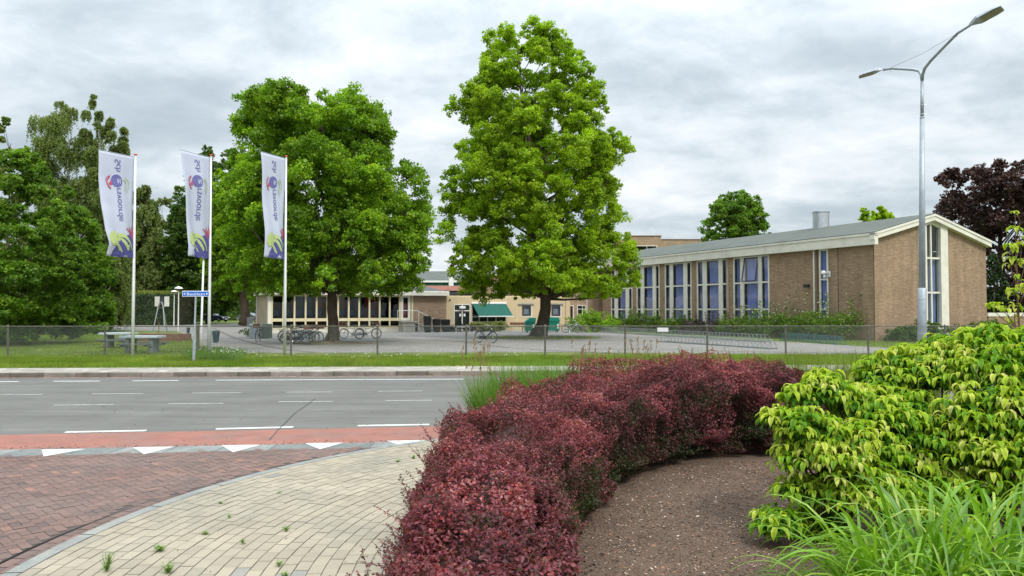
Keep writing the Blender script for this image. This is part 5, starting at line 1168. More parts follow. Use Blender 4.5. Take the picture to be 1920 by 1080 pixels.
for a,b in ((cs(850.5)+.1,cs(866.5)-.05),(cs(866.5)+.05,cs(882)-.1)):
    for u0,u1 in ((a,a+.08),(b-.08,b)): CW.box(f,u0,u1,-.045,.01,.1,zc(866,583.5)-.02)
    CW.box(f,a+.08,b-.08,-.045,.01,.1,.35); CW.box(f,a+.08,b-.08,-.045,.01,zc(866,583.5)-.12,zc(866,583.5)-.02)
f.build('door_leaf',m_darkfr,d_)
f=MB()
for px in (863,871): CW.box(f,cs(px)-.1,cs(px)+.1,.012,.016,1.35,1.6)
f.build('notice',m_wplastic,d_); f=MB(); f.bbox(cs(866)-.3,cs(866)+.3,-.25,-.02,zc(866,576)-.12,zc(866,576)+.08,.03); f.build('lamp',m_wplastic,d_)
win(CW,crw,cs(884),cs(949),zc(915,604),zc(915,571),fr=.07,d=-.05,depth=.09,mull=tuple(cs(p) for p in (898.5,914,930)),trans=(zc(915,594),),name='window')
for a,b,px in ((979,995.5,987),(1034,1050.5,1042)):
    f=MB(); CW.box(f,cs(a)-.12,cs(b)+.12,.0,.03,zc(px,592.5)-.12,zc(px,592.5)); CW.box(f,cs(b),cs(b)+.12,.0,.03,zc(px,592.5),zc(px,572)+.05); f.build('window_trim',m_white,crw)
    w_=win(CW,crw,cs(a),cs(b),zc(px,592.5),zc(px,573),fr=.16,d=-.03,depth=.07,m_f=m_darkfr,name='window')
    f=MB(); CW.quad(f,cs(a)+.1,cs(b)-.1,-.1,zc(px,592),zc(px,574)); f.build('blind',mat('grey_blind',(.33,.36,.42) if a==979 else (.36,.40,.36),rough=.7),w_,fix=False)
    f=MB(); CW.box(f,cs(a)-.45,cs(b)+.3,.0,.14,zc(px,571),zc(px,569.2)); f.build('shutter_box',m_zinc,crw)
# pale wall panels and a wall vent
f=MB(); 
for px in (948.5,969,1063): CW.box(f,cs(px)-.03,cs(px)+.03,.002,.02,0,zc_-.02)
f.build('cover_strip',m_post,crw)
f=MB(); CW.box(f,cs(842),cs(844.5),.0,.08,zc(843,563.5),zc(843,561)); f.build('wall_lamp',m_dark,crw)
# awning
aw=empty('awning','dark green fabric awning lowered over the cream wing window','awning',(P0+U*(cr_a+cs(884.5))).to_tuple()[:2]+(ZY+zc(915,569.5),),ANG)
wA=cs(948)-cs(884.5); drop=zc(915,569.5)-zc(915,592.5); pr=1.15
f=MB(); f.add([(0,-.12,0),(wA,-.12,0),(wA+.25,-pr,-drop),(.25,-pr,-drop),(0,-.12,-.015),(wA,-.12,-.015),(wA+.25,-pr,-drop-.015),(.25,-pr,-drop-.015)],[(0,1,2,3),(7,6,5,4),(0,4,5,1),(1,5,6,2),(2,6,7,3),(3,7,4,0)]); f.build('canvas',m_green,aw)
f=MB(); f.tube([(.22,-pr-.02,-drop-.03),(wA+.28,-pr-.02,-drop-.03)],.04,8); f.build('front_bar',m_wplastic,aw)
f=MB(); f.bbox(-.05,wA+.05,-.18,0,-.02,.14,.03); f.build('cassette',m_wplastic,aw)
f=MB(); 
for x in (.25,wA+.2): f.tube([(x-.2,-.02,-drop*.9),(x,-pr,-drop)],.015,5)
f.build('arm',m_zinc,aw)
# ---------------------------------------------------------------- brick classroom wing to the hall
bwg=empty('brick_wing','two storey tan brick school wing behind the tulip tree','building',(P0+U*cr_b).to_tuple()[:2]+(ZY,),ANG)
def bs(px): return fs_(px)-cr_b
Lb=bs(1150); zB=Zp(508,(P0+U*cr_b).y)-ZY; BWl=Wall((0,0),(1,0),(0,-1))
def zb_(px,py): return ZF(px,py)
ops=[(bs(1064),bs(1075.5),.02,zb_(1070,572)),(bs(1081.5),bs(1098),zb_(1090,594),zb_(1090,572)),(bs(1063),bs(1076),zb_(1070,544.5),zb_(1070,529))]
f=MB(); BWl.solid(f,0,Lb,0,zB,.3,ops); f.box(0,.3,.3,9,0,zB); f.box(Lb-.3,Lb,.3,9,0,zB); f.build('wall',m_brickB,bwg)
f=MB(); BWl.box(f,-.2,Lb+.2,-9,.2,zB,zB+.35); f.build('fascia',m_white,bwg)
f=MB(); BWl.box(f,0,.5,0.002,.1,0,ZF(1062,559)); f.build('cream_pier',m_cream,bwg)
w_=win(BWl,bwg,bs(1064),bs(1075.5),.02,zb_(1070,572),fr=.1,d=-.06,depth=.1,name='door_frame',m_f=m_white,dark=True); f=MB(); BWl.box(f,bs(1064)+.1,bs(1068.5),-.25,-.2,.05,zb_(1070,572.5)-.05); f.build('door_leaf',mat('olive_door',(.2,.17,.1),rough=.6),w_)
win(BWl,bwg,bs(1081.5),bs(1098),zb_(1090,594),zb_(1090,572),fr=.08,d=-.05,depth=.1,mull=(bs(1091.5),),trans=(zb_(1090,579.5),),name='window',dark=True)
win(BWl,bwg,bs(1063),bs(1076),zb_(1070,544.5),zb_(1070,529),fr=.1,d=-.05,depth=.1,name='window',dark=True)
f=MB(); f.tube([BWl.p(bs(1099.5),.08,0),BWl.p(bs(1099.5),.08,zB)],.05,8); f.build('downpipe',m_white,bwg)
# second floor set back behind the cream wing
D=86; o=empty('upper_storey','set back tan brick storey with white windows rising behind the cream wing','building',(Xp(905,D),D,ZY),ANG*.0+.25)
Lu=14.5; zu=Zp(517,D)-ZY; W=Wall((0,0),(1,0),(0,-1)); f=MB(); W.solid(f,0,Lu,0,zu,.3,[(1.6,2.4,Zp(548,D),zu-.6),(4.6,7.2,Zp(546,D),zu-.6),(9.6,12.2,Zp(546,D),zu-.6)]); f.box(0,.3,.3,7,0,zu); f.box(Lu-.3,Lu,.3,7,0,zu); f.build('wall',m_brickB,o)
for a,b in ((1.6,2.4),(4.6,7.2),(9.6,12.2)): win(W,o,a,b,Zp(548 if a<2 else 546,D),zu-.6,fr=.1,d=-.05,depth=.1,mull=((a+b)/2,) if b-a>1 else (),name='window',dark=True)
f=MB(); f.box(-.2,Lu+.2,-.3,7,zu,zu+.3); f.build('fascia',m_white,o)
# red brown flat roofed block and green clad building
D=92; o=empty('low_block','low block with red brown tiled roof strip behind the pavilion','building',(Xp(800,D),D,ZY),.1); zz=Zp(545,D)-ZY; f=MB(); f.box(0,10,0,6,0,zz-.5); f.build('wall',m_brickB,o)
f=MB(); f.hprism([(-.4,zz-.5),(6.5,zz-.5),(6.5,zz),(-.4,zz)],(-.3,6)) ; f.build('fascia',m_darkfr,o); f=MB(); f.add([(-2,-.4,zz),(7,-.4,zz),(7,4,zz+.75),(-2,4,zz+.75)],[(0,1,2,3)]); f.add([(-2,-.4,zz-.05),(7,-.4,zz-.05),(7,4,zz-.05),(-2,4,zz-.05)],[(0,1,2,3)]); f.build('roof',mat('red_roof_tile',(.22,.085,.055),rough=.9,var=.2,scale=2),o)
D=112; o=empty('green_clad_hall','grey roofed hall with white band and green cladding behind the pavilion','building',(Xp(776,D),D,ZY),.03); wG=Xp(905,D)-Xp(776,D)
f=MB(); f.box(0,wG,0,12,0,Zp(529.5,D)-ZY); f.build('wall',m_greenp,o)
f=MB(); 
for i in range(1,9): f.box(i*wG/9-.06,i*wG/9+.06,-.05,-.002,0,Zp(530,D)-ZY)
f.box(Xp(800,D)-Xp(776,D)-.15,Xp(800,D)-Xp(776,D)+.15,-.07,-.052,0,Zp(530,D)-ZY)
f.build('panel_joint',m_dark,o); f=MB(); f.box(-.3,wG+.3,-.3,12,Zp(529.5,D)-ZY,Zp(526,D)-ZY); f.build('fascia',m_wplastic,o)
f=MB(); f.add([(-.3,-.3,Zp(526,D)-ZY+.004),(wG+.3,-.3,Zp(526,D)-ZY+.004),(wG+.3,9,Zp(514,D)-ZY+.9),(-.3,9,Zp(514,D)-ZY+.9),(-.3,12,Zp(526,D)-ZY),(wG+.3,12,Zp(526,D)-ZY)],[(0,1,2,3),(3,2,5,4),(0,3,4),(1,5,2)]); f.build('roof',m_roof,o)
f=MB(); f.box(Xp(846,D)-Xp(776,D)-.35,Xp(846,D)-Xp(776,D)+.35,-.5,-.3,Zp(543,D)-ZY,Zp(514,D)-ZY); f.build('white_pylon',m_wplastic,o)
# ================================================================ OBJECTS
m_pole=mat('white_pole_paint',(.72,.72,.70),rough=.35,var=.05,scale=2)
m_orange=mat('orange_cap',(.6,.09,.03),rough=.5)
m_pgal=mat('galvanised_pole',(.36,.40,.43),rough=.5,metal=.35,var=.14,scale=3,dirt=((.25,.27,.28),2.5,.5))
m_cloth=mat('flag_cloth',(.47,.50,.60),rough=.85,var=.05,scale=1.2,bump=.1)
def flatmat(n,c): return mat(n,c,rough=.85,var=.08,scale=3)
m_fblue=flatmat('flag_blue',(.085,.085,.28)); m_fpurple=flatmat('flag_lettering',(.13,.13,.32)); m_fred=flatmat('flag_red',(.48,.08,.14)); m_flime=flatmat('flag_lime',(.42,.50,.19)); m_fpale=flatmat('flag_pale_lime',(.42,.50,.28))
def textpoly(txt,size,flipx=False):
    c=bpy.data.curves.new('t','FONT'); c.body=txt; c.size=size; c.resolution_u=4; c.align_x='LEFT'
    o=bpy.data.objects.new('t',c); COL.objects.link(o); dg=bpy.context.evaluated_depsgraph_get(); me=bpy.data.meshes.new_from_object(o.evaluated_get(dg))
    vs=[tuple(v.co) for v in me.vertices]; fs=[tuple(p.vertices) for p in me.polygons]; bpy.data.objects.remove(o); bpy.data.curves.remove(c); bpy.data.meshes.remove(me)
    return vs,fs
def flag(px,pybase,pytop,label,left,arm_px,cap=True,amp=1.0,seed=0):
    x,y,_=G(px,pybase,ZY); D=y; root=empty('flagpole',label,'flagpole',(x,y,ZY),0,'flagpoles on the verge')
    h=Zp(pytop,D)-ZY
    mb=MB(); mb.tube([(0,0,0),(0,0,h*.35),(0,0,h)],[.068,.06,.035],14); mb.build('pole',m_pole,root,smooth=True)
    mb=MB(); mb.lathe((0,0,h),[(.035,-.02),(.075,-.01),(.075,.02),(.02,.045)],14); mb.build('cap',m_orange,root)
    mb=MB(); mb.tube([(-.02,-.055,1.1),(-.02,-.06,h*.62)],.006,4); mb.build('halyard',m_pgal,root)
    # flag hangs from a horizontal arm; free edge swings towards the camera by an angle fitted per height
    ztop=h-.12; Hf=(478-288)/F*D; 
    def ang(pl,z,wd):
        best=None
        for k in range(5,176):
            a=R(180+k*.5)           # heading: 180 = screen left, 270 = to the camera
            X=x+math.cos(a)*wd; Y=y+math.sin(a)*wd; pxx=960+X/Y*F
            e=abs(pxx-pl)
            if best is None or e<best[0]: best=(e,a)
        return best[1]
    W0=arm_px; vk=[v for v,_,_ in left]; ak=[ang(p_,ztop,W0*w_) for _,p_,w_ in left]; wk=[w_ for _,_,w_ in left]
    def surf(u,v,off=0.0):
        a=float(np.interp(v,vk,ak)); wd=W0*float(np.interp(v,vk,wk))
        rip=amp*(.035*math.sin(u*5+v*4+seed)+.05*math.sin(v*7+seed)*u+ .03*math.sin(u*11+v*2))*min(1,v*3)
        n=Vector((math.sin(a),-math.cos(a),0))
        uu=u
        q=Vector((math.cos(a),math.sin(a),0))*(.06+wd*uu)+n*(rip+off)
        # sag: bottom edge lifts a little where the cloth bulges
        return Vector((q.x,q.y,ztop-v*Hf+.0*u))
    nu,nv=14,44; mb=MB(); vs=[];fs=[]
    for sgn in (-.003,.003):
        for j in range(nv+1):
            for i in range(nu+1): vs.append(tuple(surf(i/nu,j/nv,sgn)))
    m1=(nu+1)*(nv+1)
    for j in range(nv):
        for i in range(nu): a=j*(nu+1)+i; fs.append((a,a+1,a+nu+2,a+nu+1)); fs.append((m1+a,m1+a+nu+1,m1+a+nu+2,m1+a+1))
    for j in range(nv):
        for i in (0,nu): a=j*(nu+1)+i; fs.append((a,a+nu+1,m1+a+nu+1,m1+a))
    for i in range(nu):
        for j in (0,nv): a=j*(nu+1)+i; fs.append((a,a+1,m1+a+1,m1+a))
    mb.add(vs,fs); fl=mb.build('flag',m_cloth,root,smooth=True)
    arm=MB(); e=surf(1.03,0,0); arm.tube([(0,0,ztop+.02),(e.x,e.y,ztop+.03)],.012,6); arm.build('arm',m_pgal,root)
    asp=W0/Hf
    def decal(mbx,pts,z=.008):
        z=z*2.5    # polygon in (u,v) flag coordinates: u 0 at the pole .. 1 free edge ; fan triangulated from centroid with subdivision
        cu=sum(p_[0] for p_ in pts)/len(pts); cv=sum(p_[1] for p_ in pts)/len(pts); n=len(pts); K=4; vs=[];fs=[]
        for k in range(K+1):
            f=k/K
            for (a,b) in pts: vs.append((cu+(a-cu)*f,cv+(b-cv)*f))
        for k in range(K):
            for i in range(n): fs.append((k*n+i,k*n+(i+1)%n,(k+1)*n+(i+1)%n,(k+1)*n+i))
        for s_ in (z,-z): mbx.add([tuple(surf(min(1.0,max(0.0,a)),min(1.0,max(0.0,b)),s_)) for a,b in vs],fs)
    def strip(mbx,pts,w0,w1,z=.0105,n=24):
        z=z*2.5    # tapered brush stroke along points in (u,v*) with widths in u units
        P_=np.array(pts,dtype=float); t=np.linspace(0,len(P_)-1.001,n); Q=spline(P_,t); vs=[];fs=[]
        for i in range(n):
            q=Q[i]; d=Q[min(i+1,n-1)]-Q[max(i-1,0)]; dn=np.array([-d[1]/asp,d[0]*asp]); dn/= (np.hypot(dn[0],dn[1]/asp)+1e-9); w_=(w0+(w1-w0)*i/(n-1))/2
            for s_ in (-1,1): vs.append((q[0]+dn[0]*w_*s_, q[1]+dn[1]*w_*s_*1.0))
        for i in range(n-1): fs.append((2*i,2*i+1,2*i+3,2*i+2))
        for s_ in (z,-z): mbx.add([tuple(surf(min(1,max(0,a)),min(1,max(0,b)),s_)) for a,b in vs],fs)
    # mirrored lettering (the flag is seen from its back): photo horizontal fraction f from the left edge -> u=1-f
    def text(mbx,txt,v0,f0,size):
        vs_,fs_l=textpoly(txt,size)      # reading direction runs down the flag, letter tops point to ... mirrored
        out=[]
        for (a,b,_) in vs_:
            v=v0+a/Hf; u=1-(f0-b/W0*1.0)     
            out.append((u,v))
        for s_ in (.02,-.02): mbx.add([tuple(surf(u,v,s_)) for u,v in out],fs_l)
        return max(p_[0] for p_ in vs_)
    lm=MB(); text(lm,'Sch',.05,.60,.37); lm.build('lettering',m_fpurple,fl,fix=False); lm=MB(); text(lm,'rsvoorde',.325,.60,.37); lm.build('lettering',m_fpurple,fl,fix=False)
    def ell(cu,cv,ru,rv,n=28,a0=0,a1=2*PI): return [(cu+ru*math.cos(a0+(a1-a0)*i/n),cv+rv*math.sin(a0+(a1-a0)*i/n)) for i in range(n)]
    uc=1-.50; vc=.262; ru=.155; rv=ru*asp*1.05
    mb=MB(); decal(mb,ell(uc,vc,ru,rv)); mb.build('emblem_disc',m_fpurple,fl,fix=False)
    mb=MB(); 
    vs_,fs_l=textpoly('æ',.33); w_=max(v[0] for v in vs_); hh_=max(v[1] for v in vs_)
    for s_ in (.027,-.027): mb.add([tuple(surf(1-(.50+.105-(b/W0)),vc-(w_/2)/Hf+a/Hf,s_)) for a,b,_ in vs_],fs_l)
    mb.build('emblem_letter',m_cloth,fl,fix=False)
    mb=MB(); decal(mb,[(1-q[0],q[1]) for q in ((.29,.29),(.34,.262),(.37,.28),(.365,.31),(.31,.315),(.27,.30))])
    strip(mb,[(1-.30,.24),(1-.24,.262),(1-.22,.29),(1-.26,.325),(1-.33,.345)],.02,.045); strip(mb,[(1-.32,.222),(1-.22,.245),(1-.17,.285)],.03,.01); mb.build('red_swirl',m_fred,fl,fix=False)
    mb=MB(); strip(mb,[(1-.70,.235),(1-.78,.26),(1-.79,.30),(1-.73,.345)],.04,.03); strip(mb,[(1-.76,.215),(1-.87,.26),(1-.86,.32),(1-.77,.37)],.02,.02); mb.build('lime_swirl',m_fpale,fl,fix=False)
    # bottom picture: blue field, lime hand, red hand
    mb=MB(); decal(mb,[(.0,.775),(.12,.765),(.3,.785),(.48,.82),(.66,.88),(.82,.94),(.88,1.0),(.5,1.0),(.2,1.0),(0,1.0)],.007); mb.build('blue_field',m_fblue,fl,fix=False)
    mb=MB(); decal(mb,[(.93,.80),(.84,.765),(.70,.755),(.62,.79),(.62,.84),(.74,.885),(.86,.90),(.95,.86)],.009)
    strip(mb,[(.60,.79),(.38,.80),(.2,.865),(.09,.93)],.12,.035); strip(mb,[(.66,.83),(.46,.84),(.33,.895),(.27,.93)],.10,.075); strip(mb,[(.75,.87),(.6,.90),(.48,.955)],.10,.08); mb.build('lime_hand',m_flime,fl,fix=False)
    mb=MB(); decal(mb,[(0,.74),(.10,.755),(.2,.785),(.1,.80),(0,.815)],.0085)
    for a,b,c_ in (((.13,.765),(.22,.74),(.32,.715)),((.08,.755),(.13,.73),(.19,.70)),((.02,.75),(.03,.72),(.06,.69))): strip(mb,[a,b,c_],.06,.02)
    mb.build('red_hand',m_fred,fl,fix=False)
    return root
flag(248.5,671,290,'leftmost flagpole with a white banner whose free edge bends at the bottom',[(0,183,1),(.25,184,.99),(.5,188,.97),(.75,197,.95),(.88,207,.9),(1,203,.9)],1.55,seed=0,amp=1.1)
flag(391.5,668,291,'middle flagpole with white school banner right of the blue street sign',[(0,338,1),(.4,344,.99),(.75,352,.97),(.9,354,.95),(1,351,.95)],1.55,seed=2.6,amp=1.7)
flag(533.5,665,293,'rightmost flagpole with the narrowest looking white banner',[(0,488,1),(.4,491,.99),(.75,496,.97),(1,497,.96)],1.55,seed=5.1,amp=1.4)
# ---- double armed street lamp
x,y,_=G(1729,694,.12); sl_=empty('street_lamp','tall grey double armed street lamp in front of the hall gable','street lamp',(x,y,ZY)); LO=Vector((x,y,ZY))
zj=P(1729,222,y)[2]-ZY; zs=P(1729,540,y)[2]-ZY; ztp=P(1729,140,y)[2]-ZY
tp_=Vector(P(1729,152,y))-LO; LK=tp_.x/tp_.z
def lp(z): return (LK*z,0,z)
mb=MB(); mb.tube([lp(-.05),lp(zs-.03),lp(zs)],[.137,.137,.11],20); mb.tube([lp(zs),lp(zj)],[.105,.072],18); mb.tube([lp(zj),lp(zj+.06)],[.078,.05],18); mb.tube([lp(zj),lp(tp_.z+.03)],[.055,.052],14); mb.build('pole',m_pgal,sl_,smooth=True)
for z_ in (zj+.12,zj+.42): mb=MB(); mb.tube([lp(z_),lp(z_+.03)],.065,12); mb.tube([(LK*z_-.02,0,z_+.015),(LK*z_+.14,-.02,z_+.02)],.008,5); mb.build('clamp_band',m_zinc,sl_)
for z_ in (1.2,1.9,2.3): mb=MB(); mb.tube([lp(z_),lp(z_+.02)],.141,18); mb.build('clamp_band',m_zinc,sl_)
mb=MB(); mb.box(-.05,.05,-.15,-.13,.55,.8); mb.build('service_hatch',m_zinc,sl_)
def lamphead(parent,c,dirv,tilt,ln,wd,name='lamp_head'):
    d=Vector(dirv).normalized(); side=Vector((0,0,1)).cross(d).normalized(); up=d.cross(side)
    prof=[(0,.10,.05),(.12,.3,.09),(.3,.95,.10),(.8,1.0,.055),(1,.8,.025)]; vs=[];fs=[]
    for (t,w_,h_) in prof:
        q=Vector(c)+d*ln*t
        for sx,hz in ((-1,0),(-.75,1),(.75,1),(1,0),(.92,-.25),(-.92,-.25)): vs.append(tuple(q+side*sx*w_*wd/2+up*hz*h_))
    for i in range(4):
        for k in range(6): fs.append((i*6+k,i*6+(k+1)%6,(i+1)*6+(k+1)%6,(i+1)*6+k))
    fs.append(tuple(range(6))); fs.append(tuple(range(29,23,-1)))
    mb=MB(); mb.add(vs,fs); o=mb.build(name,m_pgal,parent)
    mb=MB(); a=Vector(c)+d*ln*.38-up*.032; b=Vector(c)+d*ln*.95-up*.018; mb.add([tuple(a-side*wd*.42),tuple(a+side*wd*.42),tuple(b+side*wd*.38),tuple(b-side*wd*.38)],[(0,1,2,3)]); mb.build('lens',mat('lamp_lens',(.22,.19,.13),rough=.3),o,fix=False)
A1=Vector(P(1653,131,y+.75))-LO; A2=Vector(P(1818,48,y-3.0))-LO; B0=Vector((0,0,ztp-.25))
SA=[Vector(P(a,b,y+c))-LO for a,b,c in ((1729,152,0),(1727.5,140,.04),(1723,133,.12),(1712,130.5,.25),(1672,128,.62),(1655,131,.75))]
mb=MB(); mb.tube(SA,[.05,.05,.047,.045,.042,.04],10); mb.build('short_arm',m_pgal,sl_,smooth=True)
Em=Vector(P(1733,128,y-.4))-LO
LA_=[Vector(P(a,b,y+c))-LO for a,b,c in ((1729,152,0),(1730,140,-.1),(1734,128,-.35),(1745,114,-.7),(1770,88,-1.5),(1796,62,-2.35),(1818,48,-3.0))]
mb=MB(); mb.tube(LA_,[.05,.05,.048,.046,.043,.04,.038],10); mb.build('long_arm',m_pgal,sl_,smooth=True)
C1=Vector(P(1612,144,y+1.0))-LO; C2=Vector(P(1880,15,y-3.6))-LO
d1_=C1-A1; d2_=C2-A2; lamphead(sl_,tuple(A1),d1_,0,.72,.44); lamphead(sl_,tuple(A2),d2_,0,max(.85,d2_.length),.56)
mb=MB(); q1=Vector(P(1670,127,y+.6))-LO; q2=Vector(P(1794,63,y-2.6))-LO; mid=(q1+q2)/2+Vector((0,0,-.07)); mb.tube([q1-Vector((0,0,.12)),q1,mid,q2,q2-Vector((0,0,.1))],.005,4); mb.build('stay_wire',m_dark,sl_)
# ---- chain link fence
m_wire=mat('fence_wire',(.20,.215,.20),rough=.5,metal=.3); m_fpost=mat('fence_post',(.13,.12,.10),rough=.8,var=.3,scale=6)
FA=G(15,667,ZY);FB=G(1628,665.5,ZY); fd=Vector((FB[0]-FA[0],FB[1]-FA[1],0)).normalized()
fence=empty('chain_link_fence','low chain link fence with dark posts running along the whole verge','fence',(FA[0],FA[1],ZY),math.atan2(fd.y,fd.x))
hF=1.28; pxs=[-150,15,197,371,546,708,874,1022,1172,1326,1473,1628,1772,1920]
def fsx(px):
    k=(px-960)/F; return (k*FA[1]-FA[0])/(fd.x-k*fd.y)
for px in pxs:
    mb=MB(); s=fsx(px); r_=.042 if px!=371 else .075; tl=random.uniform(-.012,.012)
    mb.tube([(s,.05,-.02),(s+tl,.05,hF+.03)],r_,8); p_=mb.build('post',m_fpost if px!=371 else mat('mossy_post',(.10,.11,.07),rough=.9,var=.3,scale=5),fence); mb=MB(); mb.lathe((s+tl,.05,hF+.03),[(r_*1.05,0),(r_*.6,.02)],8); mb.build('post_cap',m_fpost,p_)
s0_,s1_=fsx(-150),fsx(1920)
mb=MB(); mb.tube([(s0_,0,hF-.02),(s1_,0,hF-.02)],.021,6); mb.build('top_rail',m_fpost,fence)
for z_ in (.06,.62): mb=MB(); mb.tube([(s0_,0,z_),(s1_,0,z_)],.004,3); mb.build('tension_wire',m_wire,fence)
step=.085; k=int((s1_-s0_+hF)/step); hh=hF-.07; r_=.0036
for sg in (1,-1):
    i=np.arange(k); u0=s0_-hh/2+i*step; V=[]
    a=np.c_[u0,np.zeros(k),np.full(k,.05)]; b=np.c_[u0+sg*hh*.95,np.zeros(k),np.full(k,.05+hh)]
    if sg<0: a[:,0]+=hh*.95; b[:,0]+=hh*.95
    d=nrm(b-a); w1_=np.cross(d,[0,1.,0]); w2_=np.array([[0,1.,0]]).repeat(k,0); V=[]
    for P0_ in (a,b):
        for an in (0,2.094,4.189): V.append(P0_+w1_*math.cos(an)*r_+w2_*math.sin(an)*r_)
    V=np.stack(V,1).reshape(-1,3); o=npmesh('mesh_wires',V,6,[(0,1,4,3),(1,2,5,4),(2,0,3,5)],np.full(k,.5),m_wire,fence)
# ---- street name sign
x,y,_=G(363,679,ZY); o=empty('street_name_sign','blue street name sign on a grey post beside the middle flagpole','street sign',(x,y,ZY),0)
zt1=Zp(556,y)-ZY; xt=Xp(367,y)-x
mb=MB(); mb.tube([(0,0,0),(xt,0,zt1)],[.038,.036],10); mb.build('post',m_pgal,o); mb=MB(); mb.tube([(0,0,0),(xt*.45,0,.85)],[.06,.06],10); mb.build('post_sleeve',m_pgal,o)
sxa,sxb=Xp(342,y)-x,Xp(393,y)-x; za,zb2=Zp(556,y)-ZY,Zp(545.5,y)-ZY
mb=MB(); mb.bbox(sxa,sxb,-.03,.0,za,zb2,.006); bd_=mb.build('sign_plate',m_wplastic,o); mb=MB(); mb.box(sxa+.02,sxb-.02,-.034,-.031,za+.02,zb2-.02); mb.build('blue_face',mat('sign_blue',(.012,.13,.55),rough=.4),bd_)
vs_,fs_l=textpoly('Beuklaan',.155); mx_=max(v[0] for v in vs_); mb=MB(); sc=(sxb-sxa-.34)/mx_; mb.add([(sxa+.17+a*sc,-.037,za+.045+b) for a,b,_ in vs_],fs_l); mb.build('lettering',m_wplastic,bd_,fix=False)
for s_ in (-1,1):
    mb=MB(); c=(sxa+sxb)/2+s_*((sxb-sxa)/2-.09); mb.add([(c+s_*.045,-.037,(za+zb2)/2),(c-s_*.03,-.037,(za+zb2)/2-.04),(c-s_*.03,-.037,(za+zb2)/2+.04)],[(0,1,2)]); mb.build('arrow',m_wplastic,bd_,fix=False)
# ---- short white lamp column behind the middle flagpole
x,y,_=G(377,655,ZY); o=empty('lamp_post','white lamp column with shallow orange brown shade behind the middle flagpole','lamp post',(x,y,ZY)); zt2=Zp(483,y)-ZY
mb=MB(); mb.tube([(0,0,0),(.0,0,.9),(Xp(381,y)-x,0,zt2)],[.07,.055,.045],12); mb.build('pole',m_pole,o,smooth=True); mb=MB(); mb.lathe((Xp(381,y)-x,0,zt2),[(.03,-.04),(.22,.03),(.23,.06),(.05,.13)],18); mb.build('lamp_shade',mat('brown_shade',(.30,.10,.06),rough=.5),o)
# mushroom lamps
def mush(px,pb_,ptop,lab):
    x,y,_=G(px,pb_,ZY); o=empty('lamp_post',lab,'lamp post',(x,y,ZY),0,'mushroom lamp posts'); z_=Zp(ptop,y)-ZY
    mb=MB(); mb.tube([(0,0,0),(0,0,z_-.35)],[.065,.04],10); mb.build('pole',m_pole,o); mb=MB(); mb.lathe((0,0,z_-.3),[(.05,-.1),(.14,.0),(.36,.1)],18); mb.build('lamp_bowl',mat('brown_bowl',(.25,.17,.12),rough=.5),o); mb=MB(); mb.lathe((0,0,z_-.2),[(.37,0),(.30,.10),(.12,.18),(.03,.2)],18); mb.build('lamp_shade',m_wplastic,o)
mush(334,622,537,'nearer mushroom shaped lamp post right of the basketball board'); mush(326,612,544,'mushroom lamp just left of the nearer one, half behind it'); mush(480,611,549,'mushroom lamp post left of the glazed pavilion')
# ---- picnic tables
m_tt=mat('pale_blue_table_paint',(.44,.50,.53),rough=.6,var=.08,scale=3,dirt=((.3,.33,.33),2,.4)); m_tl=mat('grey_concrete_leg',(.16,.18,.175),rough=.85,var=.2)
def picnic(px0,px1,pyl,lab,rz):
    a=G(px0,pyl,ZY);b=G(px1,pyl,ZY); w_=b[0]-a[0]; y=a[1]; o=empty('picnic_table',lab,'picnic table',((a[0]+b[0])/2,y,ZY),rz,'picnic tables on the lawn')
    mb=MB(); n_=5
    for i in range(n_): mb.bbox(-w_/2,w_/2,i*.19,i*.19+.18,.70,.79,.01)
    mb.build('table_top',m_tt,o)
    for s in (-1,1):
        mb=MB(); mb.bbox(s*w_*.30-.09,s*w_*.30+.09,.1,.3,0,.70,.01); mb.bbox(s*w_*.30-.07,s*w_*.30+.07,.31,.86,.0,.66,.01); mb.build('leg',m_tl,o)
    for yy in (-.55,1.3):
        mb=MB(); mb.bbox(-w_/2*.8,w_/2*.8,yy,yy+.3,.40,.46,.01); mb.build('seat',mat('dark_seat_board',(.10,.11,.10),rough=.8),o)
    mb=MB(); 
    for s in (-1,1): mb.box(s*w_*.30-.04,s*w_*.30+.04,-.5,1.55,.33,.398)
    mb.build('seat_beam',m_tl,o)
picnic(222,294,663,'nearer pale blue picnic table behind the leftmost flagpole',.02)
picnic(184,243,653,'farther pale picnic table left of the nearer one',.02)
# ---- brown log benches
m_wood=mat('brown_sleeper_wood',(.19,.095,.06),rough=.85,var=.22,scale=3,bump=.4)
x,y,_=G(337,641,ZY); x0=Xp(262,y)-x; o=empty('timber_bench','low brown bench of stacked timber sleepers beside the picnic table','bench',(x,y,ZY))
mb=MB(); mb.bbox(x0,0,0,.28,0,.27,.02); mb.build('lower_beam',m_wood,o); mb=MB(); mb.bbox(x0,-.03,.02,.32,.275,.5,.02); mb.build('upper_beam',m_wood,o); mb=MB(); mb.bbox(x0,-.05,1.5,1.8,0,.45,.02); mb.build('rear_beam',m_wood,o)
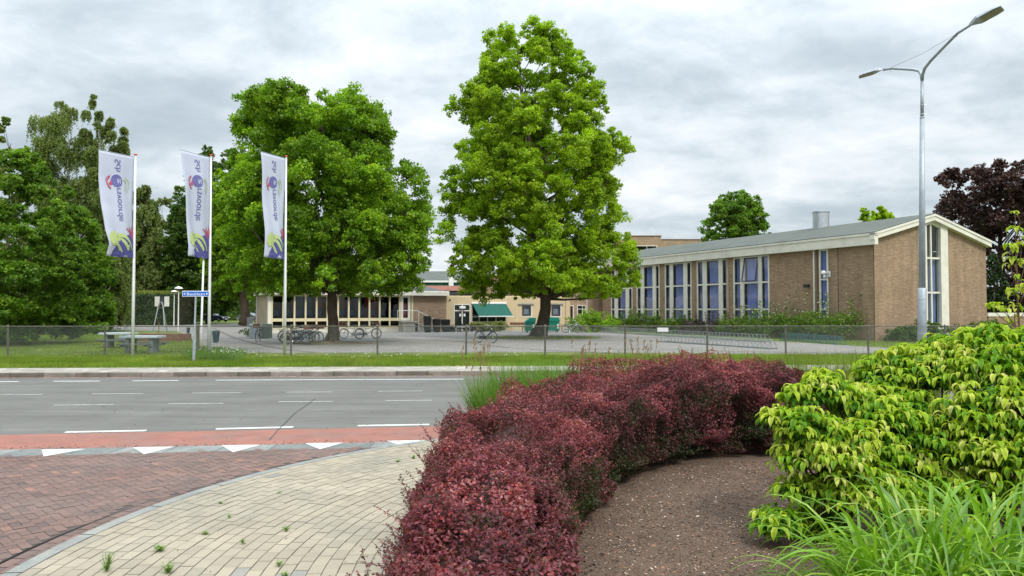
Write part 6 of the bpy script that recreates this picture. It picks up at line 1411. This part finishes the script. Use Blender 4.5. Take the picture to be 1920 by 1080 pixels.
# ---- basketball board seen from behind
D=G(312,623,ZY)[1]; x=Xp(301.5,D); o=empty('basketball_board','white two panel basketball board on grey A frame legs before the hedge','basketball board',(x,D,ZY))
zA,zB_=Zp(574.5,D)-ZY,Zp(556,D)-ZY; wB=(315-288)/F*D/2
m_bp=mat('board_white',(.66,.64,.58),rough=.6,dirt=((.4,.39,.33),2,.6))
for s in (-1,1): mb=MB(); mb.bbox(s*wB if s<0 else .33*wB,-.33*wB if s<0 else wB,.2,.26,zA,zB_,.01); mb.build('board_panel',m_bp,o)
mb=MB(); mb.bbox(-.32*wB,.32*wB,.21,.25,zA+.1,zB_-.05,.01); mb.build('centre_plate',mat('grey_plate',(.05,.055,.06),rough=.6),o)
for s in (-1,1): mb=MB(); mb.tube([(s*.06,0,Zp(566,D)-ZY),(s*.22,0,Zp(575,D)-ZY),(s*11.5/F*D,-.3,0)],.05,8); mb.build('leg',m_pgal,o)
mb=MB(); mb.tube([(0,1.3,0),(0,.3,zA+.2)],.05,8); mb.build('leg',m_pgal,o)['label']='rear prop leg'; mb=MB(); mb.tube([(-.22,0,Zp(577,D)-ZY),(.22,0,Zp(577,D)-ZY)],.04,6); mb.tube([(0,-.3,0),(0,-.3,.9)],.035,6); mb.build('brace',m_wood,o)
# ---- litter bins
m_bin=mat('dark_blue_green_bin',(.018,.05,.06),rough=.5,var=.15)
def bin_(px,pyb,pt,lab,wp):
    x,y,_=G(px,pyb,ZY); s=wp/F*y; h=Zp(pt,y)-ZY; o=empty('litter_bin',lab,'litter bin',(x,y,ZY),0,'litter bins on the lawn')
    mb=MB(); z0=h*.32; n=10; vs=[];fs=[]
    for (z_,r) in ((z0,.30),(z0+.08,.36),(h-.12,.5),(h,.46)):
        for k in range(n): a=2*PI*k/n; vs.append((.2*s+math.cos(a)*r*s,math.sin(a)*r*s,z_))
    for i in range(3):
        for k in range(n): fs.append((i*n+k,i*n+(k+1)%n,(i+1)*n+(k+1)%n,(i+1)*n+k))
    fs.append(tuple(range(n-1,-1,-1))); fs.append(tuple(range(3*n,4*n))); mb.add(vs,fs); mb.build('bin_body',m_bin,o); mb=MB(); mb.tube([(-.3*s,-.3*s,0),(-.3*s,-.3*s,h+.05)],.035,8); mb.build('post',m_pgal,o)
bin_(402,653,620,'larger dark litter bin on a post right of the middle flagpole',14); bin_(352,632,614,'smaller dark litter bin farther off left of the street sign',6)
# ---- small far signposts
for px,pb_,pt,lab in ((355,601,582,'small grey traffic sign seen from behind before the low hedge'),(338,600,572,'narrow grey sign far behind left of the street name sign')):
    D=G(px,pb_+4,ZY)[1]; o=empty('signpost',lab,'signpost',(Xp(px,D),D,ZY)); mb=MB(); mb.tube([(0,0,0),(0,0,Zp(pt,D)-ZY)],.05,6); mb.build('post',m_pgal,o); mb=MB(); mb.bbox(-.2,.2,-.08,-.05,Zp(pt+8,D)-ZY,Zp(pt,D)-ZY,.01); mb.build('sign_plate',m_pgal,o)
# ---- planter / concrete block and green post at yard entrance
x,y,_=G(476,635,ZY); o=empty('planter_block','pale grey concrete block at the yard entrance behind a parked bicycle','concrete block',(x,y,ZY)); mb=MB(); mb.bbox(-.35,.45,0,.7,0,1.0,.04); mb.build('block',mat('grey_block',(.36,.39,.42),rough=.8),o); mb=MB(); mb.bbox(.5,1.0,.2,.8,0,1.0,.03); mb.build('green_box',mat('dull_green_box',(.10,.15,.12),rough=.7),o)
# ---- bicycles
m_bk=mat('black_paint',(.015,.016,.018),rough=.35); m_ty=mat('tyre_rubber',(.02,.02,.02),rough=.9); m_ch=mat('chrome',(.6,.61,.62),rough=.25,metal=.9); m_sad=mat('saddle_leather',(.05,.035,.03),rough=.7); m_crate=mat('wicker_brown',(.20,.09,.05),rough=.9,var=.3,scale=20)
m_bwhite=mat('silver_bike_paint',(.42,.44,.46),rough=.35); m_bblue=mat('dark_blue_bike_paint',(.03,.05,.12),rough=.35)
def make_bike(label,loc,rz,crate=True,group=None):
    o=empty('bicycle',label,'bicycle',loc,rz,group); r=.345; xr,xf=-.56,.56; z=r
    for nm,xx in (('rear_wheel',xr),('front_wheel',xf)):
        mb=MB(); mb.torus((xx,0,z),(0,1,0),r-.02,.02,32,6); t_=mb.build(nm,m_ty,o,smooth=True)
        mb=MB(); mb.torus((xx,0,z),(0,1,0),r-.05,.010,28,4); mb.tube([(xx,-.05,z),(xx,.05,z)],.02,6)
        for k in range(14): a=2*PI*k/14; mb.tube([(xx,.012*(-1)**k,z),(xx+math.cos(a)*(r-.05),0,z+math.sin(a)*(r-.05))],.003,3,False)
        mb.build('rim_and_spokes',m_ch,t_)
    mb=MB(); bb=(-.08,0,.29); st_=(-.22,0,.80); hd=(.36,0,.86); hl=(.41,0,.68)
    for a,b,rr_ in ((bb,st_,.019),(st_,(-.235,0,.88),.014),(hd,hl,.022),(hl,bb,.021),((.385,0,.78),(-.19,0,.66),.018),((xr,.05,z),(-.2,.02,.72),.011),((xr,-.05,z),(-.2,-.02,.72),.011),((xr,.05,z),bb,.011),((xr,-.05,z),bb,.011),(hl,(.48,.05,.52),.014),((.48,.05,.52),(xf,.05,z),.012),(hl,(.48,-.05,.52),.014),((.48,-.05,.52),(xf,-.05,z),.012)): mb.tube([a,b],rr_,6)
    mb.build('frame',m_bk,o)
    mb=MB(); mb.torus((xr,0,z),(0,1,0),r+.025,.016,24,4,R(-10),R(190)); mb.torus((xf,0,z),(0,1,0),r+.025,.016,24,4,R(20),R(170)); mb.build('mudguard',m_bk,o)
    mb=MB(); mb.bbox(-.62,-.02,.045,.075,.22,.40,.02); mb.build('chain_case',m_bk,o)
    mb=MB(); mb.tube([(-.08,-.12,.29),(-.08,.12,.29)],.012,5); mb.box(-.13,-.03,.12,.2,.15,.175); mb.tube([(-.08,.11,.29),(-.08,.12,.17)],.01,4); mb.tube([(-.08,-.11,.29),(-.08,-.12,.41)],.01,4); mb.box(-.13,-.03,-.2,-.12,.40,.425); mb.build('pedals',m_bk,o)
    mb=MB(); mb.blob((-.27,0,.93),.14,.09,.035,10,6); mb.blob((-.15,0,.925),.10,.035,.025,8,5); mb.build('saddle',m_sad,o,smooth=True)
    mb=MB(); mb.tube([hd,(.335,0,.98),(.34,0,1.02)],.014,6); mb.tube([(.16,-.28,1.02),(.26,-.27,1.06),(.37,-.1,1.05),(.37,.1,1.05),(.26,.27,1.06),(.16,.28,1.02)],.012,6); mb.build('handlebar',m_ch,o)
    mb=MB(); mb.bbox(-.86,-.32,-.07,.07,.745,.765,.005); mb.tube([(-.75,.06,.745),(xr,.06,z)],.006,4); mb.tube([(-.75,-.06,.745),(xr,-.06,z)],.006,4); mb.build('luggage_rack',m_bk,o)
    mb=MB(); mb.tube([(-.2,-.03,.27),(-.26,-.17,0)],.011,4); mb.build('kickstand',m_ch,o); mb=MB(); mb.blob((.47,0,.82),.05,.045,.045,8,6); mb.build('headlight',m_ch,o)
    if crate: mb=MB(); mb.bbox(.42,.78,-.19,.19,.86,1.10,.02); mb.build('front_crate',m_crate,o)
    return o
def rebike(src,label,loc,rz,mats=None,group=None):
    c=copy_tree(src,None,mats); c.location=loc; c.rotation_euler=(0,0,rz); c['label']=label
    if group: c['group']=group
    return c
def gp(px,py): q=G(px,py,ZY+.004); return q
b0=make_bike('lone black city bicycle on its stand in front of the tulip tree',gp(911,643),-.72,False)
m2={'black_paint':m_bwhite}; m3={'black_paint':m_bblue}
G1='bicycles parked left of the broad tree trunk'
b1=make_bike('black bicycle with brown front crate at the left end of the cluster by the trunk',gp(556,646),.15,True,G1)
rebike(b1,'dark blue bicycle with brown crate leaning in the middle of the trunk cluster',gp(572,644.5),.7,m3,G1)
rebike(b1,'silver bicycle with brown crate at the right end of the trunk cluster',gp(585,644),-.5,m2,G1)
rebike(b0,'silver bicycle behind the middle of the trunk cluster',gp(567,642),-.35,m2,G1)
rebike(b0,'black bicycle at the back of the trunk cluster',gp(545,641),.9,None,G1)
G2='bicycles parked behind the broad tree'
rebike(b1,'silver bicycle with brown crate right of the broad tree trunk',gp(690,635),.15,m2,G2)
rebike(b1,'silver bicycle with crate just right of the trunk, left of its neighbour',gp(659,635.5),2.9,m2,G2)
rebike(b1,'bicycle with orange brown crate seen head on at the yard entrance block',gp(485,640),-1.45)
rebike(b0,'silver bicycle with raised seat at the left end of the far bicycle racks',gp(1072,624),.2,m2)
# ---- bicycle racks
m_rk=mat('rack_metal',(.30,.33,.34),rough=.5,metal=.5,var=.15,scale=5)
def make_rack(label,n=9,m_=None,group='bicycle racks along the hall'):
    o=empty('bicycle_rack',label,'bicycle rack',(0,0,ZY),0,group); sp_=.36; ln=n*sp_
    mb=MB(); mb.box(-.05,ln,-.28,-.24,0,.04); mb.box(-.05,ln,.24,.28,0,.04); mb.build('base_rail',m_ or m_rk,o)
    for i in range(n):
        mb=MB(); x_=.1+i*sp_
        for dx in (-.035,.035): mb.tube([(x_+dx,-.26,.04),(x_+dx,-.30,.16),(x_+dx,-.05,.46),(x_+dx,.12,.46),(x_+dx,.26,.04)],.011,5)
        mb.build('hoop',m_ or m_rk,o)
    return o
rk0=make_rack('nearest grey bicycle rack at the right end of the long front rack row')
A=Vector(G(1450,655,ZY));B=Vector(G(1236,640,ZY)); dr=(B-A).normalized(); az=math.atan2(dr.y,dr.x); Lr=(B-A).length; nr_=int(Lr/3.3)
def put(o,p,a): o.location=(p[0],p[1],ZY+.004); o.rotation_euler=(0,0,a)
put(rk0,A,az); names=['second','third','fourth','fifth','sixth','seventh']
for i in range(1,nr_): c=copy_tree(rk0); put(c,A+dr*3.3*i,az); c['label']='%s grey bicycle rack from the right in the long front rack row'%names[i-1]
A=Vector(G(1440,642,ZY));B=Vector(G(1095,621,ZY)); dr=(B-A).normalized(); az=math.atan2(dr.y,dr.x); nr_=min(8,int((B-A).length/3.4))
names=['first','second','third','fourth','fifth','sixth','seventh','eighth']
for i in range(nr_): c=copy_tree(rk0); put(c,A+dr*3.4*i,az); c['label']='%s rack from the right in the back row before the hall bushes'%names[i]; c['group']='bicycle racks before the bushes'
m_rkb=mat('blue_green_rack',(.07,.17,.20),rough=.5,metal=.2); A=Vector(G(1578,646.5,ZY));B=Vector(G(1485,639,ZY)); dr=(B-A).normalized(); c=copy_tree(rk0,None,{'rack_metal':m_rkb}); put(c,A,math.atan2(dr.y,dr.x)); c['label']='blue green bicycle rack with a reddish end near the hall corner'; c['group']='blue green racks'
c=copy_tree(rk0,None,{'rack_metal':m_rkb}); put(c,A+dr*3.3,math.atan2(dr.y,dr.x)); c['label']='blue green bicycle rack left of the one near the hall corner'; c['group']='blue green racks'
# white sign board in the bushes
s=hall_s(1242); q=G(1242,634,ZY); o=empty('small_sign','small blank white sign board on a post before the hall bushes','sign',(q[0],q[1],ZY)); mb=MB(); D=q[1]; mb.bbox(Xp(1232,D)-q[0],Xp(1252.5,D)-q[0],-.04,0,Zp(622,D)-ZY,Zp(614.5,D)-ZY,.01); mb.build('sign_plate',m_wplastic,o); mb=MB(); mb.tube([(0,.03,0),(0,.03,Zp(616,D)-ZY)],.03,6); mb.build('post',m_pgal,o)
# ---- green containers
def cont(px0,px1,pyb,pt,lab,slope):
    a=G(px0,pyb,ZY); w_=(px1-px0)/F*a[1]; h=Zp(pt,a[1])-ZY; o=empty('waste_container',lab,'container',(a[0],a[1],ZY),.06,'green waste containers by the cream wing')
    mb=MB(); mb.bbox(0,w_,0,1.5,.12,h*.72,.03); 
    for i in range(1,6): mb.box(w_*i/6-.04,w_*i/6+.04,-.05,-.001,.15,h*.70)
    mb.build('body',m_teal,o); mb=MB()
    if slope: mb.hprism([(-.04,h*.722),(w_+.04,h*.722),(w_+.04,h),(w_*.45,h)],(-.04,1.5))
    else: mb.hprism([(-.04,h*.722),(w_+.04,h*.722),(w_*.96,h*.95),(w_*.5,h),(w_*.06,h*.95)],(-.04,1.5))
    mb.build('lid',m_teal,o); 
    for x_ in (.15,w_-.2):
        for yy in (.15,1.3): mb=MB(); mb.tube([(x_,yy,.08),(x_+.06,yy,.08)],.08,10); mb.build('castor',m_ty,o)
    mb=MB(); mb.box(w_-.22,w_-.10,-.06,-.052,h*.25,h*.55); mb.build('label_plate',m_wplastic,o)
cont(985.5,1004,623.5,596,'green waste container left of the tulip tree trunk with slanted lid',True); cont(1022,1049.5,623,594.5,'larger green waste container right of the tulip tree trunk',False)
# ---- black bins by the steps
def wbin(px0,px1,pyb,pt,lab):
    a=G(px0,pyb,ZY); w_=(px1-px0)/F*a[1]; h=Zp(pt,a[1])-ZY; o=empty('black_bin',lab,'rubbish bin',(a[0],a[1],ZY),0,'black bins by the steps')
    mb=MB(); vs=[(.08*w_,.05,.12),(.92*w_,.05,.12),(.92*w_,.75,.12),(.08*w_,.75,.12),(0,-.02,h*.86),(w_,-.02,h*.86),(w_,.85,h*.86),(0,.85,h*.86)]; mb.add(vs,[(0,3,2,1),(4,5,6,7),(0,1,5,4),(1,2,6,5),(2,3,7,6),(3,0,4,7)]); mb.build('bin_body',m_dark,o)
    mb=MB(); mb.hprism([(-.03,h*.865),(w_+.03,h*.865),(w_*.95,h),(w_*.05,h)],(-.06,.88)); mb.build('lid',m_dark,o); mb=MB(); mb.tube([(w_*.1,.7,.12),(w_*.9,.7,.12)],.12,10); mb.build('wheels',m_ty,o)
wbin(794,807,623.5,592.5,'tall black wheelie bin behind the steps handrail'); wbin(811,825,623,598,'black rubbish bin right of the steps'); wbin(827,843,622.5,599,'wide black rubbish bin closest to the glass entrance')
# ---- white bench by the cream wall
x,y,_=G(956,622.5,ZY); w_=27/F*y; o=empty('garden_bench','low pale bench against the cream wall','bench',(x,y,ZY),0); mb=MB(); mb.bbox(0,w_,0,.4,.42,.48,.01); mb.build('seat',m_post,o); mb=MB(); mb.bbox(0,w_,.4,.45,.6,.85,.01); mb.build('backrest',m_wood,o)
for s in (.1,w_-.2): mb=MB(); mb.bbox(s,s+.1,.05,.4,0,.42,.01); mb.build('leg',m_post,o)
# low hoop rail at the glass entrance
x,y,_=G(855,624,ZY); o=empty('hoop_rail','low white hoop rail before the glass entrance doors','rail',(x,y,ZY)); mb=MB(); w_=26/F*y; mb.tube([(0,0,0),(0,0,.42),(.08,0,.5),(w_-.08,0,.5),(w_,0,.42),(w_,0,0)],.025,6); mb.build('tube',m_wplastic,o)
# ---- parked cars
m_cardark=mat('dark_blue_car_paint',(.012,.016,.035),rough=.2,spec=.7,var=.03); m_carsil=mat('silver_car_paint',(.42,.42,.47),rough=.25,metal=.5,var=.03); m_cg=mat('car_glass',(.10,.12,.14),rough=.05,spec=1,var=.02); m_hl=mat('headlamp_glass',(.7,.7,.7),rough=.15)
def make_car(label,loc,rz):
    o=empty('parked_car',label,'car',loc,rz,'cars parked far behind the yard')
    prof=[(-2.1,.35),(-2.15,.75),(-2.0,.98),(-1.2,1.02),(.75,1.0),(1.75,.86),(2.1,.7),(2.12,.35),(1.75,.25),(1.0,.25),(-.95,.25),(-1.75,.25)]
    mb=MB(); n=len(prof); vs=[];ys=((-.85,.0),(-.80,.04),(.80,.04),(.85,.0)); vs=[]
    for (yy,ins) in ((-.78,.05),(-.85,0),(.85,0),(.78,.05)): vs+= [(x*(1-ins*.6),yy,z if z<.5 else z-ins*.3) for x,z in prof]
    fs=[tuple(range(n)),tuple(range(4*n-1,3*n-1,-1))]
    for k in range(3):
        for i in range(n): fs.append((k*n+i,(k+1)*n+i,(k+1)*n+(i+1)%n,k*n+(i+1)%n))
    mb.add(vs,fs); mb.build('body',m_cardark,o)
    mb=MB(); b_=[(-1.95,.99),(-1.45,1.40),(.05,1.42),(.95,1.0)]; vs=[(x,-.78,z) if z<1.1 else (x,-.62,z) for x,z in b_]+[(x,.78,z) if z<1.1 else (x,.62,z) for x,z in b_]; mb.add(vs,[(0,1,2,3),(7,6,5,4),(0,4,5,1),(2,6,7,3)]); mb.build('windows',m_cg,o)
    mb=MB(); mb.bbox(-1.47,.07,-.62,.62,1.40,1.455,.03); 
    for s in (-1,1):
        for a,b in (((-1.95,1.0),(-1.46,1.42)),((-.55,1.0),(-.5,1.42)),((.95,1.0),(.05,1.43))): mb.tube([(a[0],s*.785,a[1]),(b[0],s*.625,b[1])],.03,4)
    mb.build('roof',m_cardark,o)
    for xx in (-1.35,1.32):
        for s in (-1,1): mb=MB(); mb.tube([(xx,s*.70,.32),(xx,s*.87,.32)],.32,18); w_=mb.build('wheel',m_ty,o); mb=MB(); mb.tube([(xx,s*.871,.32),(xx,s*.885,.32)],.19,14); mb.build('hubcap',m_ch,w_)
    for s in (-1,1): mb=MB(); mb.bbox(1.98,2.13,s*.62-.16,s*.62+.16,.62,.76,.02); mb.build('headlight',m_hl,o)
    mb=MB(); mb.box(2.125,2.14,-.25,.25,.4,.5); mb.build('number_plate',m_wplastic,o)
    return o
q=G(403,602.5,ZY+.02); D=122; k0=make_car('dark blue parked car right of the street sign',(Xp(405,D),D,ZY),-.35)
c=copy_tree(k0,None,{'dark_blue_car_paint':m_carsil}); c.location=(Xp(472,118),118,ZY); c.rotation_euler=(0,0,-.3); c['label']='silver parked car half behind the tree trunk left of the pavilion'
# grey utility cabinet by the trunk
D=88; o=empty('utility_cabinet','grey cabinet beside the far dark tree trunk','cabinet',(Xp(467,D),D,ZY)); mb=MB(); mb.bbox(-.25,.35,0,.4,0,1.1,.03); mb.build('case',mat('grey_cabinet',(.12,.13,.14),rough=.6),o)
# litter: a pale rag at the bed edge
